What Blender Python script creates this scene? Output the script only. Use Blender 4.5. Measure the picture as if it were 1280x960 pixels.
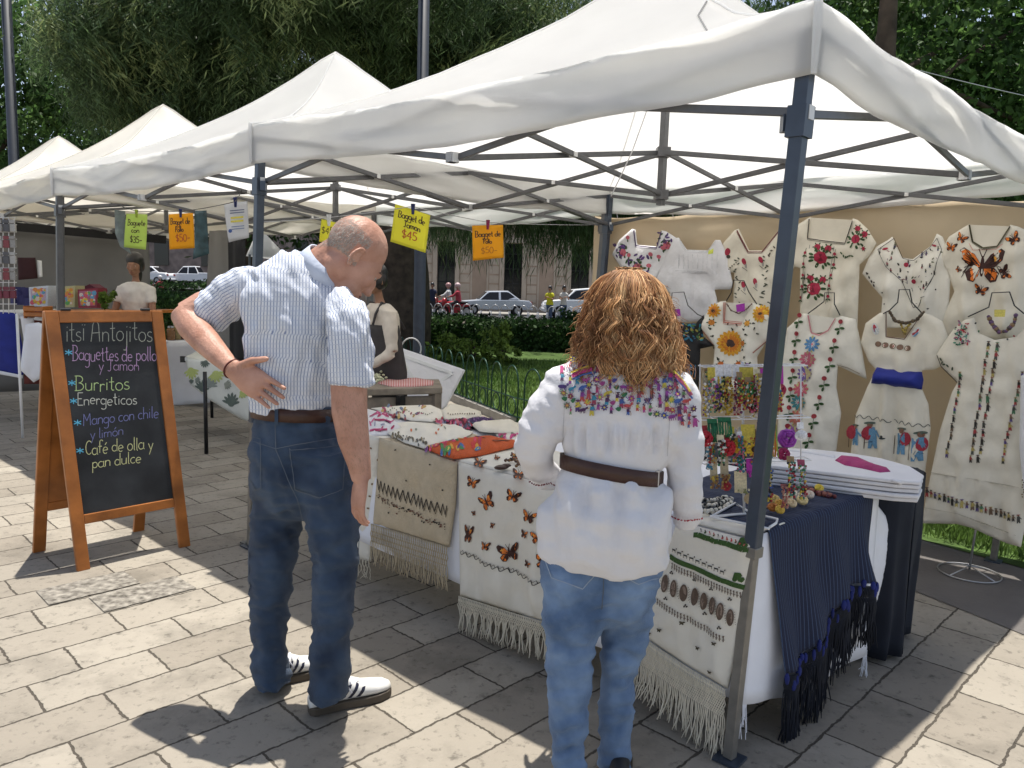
import bpy, bmesh, math, random
import numpy as np
from math import sin, cos, pi, radians, sqrt, exp
from mathutils import Vector, Matrix, noise, geometry
from mathutils.bvhtree import BVHTree
random.seed(7); rng = np.random.default_rng(7)
for o in list(bpy.data.objects): bpy.data.objects.remove(o)
SC = bpy.context.scene; COL = SC.collection

# ---------------------------------------------------------------- camera, sky, sun, exposure
FPX, PITCH, ROLL, HC = 961.0, radians(7.0), radians(1.7), 1.5
cd = bpy.data.cameras.new('camera'); cam = bpy.data.objects.new('camera', cd); COL.objects.link(cam)
cd.sensor_fit = 'HORIZONTAL'; cd.sensor_width = 36.0; cd.lens = 36.0*FPX/1280.0
cd.clip_start = 0.05; cd.clip_end = 600
cam.matrix_world = Matrix.Translation((0, 0, HC)) @ Matrix.Rotation(radians(90)-PITCH, 4, 'X') @ Matrix.Rotation(ROLL, 4, 'Z')
SC.camera = cam
SUN = Vector((0.045, 0.178, 1.0)).normalized()
w = bpy.data.worlds.new('World'); SC.world = w; w.use_nodes = True
nt = w.node_tree; bg = nt.nodes['Background']; sky = nt.nodes.new('ShaderNodeTexSky')
sky.sky_type = 'NISHITA'; sky.sun_disc = False
sky.sun_elevation = math.asin(SUN.z); sky.sun_rotation = math.atan2(SUN.x, SUN.y)
sky.air_density = 1.0; sky.dust_density = 1.6; sky.altitude = 1900
nt.links.new(sky.outputs[0], bg.inputs[0]); bg.inputs[1].default_value = 0.13
hs = nt.nodes.new('ShaderNodeHueSaturation'); hs.inputs['Saturation'].default_value = .62; nt.links.new(sky.outputs[0], hs.inputs['Color']); nt.links.new(hs.outputs[0], bg.inputs[0])
sd = bpy.data.lights.new('sun', 'SUN'); sd.energy = 4.6; sd.angle = radians(0.55); sd.color = (1.0, 0.955, 0.88)
so = bpy.data.objects.new('sun', sd); COL.objects.link(so); so.location = (0, 0, 30)
so.rotation_euler = SUN.to_track_quat('Z', 'Y').to_euler()
SC.view_settings.view_transform = 'Standard'; SC.view_settings.look = 'None'
SC.view_settings.exposure = 0.56; SC.view_settings.gamma = 1.0
SC.render.resolution_x = 1024; SC.render.resolution_y = 768

# ---------------------------------------------------------------- layout helpers (photo pixel + real distance -> real point)
def ray(px, py):
    u = (px-640)/FPX; v = -(py-480)/FPX
    c, s = cos(ROLL), sin(ROLL)
    x = u*c - v*s; z = u*s + v*c
    return Vector((x, cos(PITCH)+z*sin(PITCH), z*cos(PITCH)-sin(PITCH)))
EYE = Vector((0, 0, HC))
def atY(px, py, Y): d = ray(px, py); return EYE + d*(Y/d.y)
def atZ(px, py, z=0.0): d = ray(px, py); return EYE + d*((z-HC)/d.z)
def proj(p):
    q = Vector(p)-EYE
    f = q.y*cos(PITCH)-q.z*sin(PITCH); zz = q.y*sin(PITCH)+q.z*cos(PITCH)
    x = q.x/f; z = zz/f; c, s = cos(ROLL), sin(ROLL)
    return 640+FPX*(x*c+z*s), 480-FPX*(-x*s+z*c)
class Plane:
    def __init__(s, p, n):
        s.p = Vector(p); s.n = Vector(n).normalized()
        if s.n.dot(EYE-s.p) < 0: s.n = -s.n
    def __call__(s, px, py, off=0.0):
        d = ray(px, py); return EYE + d*((s.p-EYE).dot(s.n)/d.dot(s.n)) + s.n*off
def V(*a): return Vector(a)

# ---------------------------------------------------------------- mesh builder
class MB:
    def __init__(s): s.v = []; s.f = []; s.m = []; s.uv = {}
    def add(s, vs, fs, mi=0):
        o = len(s.v); s.v += [tuple(x) for x in vs]
        for f in fs: s.f.append(tuple(i+o for i in f)); s.m.append(mi)
    def quad(s, a, b, c, d, mi=0): s.add([a, b, c, d], [(0, 1, 2, 3)], mi)
    def box(s, c, size, rot=None, mi=0):
        c = Vector(c); hx, hy, hz = [k/2 for k in size]
        R = rot if rot is not None else Matrix.Identity(3)
        vs = [c + R @ V(x, y, z) for x in (-hx, hx) for y in (-hy, hy) for z in (-hz, hz)]
        s.add(vs, [(0,1,3,2),(4,6,7,5),(0,4,5,1),(2,3,7,6),(0,2,6,4),(1,5,7,3)], mi)
    def bar(s, p, q, w, h=None, mi=0, up=(0,0,1)):
        p, q = Vector(p), Vector(q); h = h or w
        d = (q-p).normalized(); u = Vector(up)
        if abs(d.dot(u)) > .95: u = V(0.72, 0.69, 0)
        a = d.cross(u).normalized(); b = a.cross(d).normalized()
        vs = []
        for e in (p, q):
            for sa, sb in ((-1,-1),(1,-1),(1,1),(-1,1)): vs.append(e + a*(sa*w/2) + b*(sb*h/2))
        s.add(vs, [(0,1,2,3),(7,6,5,4),(0,4,5,1),(1,5,6,2),(2,6,7,3),(3,7,4,0)], mi)
    def tube(s, pts, r, n=6, mi=0, cap=True, closed=False):
        pts = [Vector(p) for p in pts]; N = len(pts)
        rr = r if isinstance(r, (list, tuple)) else [r]*N
        vs = []; a = None
        for i, p in enumerate(pts):
            if closed: d = (pts[(i+1) % N]-pts[i-1])
            else: d = (pts[min(i+1, N-1)]-pts[max(i-1, 0)])
            if d.length < 1e-9: d = V(0, 0, 1)
            d.normalize()
            if a is None:
                a = d.cross(V(0,0,1)); a = a if a.length > .05 else d.cross(V(1,0,0))
            a = (a - d*a.dot(d)).normalized(); b = d.cross(a)
            for k in range(n):
                t = 2*pi*k/n; vs.append(p + (a*cos(t)+b*sin(t))*rr[i])
        fs = []
        M = N if closed else N-1
        for i in range(M):
            j = (i+1) % N
            for k in range(n):
                l = (k+1) % n; fs.append((i*n+k, i*n+l, j*n+l, j*n+k))
        if cap and not closed: fs += [tuple(range(n))[::-1], tuple((N-1)*n+k for k in range(n))]
        s.add(vs, fs, mi)
    def loft(s, rings, n=20, mi=0, cap=True):
        """rings: (centre, side vector, other vector) full half-axes"""
        vs = []; fs = []
        for c, a, b in rings:
            for k in range(n):
                t = 2*pi*k/n; vs.append(Vector(c)+Vector(a)*cos(t)+Vector(b)*sin(t))
        N = len(rings)
        for i in range(N-1):
            for k in range(n):
                l = (k+1) % n; fs.append((i*n+k, i*n+l, (i+1)*n+l, (i+1)*n+k))
        if cap: fs += [tuple(range(n))[::-1], tuple((N-1)*n+k for k in range(n))]
        s.add(vs, fs, mi)
    def ell(s, c, r, R=None, nu=16, nv=10, mi=0):
        c = Vector(c); R = R if R is not None else Matrix.Identity(3); vs = [c + R @ V(0,0,r[2])]
        for j in range(1, nv):
            ph = pi*j/nv
            for i in range(nu):
                t = 2*pi*i/nu; vs.append(c + R @ V(r[0]*sin(ph)*cos(t), r[1]*sin(ph)*sin(t), r[2]*cos(ph)))
        vs.append(c + R @ V(0,0,-r[2])); L = len(vs)-1; fs = []
        for i in range(nu):
            k = (i+1) % nu; fs.append((0, 1+i, 1+k)); fs.append((L, L-nu+k, L-nu+i))
            for j in range(nv-2): fs.append((1+j*nu+i, 1+(j+1)*nu+i, 1+(j+1)*nu+k, 1+j*nu+k))
        s.add(vs, fs, mi)
    def prism(s, pts, off, mi=0):
        """polygon pts (3-D) extruded by vector off"""
        n = len(pts); off = Vector(off); vs = [Vector(p) for p in pts] + [Vector(p)+off for p in pts]
        s.add(vs, [tuple(range(n))[::-1], tuple(range(n, 2*n))] + [(i, (i+1) % n, n+(i+1) % n, n+i) for i in range(n)], mi)
    def build(s, name, mats, parent=None, smooth=False, fix=True):
        me = bpy.data.meshes.new(name); me.from_pydata(s.v, [], s.f)
        mats = mats if isinstance(mats, (list, tuple)) else [mats]
        for m in mats: me.materials.append(m)
        if len(mats) > 1: me.polygons.foreach_set('material_index', s.m)
        if smooth: me.polygons.foreach_set('use_smooth', [True]*len(s.f))
        me.update()
        if fix:
            bm = bmesh.new(); bm.from_mesh(me); bmesh.ops.recalc_face_normals(bm, faces=bm.faces); bm.to_mesh(me); bm.free()
        o = bpy.data.objects.new(name, me); COL.objects.link(o)
        if parent is not None: setpar(o, parent)
        return o
def setpar(o, p):
    o.parent = p; o.matrix_parent_inverse = Matrix.Translation(-world_loc(p))
def world_loc(p):
    l = Vector(p.location)
    while p.parent is not None:
        l = l + p.matrix_parent_inverse.translation; p = p.parent; l = l + Vector(p.location)
    return l
def thing(name, label, cat, loc=(0,0,0), group=None):
    o = bpy.data.objects.new(name, None); COL.objects.link(o); o.location = loc; o.empty_display_size = .1
    return tag(o, label, cat, group)
def tag(o, label, cat, group=None):
    o['label'] = label; o['category'] = cat
    if group: o['group'] = group
    return o
def struct(o, kind='structure'): o['kind'] = kind; return o
def bevel(o, wdt, seg=2):
    m = o.modifiers.new('bevel', 'BEVEL'); m.width = wdt; m.segments = seg; m.limit_method = 'ANGLE'; m.angle_limit = radians(40)
    return o
def remesh(o, voxel, smooth=4, fac=.5):
    m = o.modifiers.new('r', 'REMESH'); m.mode = 'VOXEL'; m.voxel_size = voxel
    if smooth:
        m2 = o.modifiers.new('s', 'SMOOTH'); m2.iterations = smooth; m2.factor = fac
    dg = bpy.context.evaluated_depsgraph_get(); me = bpy.data.meshes.new_from_object(o.evaluated_get(dg))
    o.modifiers.clear(); old = o.data; mats = [x for x in old.materials]; nm = old.name; o.data = me; bpy.data.meshes.remove(old); me.name = nm
    me.materials.clear()
    for x in mats: me.materials.append(x)
    me.polygons.foreach_set('use_smooth', [True]*len(me.polygons)); me.polygons.foreach_set('material_index', [0]*len(me.polygons))
    return o
def displace(o, fn):
    me = o.data; out = []
    for v in me.vertices: out.extend(fn(v.co, v.normal))
    me.vertices.foreach_set('co', out); me.update()
    ms = o.modifiers.new('soften', 'SMOOTH'); ms.iterations = 3; ms.factor = .5

# ---------------------------------------------------------------- materials
def P(name, col, rough=.6, metal=0.0, var=0.12, scale=12.0, bump=0.0, bscale=60.0, sheen=0.0, transl=0.0, spec=.4, island=0.0, detail=4, col2=None):
    """procedural principled material: noise-mottled colour, optional bump, translucency, per-island variation"""
    m = bpy.data.materials.new(name); m.use_nodes = True; t = m.node_tree; N = t.nodes; L = t.links
    b = N['Principled BSDF']; b.inputs['Roughness'].default_value = rough; b.inputs['Metallic'].default_value = metal
    b.inputs['Specular IOR Level'].default_value = spec
    tc = N.new('ShaderNodeTexCoord'); nz = N.new('ShaderNodeTexNoise'); nz.inputs['Scale'].default_value = scale; nz.inputs['Detail'].default_value = detail
    L.new(tc.outputs['Object'], nz.inputs['Vector'])
    r = N.new('ShaderNodeValToRGB'); c2 = col2 or tuple(min(1, c*(1+var)) for c in col); c1 = tuple(c*(1-var) for c in col)
    r.color_ramp.elements[0].position = .3; r.color_ramp.elements[1].position = .72
    r.color_ramp.elements[0].color = (*c1, 1); r.color_ramp.elements[1].color = (*c2, 1)
    L.new(nz.outputs['Fac'], r.inputs['Fac']); out = r.outputs['Color']
    if island > 0:
        g = N.new('ShaderNodeNewGeometry'); mp = N.new('ShaderNodeMapRange'); mp.inputs['To Min'].default_value = 1-island; mp.inputs['To Max'].default_value = 1+island
        mx = N.new('ShaderNodeMix'); mx.data_type = 'RGBA'; mx.blend_type = 'MULTIPLY'; mx.inputs['Factor'].default_value = 1
        L.new(g.outputs['Random Per Island'], mp.inputs['Value']); cmb = N.new('ShaderNodeCombineColor')
        for k in range(3): L.new(mp.outputs[0], cmb.inputs[k])
        L.new(out, mx.inputs['A']); L.new(cmb.outputs[0], mx.inputs['B']); out = mx.outputs['Result']
    L.new(out, b.inputs['Base Color'])
    if sheen: b.inputs['Sheen Weight'].default_value = sheen
    if bump:
        nb = N.new('ShaderNodeTexNoise'); nb.inputs['Scale'].default_value = bscale; nb.inputs['Detail'].default_value = 3
        L.new(tc.outputs['Object'], nb.inputs['Vector']); bp = N.new('ShaderNodeBump'); bp.inputs['Strength'].default_value = bump; bp.inputs['Distance'].default_value = .01
        L.new(nb.outputs['Fac'], bp.inputs['Height']); L.new(bp.outputs[0], b.inputs['Normal'])
    if transl:
        tr = N.new('ShaderNodeBsdfTranslucent'); ms = N.new('ShaderNodeMixShader'); ms.inputs[0].default_value = transl
        L.new(out, tr.inputs['Color']); L.new(b.outputs[0], ms.inputs[1]); L.new(tr.outputs[0], ms.inputs[2])
        L.new(ms.outputs[0], N['Material Output'].inputs['Surface'])
    m['base'] = col
    return m
_cm = {}
def C(r, g, b, rough=.7):
    k = (r, g, b, rough)
    if k not in _cm: _cm[k] = P('thread_%d' % len(_cm), (r, g, b), rough, var=.22, scale=150, bump=.25, bscale=400)
    return _cm[k]
M = {}
M['canopy'] = P('canopy_fabric', (.93, .925, .91), .45, var=.03, scale=1.6, bump=.45, bscale=7, transl=.72)
M['canopy_old'] = P('canopy_fabric_aged', (.91, .89, .84), .5, var=.05, scale=1.6, bump=.45, bscale=7, transl=.62)
M['steel'] = P('grey_painted_steel', (.105, .105, .108), .38, metal=.25, var=.12, scale=25, spec=.5)
M['steel_navy'] = P('blue_grey_painted_steel', (.050, .064, .088), .34, metal=.25, var=.12, scale=18, spec=.5)
M['white_plastic'] = P('white_plastic', (.72, .72, .71), .4, var=.04)
M['white_cloth'] = P('white_cloth', (.74, .75, .80), .8, var=.04, scale=8, bump=.3, bscale=14, sheen=.1)
M['navy_cloth'] = P('navy_cloth', (.008, .011, .020), .85, var=.2, scale=8, bump=.2, bscale=20)
M['cream'] = P('cream_manta_cloth', (.76, .705, .59), .85, var=.05, scale=9, bump=.35, bscale=22, transl=.12)
M['cream2'] = P('pale_cream_cloth', (.79, .75, .66), .85, var=.05, scale=9, bump=.35, bscale=22, transl=.12)
M['beige'] = P('beige_woven_cloth', (.50, .42, .30), .9, var=.08, scale=20, bump=.4, bscale=120)
M['whitefab'] = P('white_cotton', (.76, .75, .77), .8, var=.03, scale=9, bump=.55, bscale=26, transl=.15, detail=6)
M['tan'] = P('tan_backdrop_cloth', (.66, .55, .40), .85, var=.07, scale=2.5, bump=.6, bscale=4, transl=.34)
M['black_cloth'] = P('black_cloth', (.012, .012, .014), .75, var=.2)
M['bluefab'] = P('royal_blue_cloth', (.012, .022, .21), .7, var=.15, scale=10, bump=.3, bscale=40)
M['black_metal'] = P('black_metal', (.02, .02, .022), .4, metal=.3)
M['white_wire'] = P('white_coated_wire', (.75, .75, .76), .35, var=.03)
M['bark'] = P('bark', (.07, .05, .035), .95, var=.45, scale=6, bump=1.0, bscale=14)
M['orange_wood'] = P('varnished_orange_wood', (.36, .125, .028), .38, var=.35, scale=7, bump=.15, bscale=40)
M['skin_man'] = P('sunned_skin', (.46, .225, .150), .5, var=.12, scale=14, bump=.25, bscale=110, detail=8, col2=(.56,.31,.225))
M['skin_tan'] = P('tan_skin', (.36, .19, .115), .5, var=.1, scale=20, bump=.1, bscale=120)
M['leather'] = P('brown_leather', (.055, .024, .016), .42, var=.2, scale=20, bump=.2, bscale=100)
M['fringe'] = P('cream_fringe_yarn', (.66, .60, .48), .9, var=.06, island=.12)
M['fringe_beige'] = P('beige_fringe_yarn', (.47, .39, .27), .9, var=.06, island=.18)
M['chrome'] = P('thin_steel_wire', (.45, .45, .46), .35, metal=.8)

def leaf_mat(name, c, c2, transl=.35, island=.5):
    return P(name, c, .55, var=0, scale=.7, transl=transl, island=island, col2=c2, spec=.25, detail=2)
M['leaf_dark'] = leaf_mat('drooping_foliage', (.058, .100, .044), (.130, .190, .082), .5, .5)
M['leaf_lit'] = leaf_mat('sunlit_tone_foliage_tips', (.17, .23, .09), (.26, .31, .13))  # paler copy of the drooping leaves: sunlight on outer sprays put into the colour
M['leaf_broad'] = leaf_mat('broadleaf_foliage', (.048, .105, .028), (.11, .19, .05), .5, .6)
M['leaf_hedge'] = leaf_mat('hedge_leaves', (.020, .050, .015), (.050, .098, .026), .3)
M['leaf_shrub'] = leaf_mat('yellow_green_leaves', (.10, .17, .03), (.20, .27, .05))
M['grass_blade'] = leaf_mat('grass_blades', (.085, .155, .030), (.16, .235, .060), .35, .4)
# ---------------------------------------------------------------- ground
def paving_mat():
    m = bpy.data.materials.new('worn_paving_stone'); m.use_nodes = True; t = m.node_tree; N = t.nodes; L = t.links; b = N['Principled BSDF']
    tc = N.new('ShaderNodeTexCoord'); mp = N.new('ShaderNodeMapping'); mp.inputs['Rotation'].default_value[2] = radians(-45.5)
    L.new(tc.outputs['Object'], mp.inputs['Vector'])
    nz = N.new('ShaderNodeTexNoise'); nz.inputs['Scale'].default_value = 7.5; nz.inputs['Detail'].default_value = 5; L.new(mp.outputs[0], nz.inputs['Vector'])
    sub = N.new('ShaderNodeVectorMath'); sub.operation = 'SUBTRACT'; sub.inputs[1].default_value = (.5, .5, .5); L.new(nz.outputs['Color'], sub.inputs[0]); nz.inputs['Roughness'].default_value = .68
    sc = N.new('ShaderNodeVectorMath'); sc.operation = 'SCALE'; sc.inputs['Scale'].default_value = .024; L.new(sub.outputs[0], sc.inputs[0])
    ad = N.new('ShaderNodeVectorMath'); L.new(mp.outputs[0], ad.inputs[0]); L.new(sc.outputs[0], ad.inputs[1])
    nf = N.new('ShaderNodeTexNoise'); nf.inputs['Scale'].default_value = 45; nf.inputs['Detail'].default_value = 3; L.new(mp.outputs[0], nf.inputs['Vector']); sf = N.new('ShaderNodeVectorMath'); sf.operation = 'SUBTRACT'; sf.inputs[1].default_value = (.5, .5, .5); L.new(nf.outputs['Color'], sf.inputs[0]); sg_ = N.new('ShaderNodeVectorMath'); sg_.operation = 'SCALE'; sg_.inputs['Scale'].default_value = .014; L.new(sf.outputs[0], sg_.inputs[0]); ad2 = N.new('ShaderNodeVectorMath'); L.new(ad.outputs[0], ad2.inputs[0]); L.new(sg_.outputs[0], ad2.inputs[1])
    br = N.new('ShaderNodeTexBrick'); L.new(ad2.outputs[0], br.inputs['Vector']); br.offset = .43; br.squash = 1.0
    br.inputs['Scale'].default_value = 1; br.inputs['Brick Width'].default_value = .43; br.inputs['Row Height'].default_value = .24
    br.inputs['Mortar Size'].default_value = .0050; br.inputs['Mortar Smooth'].default_value = .25; br.inputs['Bias'].default_value = -.1
    br.inputs['Color1'].default_value = (.325, .292, .240, 1); br.inputs['Color2'].default_value = (.235, .206, .166, 1); br.inputs['Mortar'].default_value = (.075, .064, .05, 1)
    def noise_(s, d, r=.6):
        n = N.new('ShaderNodeTexNoise'); n.inputs['Scale'].default_value = s; n.inputs['Detail'].default_value = d; n.inputs['Roughness'].default_value = r
        L.new(tc.outputs['Object'], n.inputs['Vector']); return n
    def ramp(src, p0, c0, p1, c1):
        r = N.new('ShaderNodeValToRGB'); r.color_ramp.elements[0].position = p0; r.color_ramp.elements[1].position = p1
        r.color_ramp.elements[0].color = (c0, c0, c0, 1); r.color_ramp.elements[1].color = (c1, c1, c1, 1); L.new(src, r.inputs['Fac']); return r
    def mul(a, b2, f=1):
        x = N.new('ShaderNodeMix'); x.data_type = 'RGBA'; x.blend_type = 'MULTIPLY'; x.inputs['Factor'].default_value = f
        L.new(a, x.inputs['A']); L.new(b2, x.inputs['B']); return x.outputs['Result']
    n1 = noise_(1.1, 5); n2 = noise_(24, 8, .7); n3 = noise_(5, 6, .65); n4 = noise_(70, 4)
    c = mul(br.outputs['Color'], ramp(n1.outputs['Fac'], .3, .88, .7, 1.08).outputs[0])
    c = mul(c, ramp(n2.outputs['Fac'], .33, .55, .45, 1.03).outputs[0])
    c = mul(c, ramp(n3.outputs['Fac'], .28, .80, .44, 1.0).outputs[0])
    n5 = noise_(2.3, 7, .68); c = mul(c, ramp(n5.outputs['Fac'], .50, 1.0, .66, .72).outputs[0])
    L.new(c, b.inputs['Base Color']); b.inputs['Roughness'].default_value = .82; b.inputs['Specular IOR Level'].default_value = .25
    iv = N.new('ShaderNodeMath'); iv.operation = 'SUBTRACT'; iv.inputs[0].default_value = 1; L.new(br.outputs['Fac'], iv.inputs[1])
    h = N.new('ShaderNodeMath'); h.operation = 'MULTIPLY_ADD'; h.inputs[1].default_value = .35; L.new(n2.outputs['Fac'], h.inputs[0]); L.new(iv.outputs[0], h.inputs[2])
    h2 = N.new('ShaderNodeMath'); h2.operation = 'MULTIPLY_ADD'; h2.inputs[1].default_value = .12; L.new(n4.outputs['Fac'], h2.inputs[0]); L.new(h.outputs[0], h2.inputs[2])
    bp = N.new('ShaderNodeBump'); bp.inputs['Strength'].default_value = .8; bp.inputs['Distance'].default_value = .012; L.new(h2.outputs[0], bp.inputs['Height']); L.new(bp.outputs[0], b.inputs['Normal'])
    return m
def sheet(name, pts, mat, z):
    b = MB(); b.add([(x, y, z) for x, y in pts], [tuple(range(len(pts)))]); return struct(b.build(name, mat))
M['earth'] = P('dry_earth', (.10, .085, .06), .95, var=.3, scale=2, bump=.5, bscale=9)
M['asphalt'] = P('asphalt', (.055, .055, .057), .9, var=.2, scale=3, bump=.4, bscale=90)
M['darkpave'] = P('smooth_dark_concrete', (.115, .105, .098), .85, var=.18, scale=2.2, bump=.3, bscale=50)
M['lawn'] = P('lawn_soil', (.055, .10, .018), .95, var=.3, scale=5, bump=.4, bscale=60)
M['kerb'] = P('kerb_stone', (.30, .28, .25), .9, var=.2, scale=6, bump=.4, bscale=40)
sheet('ground', [(-150, -40), (150, -40), (150, 160), (-150, 160)], M['earth'], -.012)
pav = paving_mat()
lawn_edge = [(4.6, 1.6), (3.12, 4.02), (2.70, 4.62), (0.02, 8.45), (-0.95, 10.6), (-2.2, 13.6)]
sheet('plaza_paving', [(-30, -12), (14, -12), (4.9, 1.2)] + lawn_edge + [(-14, 16), (-30, 18)], pav, 0)
M['oldstone'] = P('rough_grey_stone', (.16,.14,.115), .95, var=.5, scale=30, bump=1.0, bscale=50, detail=8, col2=(.36,.33,.28))
_r = radians(45.5); _e, _n = V(cos(_r), sin(_r), 0), V(-sin(_r), cos(_r), 0)
for (px, py, hl) in ((116, 739, .20), (190, 751, .21)):
    q = atZ(px, py); x_, y_ = q.dot(_e), q.dot(_n); row = math.floor(y_/.24); y0, y1 = row*.24+.008, row*.24+.232
    b = MB(); m_ = 14; P_ = [(x_-hl+2*hl*k/m_, y0) for k in range(m_+1)]+[(x_+hl-2*hl*k/m_, y1) for k in range(m_+1)]
    b.add([_e*(x+random.gauss(0, .004))+_n*(y+random.gauss(0, .003))+V(0,0,.005) for x, y in P_], [tuple(range(len(P_)))]); struct(b.build('paving_stone', M['oldstone']))
sheet('dark_path', [(3.5, 1.0), (2.33, 3.45), (2.0, 4.12), (1.35, 5.35), (0.9, 7.2), (2.70, 4.60), (3.12, 4.0), (4.55, 1.6)], M['darkpave'], .004)
sheet('lawn', lawn_edge + [(-4, 21), (2, 30), (14, 34), (40, 34), (40, 0), (6, 0.2)], M['lawn'], .006)
sheet('street', [(-90, 36), (90, 36), (90, 47.5), (-90, 47.5)], M['asphalt'], .010)
sheet('far_pavement', [(-90, 47.5), (90, 47.5), (90, 52), (-90, 52)], M['kerb'], .014)
# the street climbs to the left
b = MB(); b.add([(-60, 50, 1.1), (-16, 50, .9), (-10, 50, 0.0), (-10, 90, 0.0), (-16, 90, 1.0), (-60, 90, 1.25)], [(0, 1, 4, 5), (1, 2, 3, 4)]); struct(b.build('rising_street', M['asphalt']))
b = MB()
for a, c in zip(lawn_edge[3:-1], lawn_edge[4:]): b.bar((a[0], a[1], .03), (c[0], c[1], .03), .10, .12)
struct(b.build('lawn_kerb', M['kerb']))

# ---------------------------------------------------------------- leaf clouds
def leaf_mesh(name, cen, ax, wid, mat, parent=None):
    """cen (n,3), ax (n,3) long half-axis, wid (n,) half width -> n leaf-shaped quads"""
    n = len(cen); rv = rng.normal(size=(n, 3)); sd = np.cross(ax, rv); sd /= np.linalg.norm(sd, axis=1)[:, None]+1e-9; sd *= wid[:, None]
    v = np.empty((n, 4, 3)); v[:, 0] = cen-ax; v[:, 1] = cen+sd-ax*.15; v[:, 2] = cen+ax; v[:, 3] = cen-sd-ax*.15
    me = bpy.data.meshes.new(name); me.vertices.add(4*n); me.vertices.foreach_set('co', v.ravel())
    me.loops.add(4*n); me.loops.foreach_set('vertex_index', np.arange(4*n)); me.polygons.add(n)
    me.polygons.foreach_set('loop_start', np.arange(n)*4); me.update(calc_edges=True); me.validate()
    me.materials.append(mat); o = bpy.data.objects.new(name, me); COL.objects.link(o)
    if parent is not None: setpar(o, parent)
    return o
def trunk_mesh(parent, segs, name='trunk'):
    b = MB()
    for pts, r in segs:
        P3 = []; R = []
        for i in range(len(pts)-1):
            for k in range(4):
                t = k/4; p = Vector(pts[i]).lerp(Vector(pts[i+1]), t); P3.append(p + V(noise.noise(p*1.3), noise.noise(p*1.3+V(9,0,0)), 0)*r[i]*.35); R.append(r[i]*(1-t)+r[i+1]*t)
        P3.append(Vector(pts[-1])); R.append(r[-1]); b.tube(P3, R, 12)
    return b.build(name, M['bark'], parent, smooth=True)
def droop_tree(label, base, blobs, n, seglen, lit=.10, trunk_r=.42, height=8, lean=(0, 0), leafs=None):
    """weeping conifer: hanging cords of narrow sprigs inside clump volumes (cx,cy,cz,rx,ry,rz)"""
    t = thing('weeping_tree', label, 'tree', base); bx, by, bz = base
    top = V(bx+lean[0], by+lean[1], height)
    segs = [([(bx, by, bz), (bx+lean[0]*.2, by+lean[1]*.2, height*.35), top], [trunk_r*1.25, trunk_r, trunk_r*.35])]
    for bl in blobs:
        c = V(*bl[:3]); segs.append(([V(bx, by, height*.55)+V(lean[0], lean[1], 0)*.5, (V(bx, by, height*.7)+c)/2+V(0, 0, .4), c], [trunk_r*.3, trunk_r*.18, .04]))
    trunk_mesh(t, segs)
    vol = np.array([b[3]*b[4]*b[5] for b in blobs])**.7; vol /= vol.sum(); Cn = []; A = []; W = []; Li = []
    for bl, f in zip(blobs, vol):
        k = int(n*f); nc = max(6, k//38); uc = rng.normal(size=(nc, 3)); uc /= np.linalg.norm(uc, axis=1)[:, None]; uc *= (rng.random(nc)**.42)[:, None]
        idx = rng.integers(0, nc, k); u = uc[idx]; spr = rng.normal(0, 1, (k, 3))*np.array([.20, .20, .16]); dc = rng.normal(0, .45, (nc, 2)); tipc = rng.random(nc) < lit
        p = u*np.array(bl[3:6])+np.array(bl[:3])+spr; ln = rng.uniform(.35, 1.0, k)*seglen
        ss = 9
        dirx = dc[idx]+rng.normal(0, .16, (k, 2)); tip = tipc[idx]
        for j in range(ss):
            q = p.copy(); q[:, 2] -= ln*(j+.5)/ss; q[:, :2] += dirx*(ln*(j/ss))[:, None] + rng.normal(0, .035, (k, 2))
            a = np.zeros((k, 3)); a[:, 2] = -ln/ss*.85; a[:, :2] = rng.normal(0, .050, (k, 2))+dirx*.06
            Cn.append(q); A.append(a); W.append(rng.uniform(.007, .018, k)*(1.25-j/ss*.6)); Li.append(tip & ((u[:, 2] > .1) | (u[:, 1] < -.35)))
    Cn = np.vstack(Cn); A = np.vstack(A); W = np.concatenate(W); Li = np.concatenate(Li)
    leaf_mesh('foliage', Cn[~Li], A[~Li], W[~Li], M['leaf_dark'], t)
    if Li.any(): leaf_mesh('sunlit_tone_tips', Cn[Li], A[Li], W[Li]*1.1, M['leaf_lit'], t)
    return t
def broad_tree(label, base, blobs, n, size, mat, trunk_r=.3, name='broadleaf_tree', top=None, cat='tree'):
    t = thing(name, label, cat, base); bx, by, bz = base
    if trunk_r:
        tp = top or (bx+.2, by, max(b[2] for b in blobs))
        segs = [([base, ((bx+tp[0])/2+.1, (by+tp[1])/2, (bz+tp[2])/2), tp], [trunk_r*1.2, trunk_r*.9, trunk_r*.4])]
        for bl in blobs: segs.append(([(bx+(tp[0]-bx)*.5, by, bz+(tp[2]-bz)*.5), ((bx+bl[0])/2, (by+bl[1])/2, (bz+tp[2])*.5+(bl[2]-bz)*.25), bl[:3]], [trunk_r*.35, trunk_r*.22, .03]))
        trunk_mesh(t, segs)
    vol = np.array([b[3]*b[4]*b[5] for b in blobs])**.75; vol /= vol.sum(); Cn = []
    for bl, f in zip(blobs, vol):
        k = int(n*f); nc = max(4, k//45); cc = rng.normal(size=(nc, 3)); cc /= np.linalg.norm(cc, axis=1)[:, None]; cc *= (rng.random(nc)**.4)[:, None]
        p = cc[rng.integers(0, nc, k)] + rng.normal(0, .13, (k, 3)); Cn.append(p*np.array(bl[3:6])+np.array(bl[:3]))
    Cn = np.vstack(Cn); k = len(Cn); A = rng.normal(size=(k, 3)); A[:, 2] -= .5; A /= np.linalg.norm(A, axis=1)[:, None]; s = rng.uniform(.6, 1.2, k)*size
    leaf_mesh('foliage', Cn, A*s[:, None], s*.48, mat, t)
    return t
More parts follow.
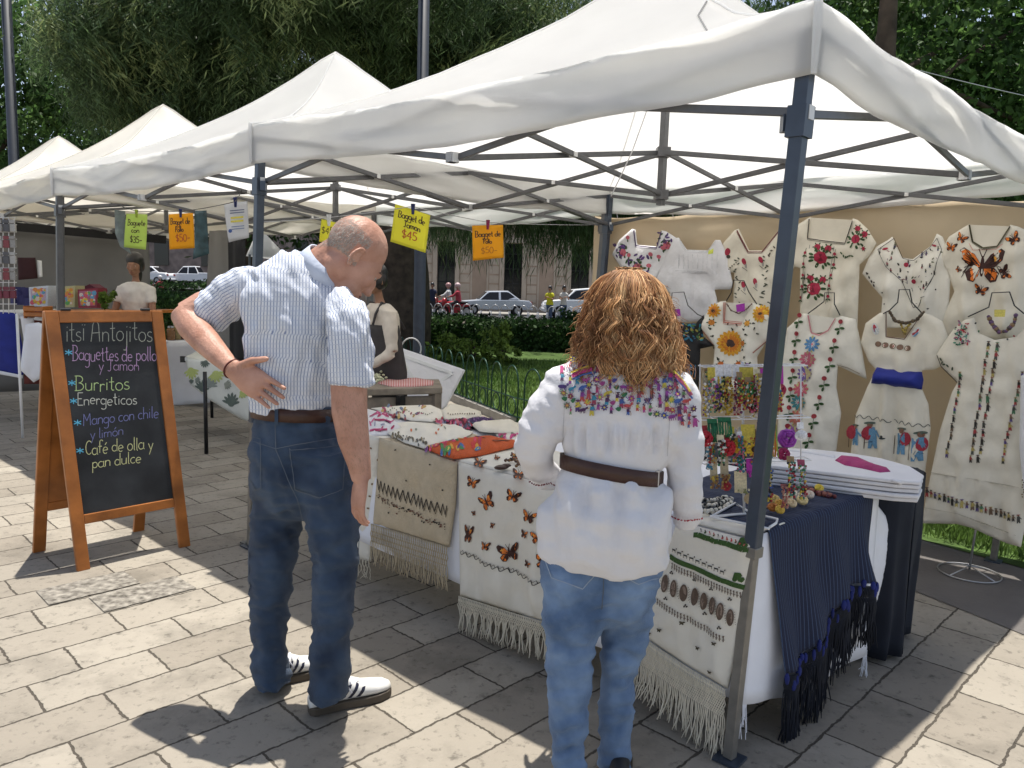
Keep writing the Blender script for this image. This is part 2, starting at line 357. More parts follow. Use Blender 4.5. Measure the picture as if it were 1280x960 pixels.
def blob_px(px, py, Y, rx, ry, rz): p = atY(px, py, Y); return (p.x, p.y, p.z, rx, ry, rz)
# great weeping tree whose trunk stands behind the apron seller
tb = atY(503, 440, 17.5)
droop_tree('huge dark weeping tree whose furrowed trunk stands behind the apron seller', (tb.x, tb.y, 0),
    [blob_px(330, 20, 15.5, 2.6, 2.0, 1.5), (-7.3, 15.5, 6.4, 1.7, 1.8, 1.5), blob_px(520, 60, 17, 2.4, 2.2, 1.9), blob_px(430, -70, 14, 3.2, 2.2, 1.3),
     blob_px(610, 20, 16.5, 2.3, 2, 1.7), blob_px(240, 110, 17, 2.3, 1.8, 1.2), blob_px(420, 140, 18, 3.0, 1.5, 1.2), blob_px(140, 40, 16.5, 1.3, 1.4, 1.3)], 33000, .95, .30, .52, 10)
tb2 = atY(760, 400, 23)
droop_tree('second weeping tree hanging ragged strands over the street facade', (tb2.x+3.5, 24, 0),
    [blob_px(600, 215, 22, 2.0, 1.6, .8), blob_px(680, 225, 22, 2.2, 1.6, .9), blob_px(760, 215, 23, 2.2, 1.8, 1.2), blob_px(800, 80, 21, 3.4, 2.4, 2.2), blob_px(660, 60, 23, 3, 2, 2.2), blob_px(920, 60, 21, 2.6, 2.4, 1.8), blob_px(520, 215, 24, 2.2, 1.4, .9), blob_px(860, 210, 23, 3, 1.8, 1.3)], 20000, 2.2, .06, .4, 9)
# broad-leaved trees on the right
rt = atY(1112, 60, 10.0)
broad_tree('broadleaf tree with a dark leaning trunk above the right canopy corner', (rt.x-.35, 9.9, 0),
    [blob_px(1180, 60, 11.5, 1.6, 1.5, 1.3), blob_px(1290, 160, 12, 1.5, 1.5, 1.3), blob_px(1300, 20, 12, 1.4, 1.4, 1.3), blob_px(1120, -60, 11.5, 2.0, 1.6, .9), blob_px(1180, 190, 13, 1.3, 1.3, 1.0)], 21000, .075, M['leaf_broad'], .17, top=(rt.x-.05, 10.0, 6.6))
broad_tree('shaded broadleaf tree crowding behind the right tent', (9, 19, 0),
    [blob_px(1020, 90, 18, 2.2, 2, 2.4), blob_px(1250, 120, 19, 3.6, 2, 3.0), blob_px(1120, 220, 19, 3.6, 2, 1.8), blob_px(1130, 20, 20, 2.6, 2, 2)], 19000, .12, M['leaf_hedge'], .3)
# far left trees with sky gaps
broad_tree('pale leafy tree with sky showing through at the far left', (-16.5, 24, 0),
    [blob_px(10, 60, 24, 2.0, 2, 2.6), blob_px(60, 130, 24, 2.0, 2, 1.8), blob_px(-40, 160, 23, 2.0, 2, 1.6)], 8500, .12, M['leaf_broad'], .25)
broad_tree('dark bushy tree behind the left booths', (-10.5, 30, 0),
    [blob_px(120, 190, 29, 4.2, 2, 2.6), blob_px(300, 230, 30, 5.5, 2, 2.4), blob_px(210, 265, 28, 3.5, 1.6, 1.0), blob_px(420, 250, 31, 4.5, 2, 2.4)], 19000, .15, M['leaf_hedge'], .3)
# hedges, shrub
def hedge(label, a, c, wdt, h, n, size=.07):
    a, c = V(*a), V(*c); t = thing('hedge', label, 'hedge', (a+c)/2); L_ = (c-a).length; d = (c-a).normalized(); nrm = V(-d.y, d.x, 0)
    core = MB(); core.bar(a+V(0,0,h*.42), c+V(0,0,h*.42), wdt*.7, h*.8); core.build('branch_core', M['leaf_hedge'], t)
    u = rng.random((n, 3)); sgn = rng.random(n); face = rng.integers(0, 3, n); u[face == 0, 2] = 1; u[face == 1, 1] = 0; u[face == 2, 1] = rng.random((face == 2).sum())**3
    p = np.outer(u[:, 0]*L_, np.array(d)) + np.outer((u[:, 1]-.5)*wdt, np.array(nrm)) + np.array(a); p[:, 2] += u[:, 2]*h
    lump = np.array([noise.noise(V(*q)*1.1) for q in p]); p[:, 2] += lump*.18*h; p += rng.normal(0, .05, (n, 3)); p[:, 2] = np.maximum(p[:, 2], .02)
    A = rng.normal(size=(n, 3)); A /= np.linalg.norm(A, axis=1)[:, None]; s = rng.uniform(.6, 1.2, n)*size
    leaf_mesh('foliage', p, A*s[:, None], s*.5, M['leaf_hedge'], t)
a = atZ(525, 455, 0); 
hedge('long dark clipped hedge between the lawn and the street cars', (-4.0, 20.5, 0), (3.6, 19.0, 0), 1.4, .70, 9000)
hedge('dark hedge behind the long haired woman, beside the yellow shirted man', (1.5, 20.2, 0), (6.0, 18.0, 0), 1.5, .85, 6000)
M['leaf_hedge'], _h = M['leaf_broad'], M['leaf_hedge']  # left hedge borrows the paler leaf colour to stand in for sun on it
hedge('green leafy hedge behind the left seller and monstera table', (-7.1, 14.4, 0), (-4.3, 13.6, 0), 1.3, 1.18, 9000, .05); M['leaf_hedge'] = _h
hedge('low hedge running beneath the parked white pickup', (-12.5, 27, 0), (-6.0, 25, 0), 1.3, 1.35, 5000)
sp = atZ(590, 452, 0)
broad_tree('yellow green leafy shrub in front of the dark hedge', (sp.x, 15.2, 0),
    [blob_px(560, 432, 15.2, .5, .4, .28), blob_px(620, 424, 15.4, .3, .3, .42), blob_px(590, 445, 15.0, .75, .4, .2), blob_px(636, 440, 15, .3, .3, .25)], 2600, .065, M['leaf_shrub'], .03, 'shrub', (sp.x, 15.2, .5), 'shrub')
# the woods closing the square far to either side: one uncountable mass
n_ = 16000; u_ = rng.random(n_); sd_ = rng.random(n_) < .5
px_ = np.where(sd_, -50+u_*26, 13+u_*30); py_ = np.where(sd_, 34+u_*4, 27-u_*8)+rng.normal(0, 1.2, n_); hz_ = (3.2+1.6*np.sin(px_*.9)+1.0*np.sin(px_*2.3))
P_ = np.stack([px_+rng.normal(0, .5, n_), py_, 3.6+(rng.random(n_)**.8*2-1)*hz_], 1); A_ = rng.normal(size=(n_, 3)); A_ /= np.linalg.norm(A_, axis=1)[:, None]; s_ = rng.uniform(.18, .42, n_)
leaf_mesh('distant_woods', P_, A_*s_[:, None], s_*.5, M['leaf_broad'])['kind'] = 'stuff'
# grass: uncountable, one object
def grass(n):
    pts = []
    Lx = [V(x, y, 0) for x, y in lawn_edge]
    while len(pts) < n:
        if random.random() < .45: x, y = random.uniform(2.3, 4.2), random.uniform(3.2, 6.2)
        else: x, y = random.uniform(-2, 2.2), random.uniform(8.0, 16)
        ok = True
        for a, c in zip(Lx[:-1], Lx[1:]):
            e = c-a
            if min(a.y, c.y) <= y <= max(a.y, c.y):
                xe = a.x + e.x*(y-a.y)/e.y
                if x < xe + .08: ok = False
        if ok: pts.append((x, y, .02))
    p = np.array(pts); k = len(p); A = rng.normal(0, .35, (k, 3)); A[:, 2] = 1; s = rng.uniform(.025, .06, k); A *= s[:, None]; p += A*.6
    return leaf_mesh('grass', p, A, rng.uniform(.003, .006, k)*(1+p[:, 1]/12), M['grass_blade'])
g_ = grass(26000); g_['kind'] = 'stuff'

# ---------------------------------------------------------------- street facade
M['facade'] = P('pink_beige_stone', (.37, .275, .205), .9, var=.14, scale=1.2, bump=.3, bscale=8)
M['trim'] = P('pale_stone_trim', (.45, .37, .29), .9, var=.1, scale=2, bump=.3, bscale=10)
M['darkglass'] = P('dark_window_glass', (.012, .012, .014), .12, var=.1)
fb = thing('street_building', 'pink beige stone building with tall barred windows behind the parked cars', 'building', (0, 53, 0))
wx = [-4.7+4.55*k for k in range(-1, 8)]
b = MB(); j = MB(); tr = MB()
z0, z1, H = .9, 4.6, 9.0; edges = []
for x in wx: edges.append((x-.6, x+.6))
prev = -11.5
for l, r in edges:
    b.box(((prev+l)/2, 53, H/2), (l-prev, .6, H)); prev = r
    b.box(((l+r)/2, 53, z0/2), (1.2, .6, z0)); b.box(((l+r)/2, 53, (z1+H)/2), (1.2, .6, H-z1))
b.box(((prev+34)/2, 53, H/2), (34-prev, .6, H)); b.build('wall', M['facade'], fb)
for l, r in edges:
    for x in (l-.16, r+.16): tr.box((x, 52.68, 2.6), (.30, .16, 4.2))
    tr.box(((l+r)/2, 52.66, z1+.2), (2.0, .2, .35)); 
for x in [(a[1]+c[0])/2 for a, c in zip(edges, edges[1:])]:
    for dx in (-.55, .55): tr.box((x+dx, 52.69, 3), (.12, .05, 6))
for k in range(14):
    for a, c in zip(edges, edges[1:]):
        for p, q in ((a[1]+.36, (a[1]+c[0])/2-.66), ((a[1]+c[0])/2+.66, c[0]-.36)):
            tr.box(((p+q)/2, 52.70, .3+k*.62), (q-p, .035, .52))
tr.build('stone_trim', M['trim'], fb)
for l, r in edges:
    f = MB(); x = (l+r)/2
    for q in (-.58, 0, .58): f.box((x+q, 53.0, (z0+z1)/2), (.07, .08, z1-z0))
    for zz in (z0+.04, 1.9, 2.9, 3.9, z1-.04): f.box((x, 53.002, zz), (1.16, .07, .07))
    fr = f.build('window', M['black_metal'], fb); g = MB(); g.box((x, 53.12, (z0+z1)/2), (1.2, .03, z1-z0)); g.build('pane', M['darkglass'], fr)
M['ruin'] = P('weathered_pink_stone', (.24, .185, .16), .95, var=.35, scale=1.5, bump=.6, bscale=5)
fb2 = thing('stone_building', 'weathered grey pink stone building beyond the white pickup', 'building', (-26, 84, 0))
b = MB(); b.box((-28, 84, 6), (34, 1, 12)); b.build('wall', M['ruin'], fb2)
for x in (-38, -33, -28, -23, -18):
    b = MB(); b.box((x, 83.45, 4.5), (1.5, .12, 3)); b.build('window', M['darkglass'], fb2)

# ---------------------------------------------------------------- vehicles
M['silver'] = P('silver_car_paint', (.52, .55, .60), .25, metal=.3, var=.03, spec=.6)
M['carwhite'] = P('white_car_paint', (.80, .80, .81), .25, var=.02, spec=.6)
M['tyre'] = P('tyre_rubber', (.015, .015, .015), .85); M['rim'] = P('alloy_rim', (.4, .4, .42), .35, metal=.7)
M['tail'] = P('red_tail_lamp', (.35, .02, .02), .25); M['headlamp'] = P('clear_headlamp', (.7, .72, .75), .15)
def vehicle(name, label, cat, loc, yaw, L_, W_, H_, kind, mat):
    t = thing(name, label, cat, loc); R = Matrix.Rotation(yaw, 3, 'Z'); O = Vector(loc)
    def X(x, y, z): return O + R @ V(x, y, z)
    wb = H_*.55
    if kind == 'sedan':
        low = [(-.5,.22),(-.49,.40),(-.44,.55),(-.22,.61),(.26,.64),(.46,.62),(.5,.52),(.5,.24)]; cab = [(-.24,.60),(-.10,.97),(.17,1.0),(.34,.64)]
    elif kind == 'suv':
        low = [(-.5,.2),(-.5,.42),(-.46,.55),(-.27,.60),(.48,.62),(.5,.5),(.5,.22)]; cab = [(-.27,.58),(-.13,.94),(.10,1.0),(.40,.97),(.48,.60)]
    else:
        low = [(-.5,.24),(-.5,.45),(-.45,.58),(-.24,.62),(.12,.62),(.12,.58),(.5,.58),(.5,.26)]; cab = [(-.24,.60),(-.14,.97),(.06,1.0),(.13,.60)]
    b = MB(); b.prism([X(x*L_, -W_/2, z*H_) for x, z in low], R @ V(0, W_, 0)); 
    n = len(cab); vs = [X(x*L_, -W_*(.49 if i in (0, n-1) else .38), z*H_) for i, (x, z) in enumerate(cab)] + [X(x*L_, W_*(.49 if i in (0, n-1) else .38), z*H_) for i, (x, z) in enumerate(cab)]
    b.add(vs, [tuple(range(n)), tuple(range(2*n-1, n-1, -1))] + [(i, n+i, n+(i+1) % n, (i+1) % n) for i in range(n)])
    if kind == 'pickup':
        b.box(X(.31*L_, -W_/2+.05, .63*H_), (.38*L_, .08, .1*H_), R); b.box(X(.31*L_, W_/2-.05, .63*H_), (.38*L_, .08, .1*H_), R)
    bevel(b.build('body', mat, t), .04)
    # side windows, split by a pillar; windscreens
    for s in (-1, 1):
        for f0, f1 in ((.06, .48), (.53, .93)):
            def pt(f, h):
                xs = cab[0][0] + (cab[-1][0]-cab[0][0])*f
                top = [(x, z) for x, z in cab]
                for (xa, za), (xb, zb) in zip(top, top[1:]):
                    if xa <= xs <= xb: zt = za+(zb-za)*(xs-xa)/(xb-xa+1e-9); break
                zl = .63; zz = zl + (max(zt-.05, zl+.01)-zl)*h
                y = W_*(.49-.11*(zz-.6)/.4)+.012
                return X(xs*L_, s*y, zz*H_)
            fs = [f0+(f1-f0)*k/6 for k in range(7)]; m = MB(); m.add([pt(f, 0) for f in fs]+[pt(f, 1) for f in fs], [(k, k+1, 8+k, 7+k) for k in range(6)]); m.build('window', M['darkglass'], t)
    for i0, i1, d in ((0, 1, -1), (n-2, n-1, 1)):
        m = MB(); vs = []
        for i, f in ((i0, .1 if d < 0 else .1), (i1, 0)):
            pass
        a0, a1 = cab[i0], cab[i1]
        def wp(f, y): 
            x = a0[0]+(a1[0]-a0[0])*f; z = a0[1]+(a1[1]-a0[1])*f; return X(x*L_+d*.02, y*W_*(.49-.11*max(0, z-.6)/.4)*.88, z*H_+.015)
        m.quad(wp(.12, -1), wp(.9, -1), wp(.9, 1), wp(.12, 1)); m.build('windscreen', M['darkglass'], t)
    for x in (-.31, .30):
        for s in (-1, 1):
            r = .30 if kind == 'sedan' else .35
            m = MB(); q = X(x*L_, s*(W_/2-.08), r); m.tube([q-(R @ V(0, .11, 0)), q+(R @ V(0, .11, 0))], r, 20); wl = m.build('wheel', M['tyre'], t)
            m = MB(); m.tube([q+(R @ V(0, s*.10, 0)), q+(R @ V(0, s*.125, 0))], r*.6, 14); m.build('rim', M['rim'], wl)
    for s in (-1, 1):
        m = MB(); m.box(X(.497*L_, s*W_*.38, .53*H_), (.06, .32, .16), R); m.build('tail_light', M['tail'], t)
        m = MB(); m.box(X(-.485*L_, s*W_*.38, .47*H_), (.08, .32, .13), R); m.build('headlight', M['headlamp'], t)
    for x in (-.5, .5):
        m = MB(); m.box(X(x*L_, 0, .28*H_), (.12, W_*.96, .14), R); bevel(m.build('bumper', mat, t), .03)
    return t
sl = atY(617, 392, 45)
vehicle('parked_car', 'silver four door saloon parked before the stone facade', 'car', (sl.x, 45, .0), radians(10), 4.2, 1.7, 1.42, 'sedan', M['silver'])
sv = atY(716, 392, 43)
vehicle('parked_car', 'white sport utility car parked behind the yellow shirted man', 'car', (sv.x+.55, 43, .0), radians(4), 4.5, 1.85, 1.72, 'suv', M['carwhite'])
pk = atY(243, 355, 70)
vehicle('pickup_truck', 'white pickup truck with dark cab windows seen past the orange price sheet', 'pickup', (pk.x, 70, pk.z-.2), radians(6), 5.2, 1.85, 1.8, 'pickup', M['carwhite'])
pk = atY(187, 353, 68)
vehicle('parked_car', 'white car half hidden behind the left seller with dark hair', 'car', (pk.x-.2, 68, pk.z-.1), radians(0), 4.2, 1.75, 1.5, 'sedan', M['carwhite'])

# ---------------------------------------------------------------- lamp posts
M['post_paint'] = P('shade_darkened_post_paint', (.018, .024, .036), .55, var=.2)  # blue-grey post colour darkened to stand in for shade from the trees
def lamp(label, x, y, h, r):
    t = thing('lamp_post', label, 'lamp post', (x, y, 0)); b = MB()
    b.tube([(x, y, 0), (x, y, .05), (x, y, .4), (x, y, .45), (x, y, h)], [r*1.5, r*1.5, r*1.3, r, r*.85], 14); b.build('pole', M['post_paint'], t, True)
    b = MB(); b.tube([(x, y, h), (x, y, h+.1), (x, y, h+.5), (x, y, h+.6)], [r, .16, .2, .05], 12); b.build('lantern', M['headlamp'], t)
lp = atY(529, 60, 11.0); lamp('dark blue lamp post rising behind the near canopy', lp.x, 11.0, 8.5, .085)
lp = atY(14, 130, 14); lamp('dark lamp post among leaves at the far left', lp.x, 14, 9.2, .09)

# ---------------------------------------------------------------- hooped iron fence
M['green_iron'] = P('dark_green_iron', (.010, .045, .028), .4, metal=.2)
ft = thing('hoop_fence', 'dark green iron fence of overlapping hoops and rings beside the lawn', 'fence', (0, 8.5, 0))
path = [V(0.55, 7.72, 0), V(0.02, 8.48, 0), V(-0.93, 10.58, 0), V(-2.2, 13.6, 0)]
def along(pts, s):
    for a, c in zip(pts, pts[1:]):
        l = (c-a).length
        if s <= l: return a.lerp(c, s/l)
        s -= l
    return pts[-1]
tot = sum((c-a).length for a, c in zip(path, path[1:])); sp_ = .42
for k in range(int(tot/sp_)):
    b = MB(); p, q = along(path, k*sp_), along(path, k*sp_+.30); d = (q-p); c = (p+q)/2
    pts = [p] + [c - d*.5*cos(a)+V(0, 0, .46+.20*sin(a)) for a in [pi*i/12 for i in range(13)]] + [q]
    b.tube(pts, .010, 6); b.build('hoop', M['green_iron'], ft, True)
    b = MB(); b.tube([c - d*.34*cos(a)+V(0, 0, .20+.10*sin(a)) for a in [2*pi*i/16 for i in range(16)]], .008, 6, closed=True); b.build('ring', M['green_iron'], ft, True)
b = MB(); 
for z in (.10, .31):
    b.tube([p+V(0, 0, z) for p in path], .008, 6)
b.build('rail', M['green_iron'], ft, True)
ft2 = thing('hoop_fence', 'low hooped fence along the street in front of the silver car', 'fence', (-2, 33, 0)); b = MB()
for k in range(22):
    c = V(-4.2+k*.42, 34+k*.02, 0); b.tube([c+V(.18*cos(a), 0, .55+.25*sin(a)) for a in [pi*i/8 for i in range(9)]], .022, 5)
    for s in (-.18, .18): b.tube([c+V(s, 0, 0), c+V(s, 0, .55)], .022, 5)
b.build('hoops', M['chrome'], ft2, True)
# ---------------------------------------------------------------- cloth tools
def attr_stripes(name, base, line, freq, width=.3, rough=.85, freq2=0, line2=None, transl=0):
    """cloth whose stripes follow the weave coordinate stored on the mesh"""
    m = P(name, base, rough, var=.05, scale=10, bump=.3, bscale=25, transl=transl); t = m.node_tree; N = t.nodes; L = t.links; b = N['Principled BSDF']
    src = b.inputs['Base Color'].links[0].from_socket
    at = N.new('ShaderNodeAttribute'); at.attribute_name = 'weave'; sx = N.new('ShaderNodeSeparateXYZ'); L.new(at.outputs['Vector'], sx.inputs[0])
    def band(sock, f, wd, lc, src):
        mu = N.new('ShaderNodeMath'); mu.operation = 'MULTIPLY'; mu.inputs[1].default_value = f; L.new(sock, mu.inputs[0])
        fr = N.new('ShaderNodeMath'); fr.operation = 'FRACT'; L.new(mu.outputs[0], fr.inputs[0])
        lt = N.new('ShaderNodeMath'); lt.operation = 'LESS_THAN'; lt.inputs[1].default_value = wd; L.new(fr.outputs[0], lt.inputs[0])
        mx = N.new('ShaderNodeMix'); mx.data_type = 'RGBA'; L.new(lt.outputs[0], mx.inputs['Factor']); L.new(src, mx.inputs['A']); mx.inputs['B'].default_value = (*lc, 1)
        return mx.outputs['Result']
    out = band(sx.outputs[0], freq, width, line, src)
    if freq2: out = band(sx.outputs[1], freq2, .14, line2 or line, out)
    for l in list(L):
        if l.from_socket == src and l.to_socket.name in ('Base Color', 'Color') and l.to_node.type in ('BSDF_PRINCIPLED', 'BSDF_TRANSLUCENT'): L.new(out, l.to_socket)
    return m
def surf(name, fn, nu, nv, mat, parent=None, thick=.004):
    """parametric cloth sheet u,v in 0..1 -> point, made solid"""
    b = MB(); vs = [fn(i/nu, j/nv) for j in range(nv+1) for i in range(nu+1)]
    b.add(vs, [(j*(nu+1)+i, j*(nu+1)+i+1, (j+1)*(nu+1)+i+1, (j+1)*(nu+1)+i) for j in range(nv) for i in range(nu)])
    o = b.build(name, mat, parent, True, fix=False); me = o.data
    a = me.attributes.new('weave', 'FLOAT_VECTOR', 'POINT'); a.data.foreach_set('vector', [x for j in range(nv+1) for i in range(nu+1) for x in (i/nu, j/nv, 0)])
    if thick: m = o.modifiers.new('s', 'SOLIDIFY'); m.thickness = thick; m.offset = 0
    return o
def segdist(p, poly):
    best = 1e9; x, y = p
    for (ax, ay), (bx, by) in zip(poly, poly[1:]+poly[:1]):
        dx, dy = bx-ax, by-ay; l = dx*dx+dy*dy; t = 0 if l == 0 else max(0, min(1, ((x-ax)*dx+(y-ay)*dy)/l))
        d = (x-ax-t*dx)**2+(y-ay-t*dy)**2
        if d < best: best = d
    return sqrt(best)
def inpoly(p, poly):
    x, y = p; c = False; j = len(poly)-1
    for i in range(len(poly)):
        xi, yi = poly[i]; xj, yj = poly[j]
        if (yi > y) != (yj > y) and x < (xj-xi)*(y-yi)/(yj-yi)+xi: c = not c
        j = i
    return c
def smooth_poly(poly, keep=(), it=1):
    for _ in range(it):
        out = []; n = len(poly)
        for i, p in enumerate(poly):
            q = poly[(i+1) % n]
            out.append((p[0]*.8+q[0]*.2, p[1]*.8+q[1]*.2)); out.append((p[0]*.2+q[0]*.8, p[1]*.2+q[1]*.8))
        poly = out
    return poly
def cloth_shape(name, poly, plane, mat, parent=None, bulge=.03, k=14., folds=(), res=5., back=.006, smooth=0, crumple=.006):
    """cloth laid in / hung on a plane: outline, soft rounded thickness, folds = (amp, dx, dy, freq_px, y0, y1)"""
    if smooth: poly = smooth_poly(poly, it=smooth)
    def h(x, y):
        d = segdist((x, y), poly) if inpoly((x, y), poly) else 0
        e = 1-exp(-d/k); v = bulge*e
        for am, dx, dy, fr, y0, y1 in folds:
            wgt = max(0, min(1, (y-y0)/(y1-y0+1e-6))) if y1 != y0 else 1
            v += am*e*wgt*sin((x*dx+y*dy)*fr + 1.3*noise.noise(V(x*.03, y*.012, 3)))
        v += crumple*e*noise.noise(V(x*.05, y*.05, 7)) + crumple*.8*e*noise.noise(V(x*.12, y*.03, 2))
        return max(v, 0)
    m = lambda x, y, off=0.0: plane(x, y, h(x, y)+off)
    bd = []
    for (ax, ay), (bx, by) in zip(poly, poly[1:]+poly[:1]):
        n = max(1, int(sqrt((bx-ax)**2+(by-ay)**2)/res)); bd += [(ax+(bx-ax)*i/n, ay+(by-ay)*i/n) for i in range(n)]
    nb = len(bd); pts = [Vector(p) for p in bd]
    xs = [p[0] for p in poly]; ys = [p[1] for p in poly]; y = min(ys)+res*.5; row = 0
    while y < max(ys):
        x = min(xs)+res*(.5 if row % 2 else 0)
        while x < max(xs):
            if inpoly((x, y), poly) and segdist((x, y), poly) > res*.45: pts.append(Vector((x, y)))
            x += res
        y += res*.87; row += 1
    vs, es, fs, *_ = geometry.delaunay_2d_cdt(pts, [(i, (i+1) % nb) for i in range(nb)], [list(range(nb))], 1, 1e-5)
    b = MB(); N = len(vs); front = [m(p.x, p.y) for p in vs]; bk = [plane(p.x, p.y, -back) for p in vs]
    b.v = [tuple(p) for p in front+bk]
    cnt = {}
    for f in fs:
        for i in range(len(f)):
            e = (f[i], f[(i+1) % len(f)]); cnt[e] = 1
    for f in fs: b.f.append(tuple(f)); b.f.append(tuple(N+i for i in reversed(f))); b.m += [0, 0]
    for (i, j) in cnt:
        if (j, i) not in cnt: b.f.append((j, i, N+i, N+j)); b.m.append(0)
    o = b.build(name, mat, parent, True)
    a = o.data.attributes.new('weave', 'FLOAT_VECTOR', 'POINT'); x0, x1, y0, y1 = min(xs), max(xs), min(ys), max(ys)
    a.data.foreach_set('vector', [q for p in list(vs)+list(vs) for q in ((p.x-x0)/(x1-x0), (p.y-y0)/(y1-y0), 0)])
    o['_n'] = 1; del o['_n']
    return o, m
class Deco:
    """thread-work: small coloured stitches lying on a cloth through its map m(x,y,off)"""
    def __init__(s, m, base=.0022): s.m = m; s.b = MB(); s.cols = {}; s.off = base
    def mi(s, c): return s.cols.setdefault(c, len(s.cols))
    def poly(s, pts, c):
        s.off += .000012
        vs = []
        for x, y in pts:
            q = s.m(x, y, s.off)
            if q is None: return
            vs.append(q)
        n = len(vs)
        cx = sum(p[0] for p in pts)/n; cy = sum(p[1] for p in pts)/n; q = s.m(cx, cy, s.off+.0004)
        if q is None: return
        s.b.add(vs+[q], [(i, (i+1) % n, n) for i in range(n)], s.mi(c))
    def disc(s, x, y, r, c, r2=None, a=0, n=10, jag=0):
        r2 = r2 or r; s.poly([(x+r*k*cos(t)*cos(a)-r2*k*sin(t)*sin(a), y+r*k*cos(t)*sin(a)+r2*k*sin(t)*cos(a)) for t, k in [(2*pi*i/n, 1-(jag if i % 2 else 0)) for i in range(n)]], c)
    def line(s, pts, w, c):
        for (ax, ay), (bx, by) in zip(pts, pts[1:]):
            l = sqrt((bx-ax)**2+(by-ay)**2) or 1; nx, ny = -(by-ay)/l*w/2, (bx-ax)/l*w/2
            s.poly([(ax+nx, ay+ny), (bx+nx, by+ny), (bx-nx, by-ny), (ax-nx, ay-ny)], c)
    def leaf(s, x, y, l, a, c, w=.4): s.disc(x+l/2*cos(a), y+l/2*sin(a), l/2, c, l/2*w, a, 8)
    def flower(s, x, y, r, pet, cen, n=12, squash=1.0):
        for ring, (k, cc) in enumerate(zip((1, .72), pet)):
            for i in range(n):
                a = 2*pi*(i+.5*ring)/n; s.disc(x+cos(a)*r*k*.62, y+sin(a)*r*k*.62*squash, r*k*.42, cc, r*k*.16*squash+.2, a, 8)
        s.disc(x, y, r*.36, cen, r*.36*squash)
    def rose(s, x, y, r, c1=(.35,.015,.05), c2=(.16,.005,.02), lf=(.03,.07,.02)):
        for i in range(6): s.leaf(x+cos(i*1.05)*r*.8, y+sin(i*1.05)*r*.8, r*.75, i*1.05, lf, .55)
        s.disc(x, y, r, c1, jag=.12, n=14)
        for i in range(4): s.disc(x+r*.35*cos(i*1.7), y+r*.35*sin(i*1.7), r*.38, c2 if i % 2 else c1, r*.2, i*1.7+1.5)
        s.disc(x, y, r*.25, c2)
    def butterfly(s, x, y, r, a=0, flat=1.0, half=0):
        o, k, y2 = (.80,.20,.025), (.045,.014,.01), (.80,.38,.06)
        def T(px, py): return (x+(px*flat*cos(a)-py*sin(a))*r, y+(px*flat*sin(a)+py*cos(a))*r)
        for sg in (-1, 1):
            if half and sg != half: continue
            up = [(0,0),(.35,-.55),(.85,-.85),(1.05,-.72),(.95,-.3),(.6,.02),(.1,.12)]; lo = [(.05,.05),(.55,.05),(.78,.3),(.62,.68),(.35,.75),(.12,.45)]
            for w, s1 in ((up, .86), (lo, .84)):
                s.poly([T(sg*p, q) for p, q in w], k); cx = sum(p for p, q in w)/len(w); cy = sum(q for p, q in w)/len(w)
                s.poly([T(sg*(cx+(p-cx)*s1-.03), cy+(q-cy)*s1) for p, q in w], o)
                for f in (.25, .5, .75):
                    i = 1+int(f*(len(w)-2)); s.line([T(sg*.06, .05), T(sg*w[i][0]*.92, w[i][1]*.92)], r*.045, k)
            s.disc(*T(sg*.55, -.35), r*.13, y2)
        s.disc(x, y, r*.09, k, r*.5, a)
        for sg in (-1, 1): s.line([T(0, -.35), T(sg*.18, -.8)], max(.5, r*.04), k)
    def figure(s, x, y, h, c1, c2, skin=(.25,.12,.07), hat=(.05,.05,.05), bend=0):
        s.disc(x+bend*h*.15, y-h*.40, h*.10, skin); s.disc(x+bend*h*.15, y-h*.46, h*.2, hat, h*.05)
        s.poly([(x-h*.13, y-h*.3), (x+h*.13+bend*h*.1, y-h*.32), (x+h*.15, y+h*.08), (x-h*.15, y+h*.08)], c1)
        s.poly([(x-h*.14, y+h*.02), (x+h*.14, y+h*.02), (x+h*.17, y+h*.42), (x+h*.04, y+h*.42), (x, y+h*.15), (x-h*.06, y+h*.42), (x-h*.17, y+h*.42)], c2)
        s.line([(x+h*.1, y-h*.2), (x+h*.28, y+h*.02)], h*.08, c1)
    def speck(s, x, y, r, c): s.disc(x, y, r, c, r*.75, random.random()*3, 6)
    def build(s, parent, name='embroidery'):
        if not s.b.f: return None
        return s.b.build(name, [C(*c) for c in s.cols], parent, fix=False)
def wavy(x0, y0, x1, y1, amp, n, seg=6):
    L_ = sqrt((x1-x0)**2+(y1-y0)**2); ux, uy = (x1-x0)/L_, (y1-y0)/L_
    return [(x0+ux*L_*t-uy*amp*sin(t*n*2*pi), y0+uy*L_*t+ux*amp*sin(t*n*2*pi)) for t in [i/(n*seg) for i in range(n*seg+1)]]
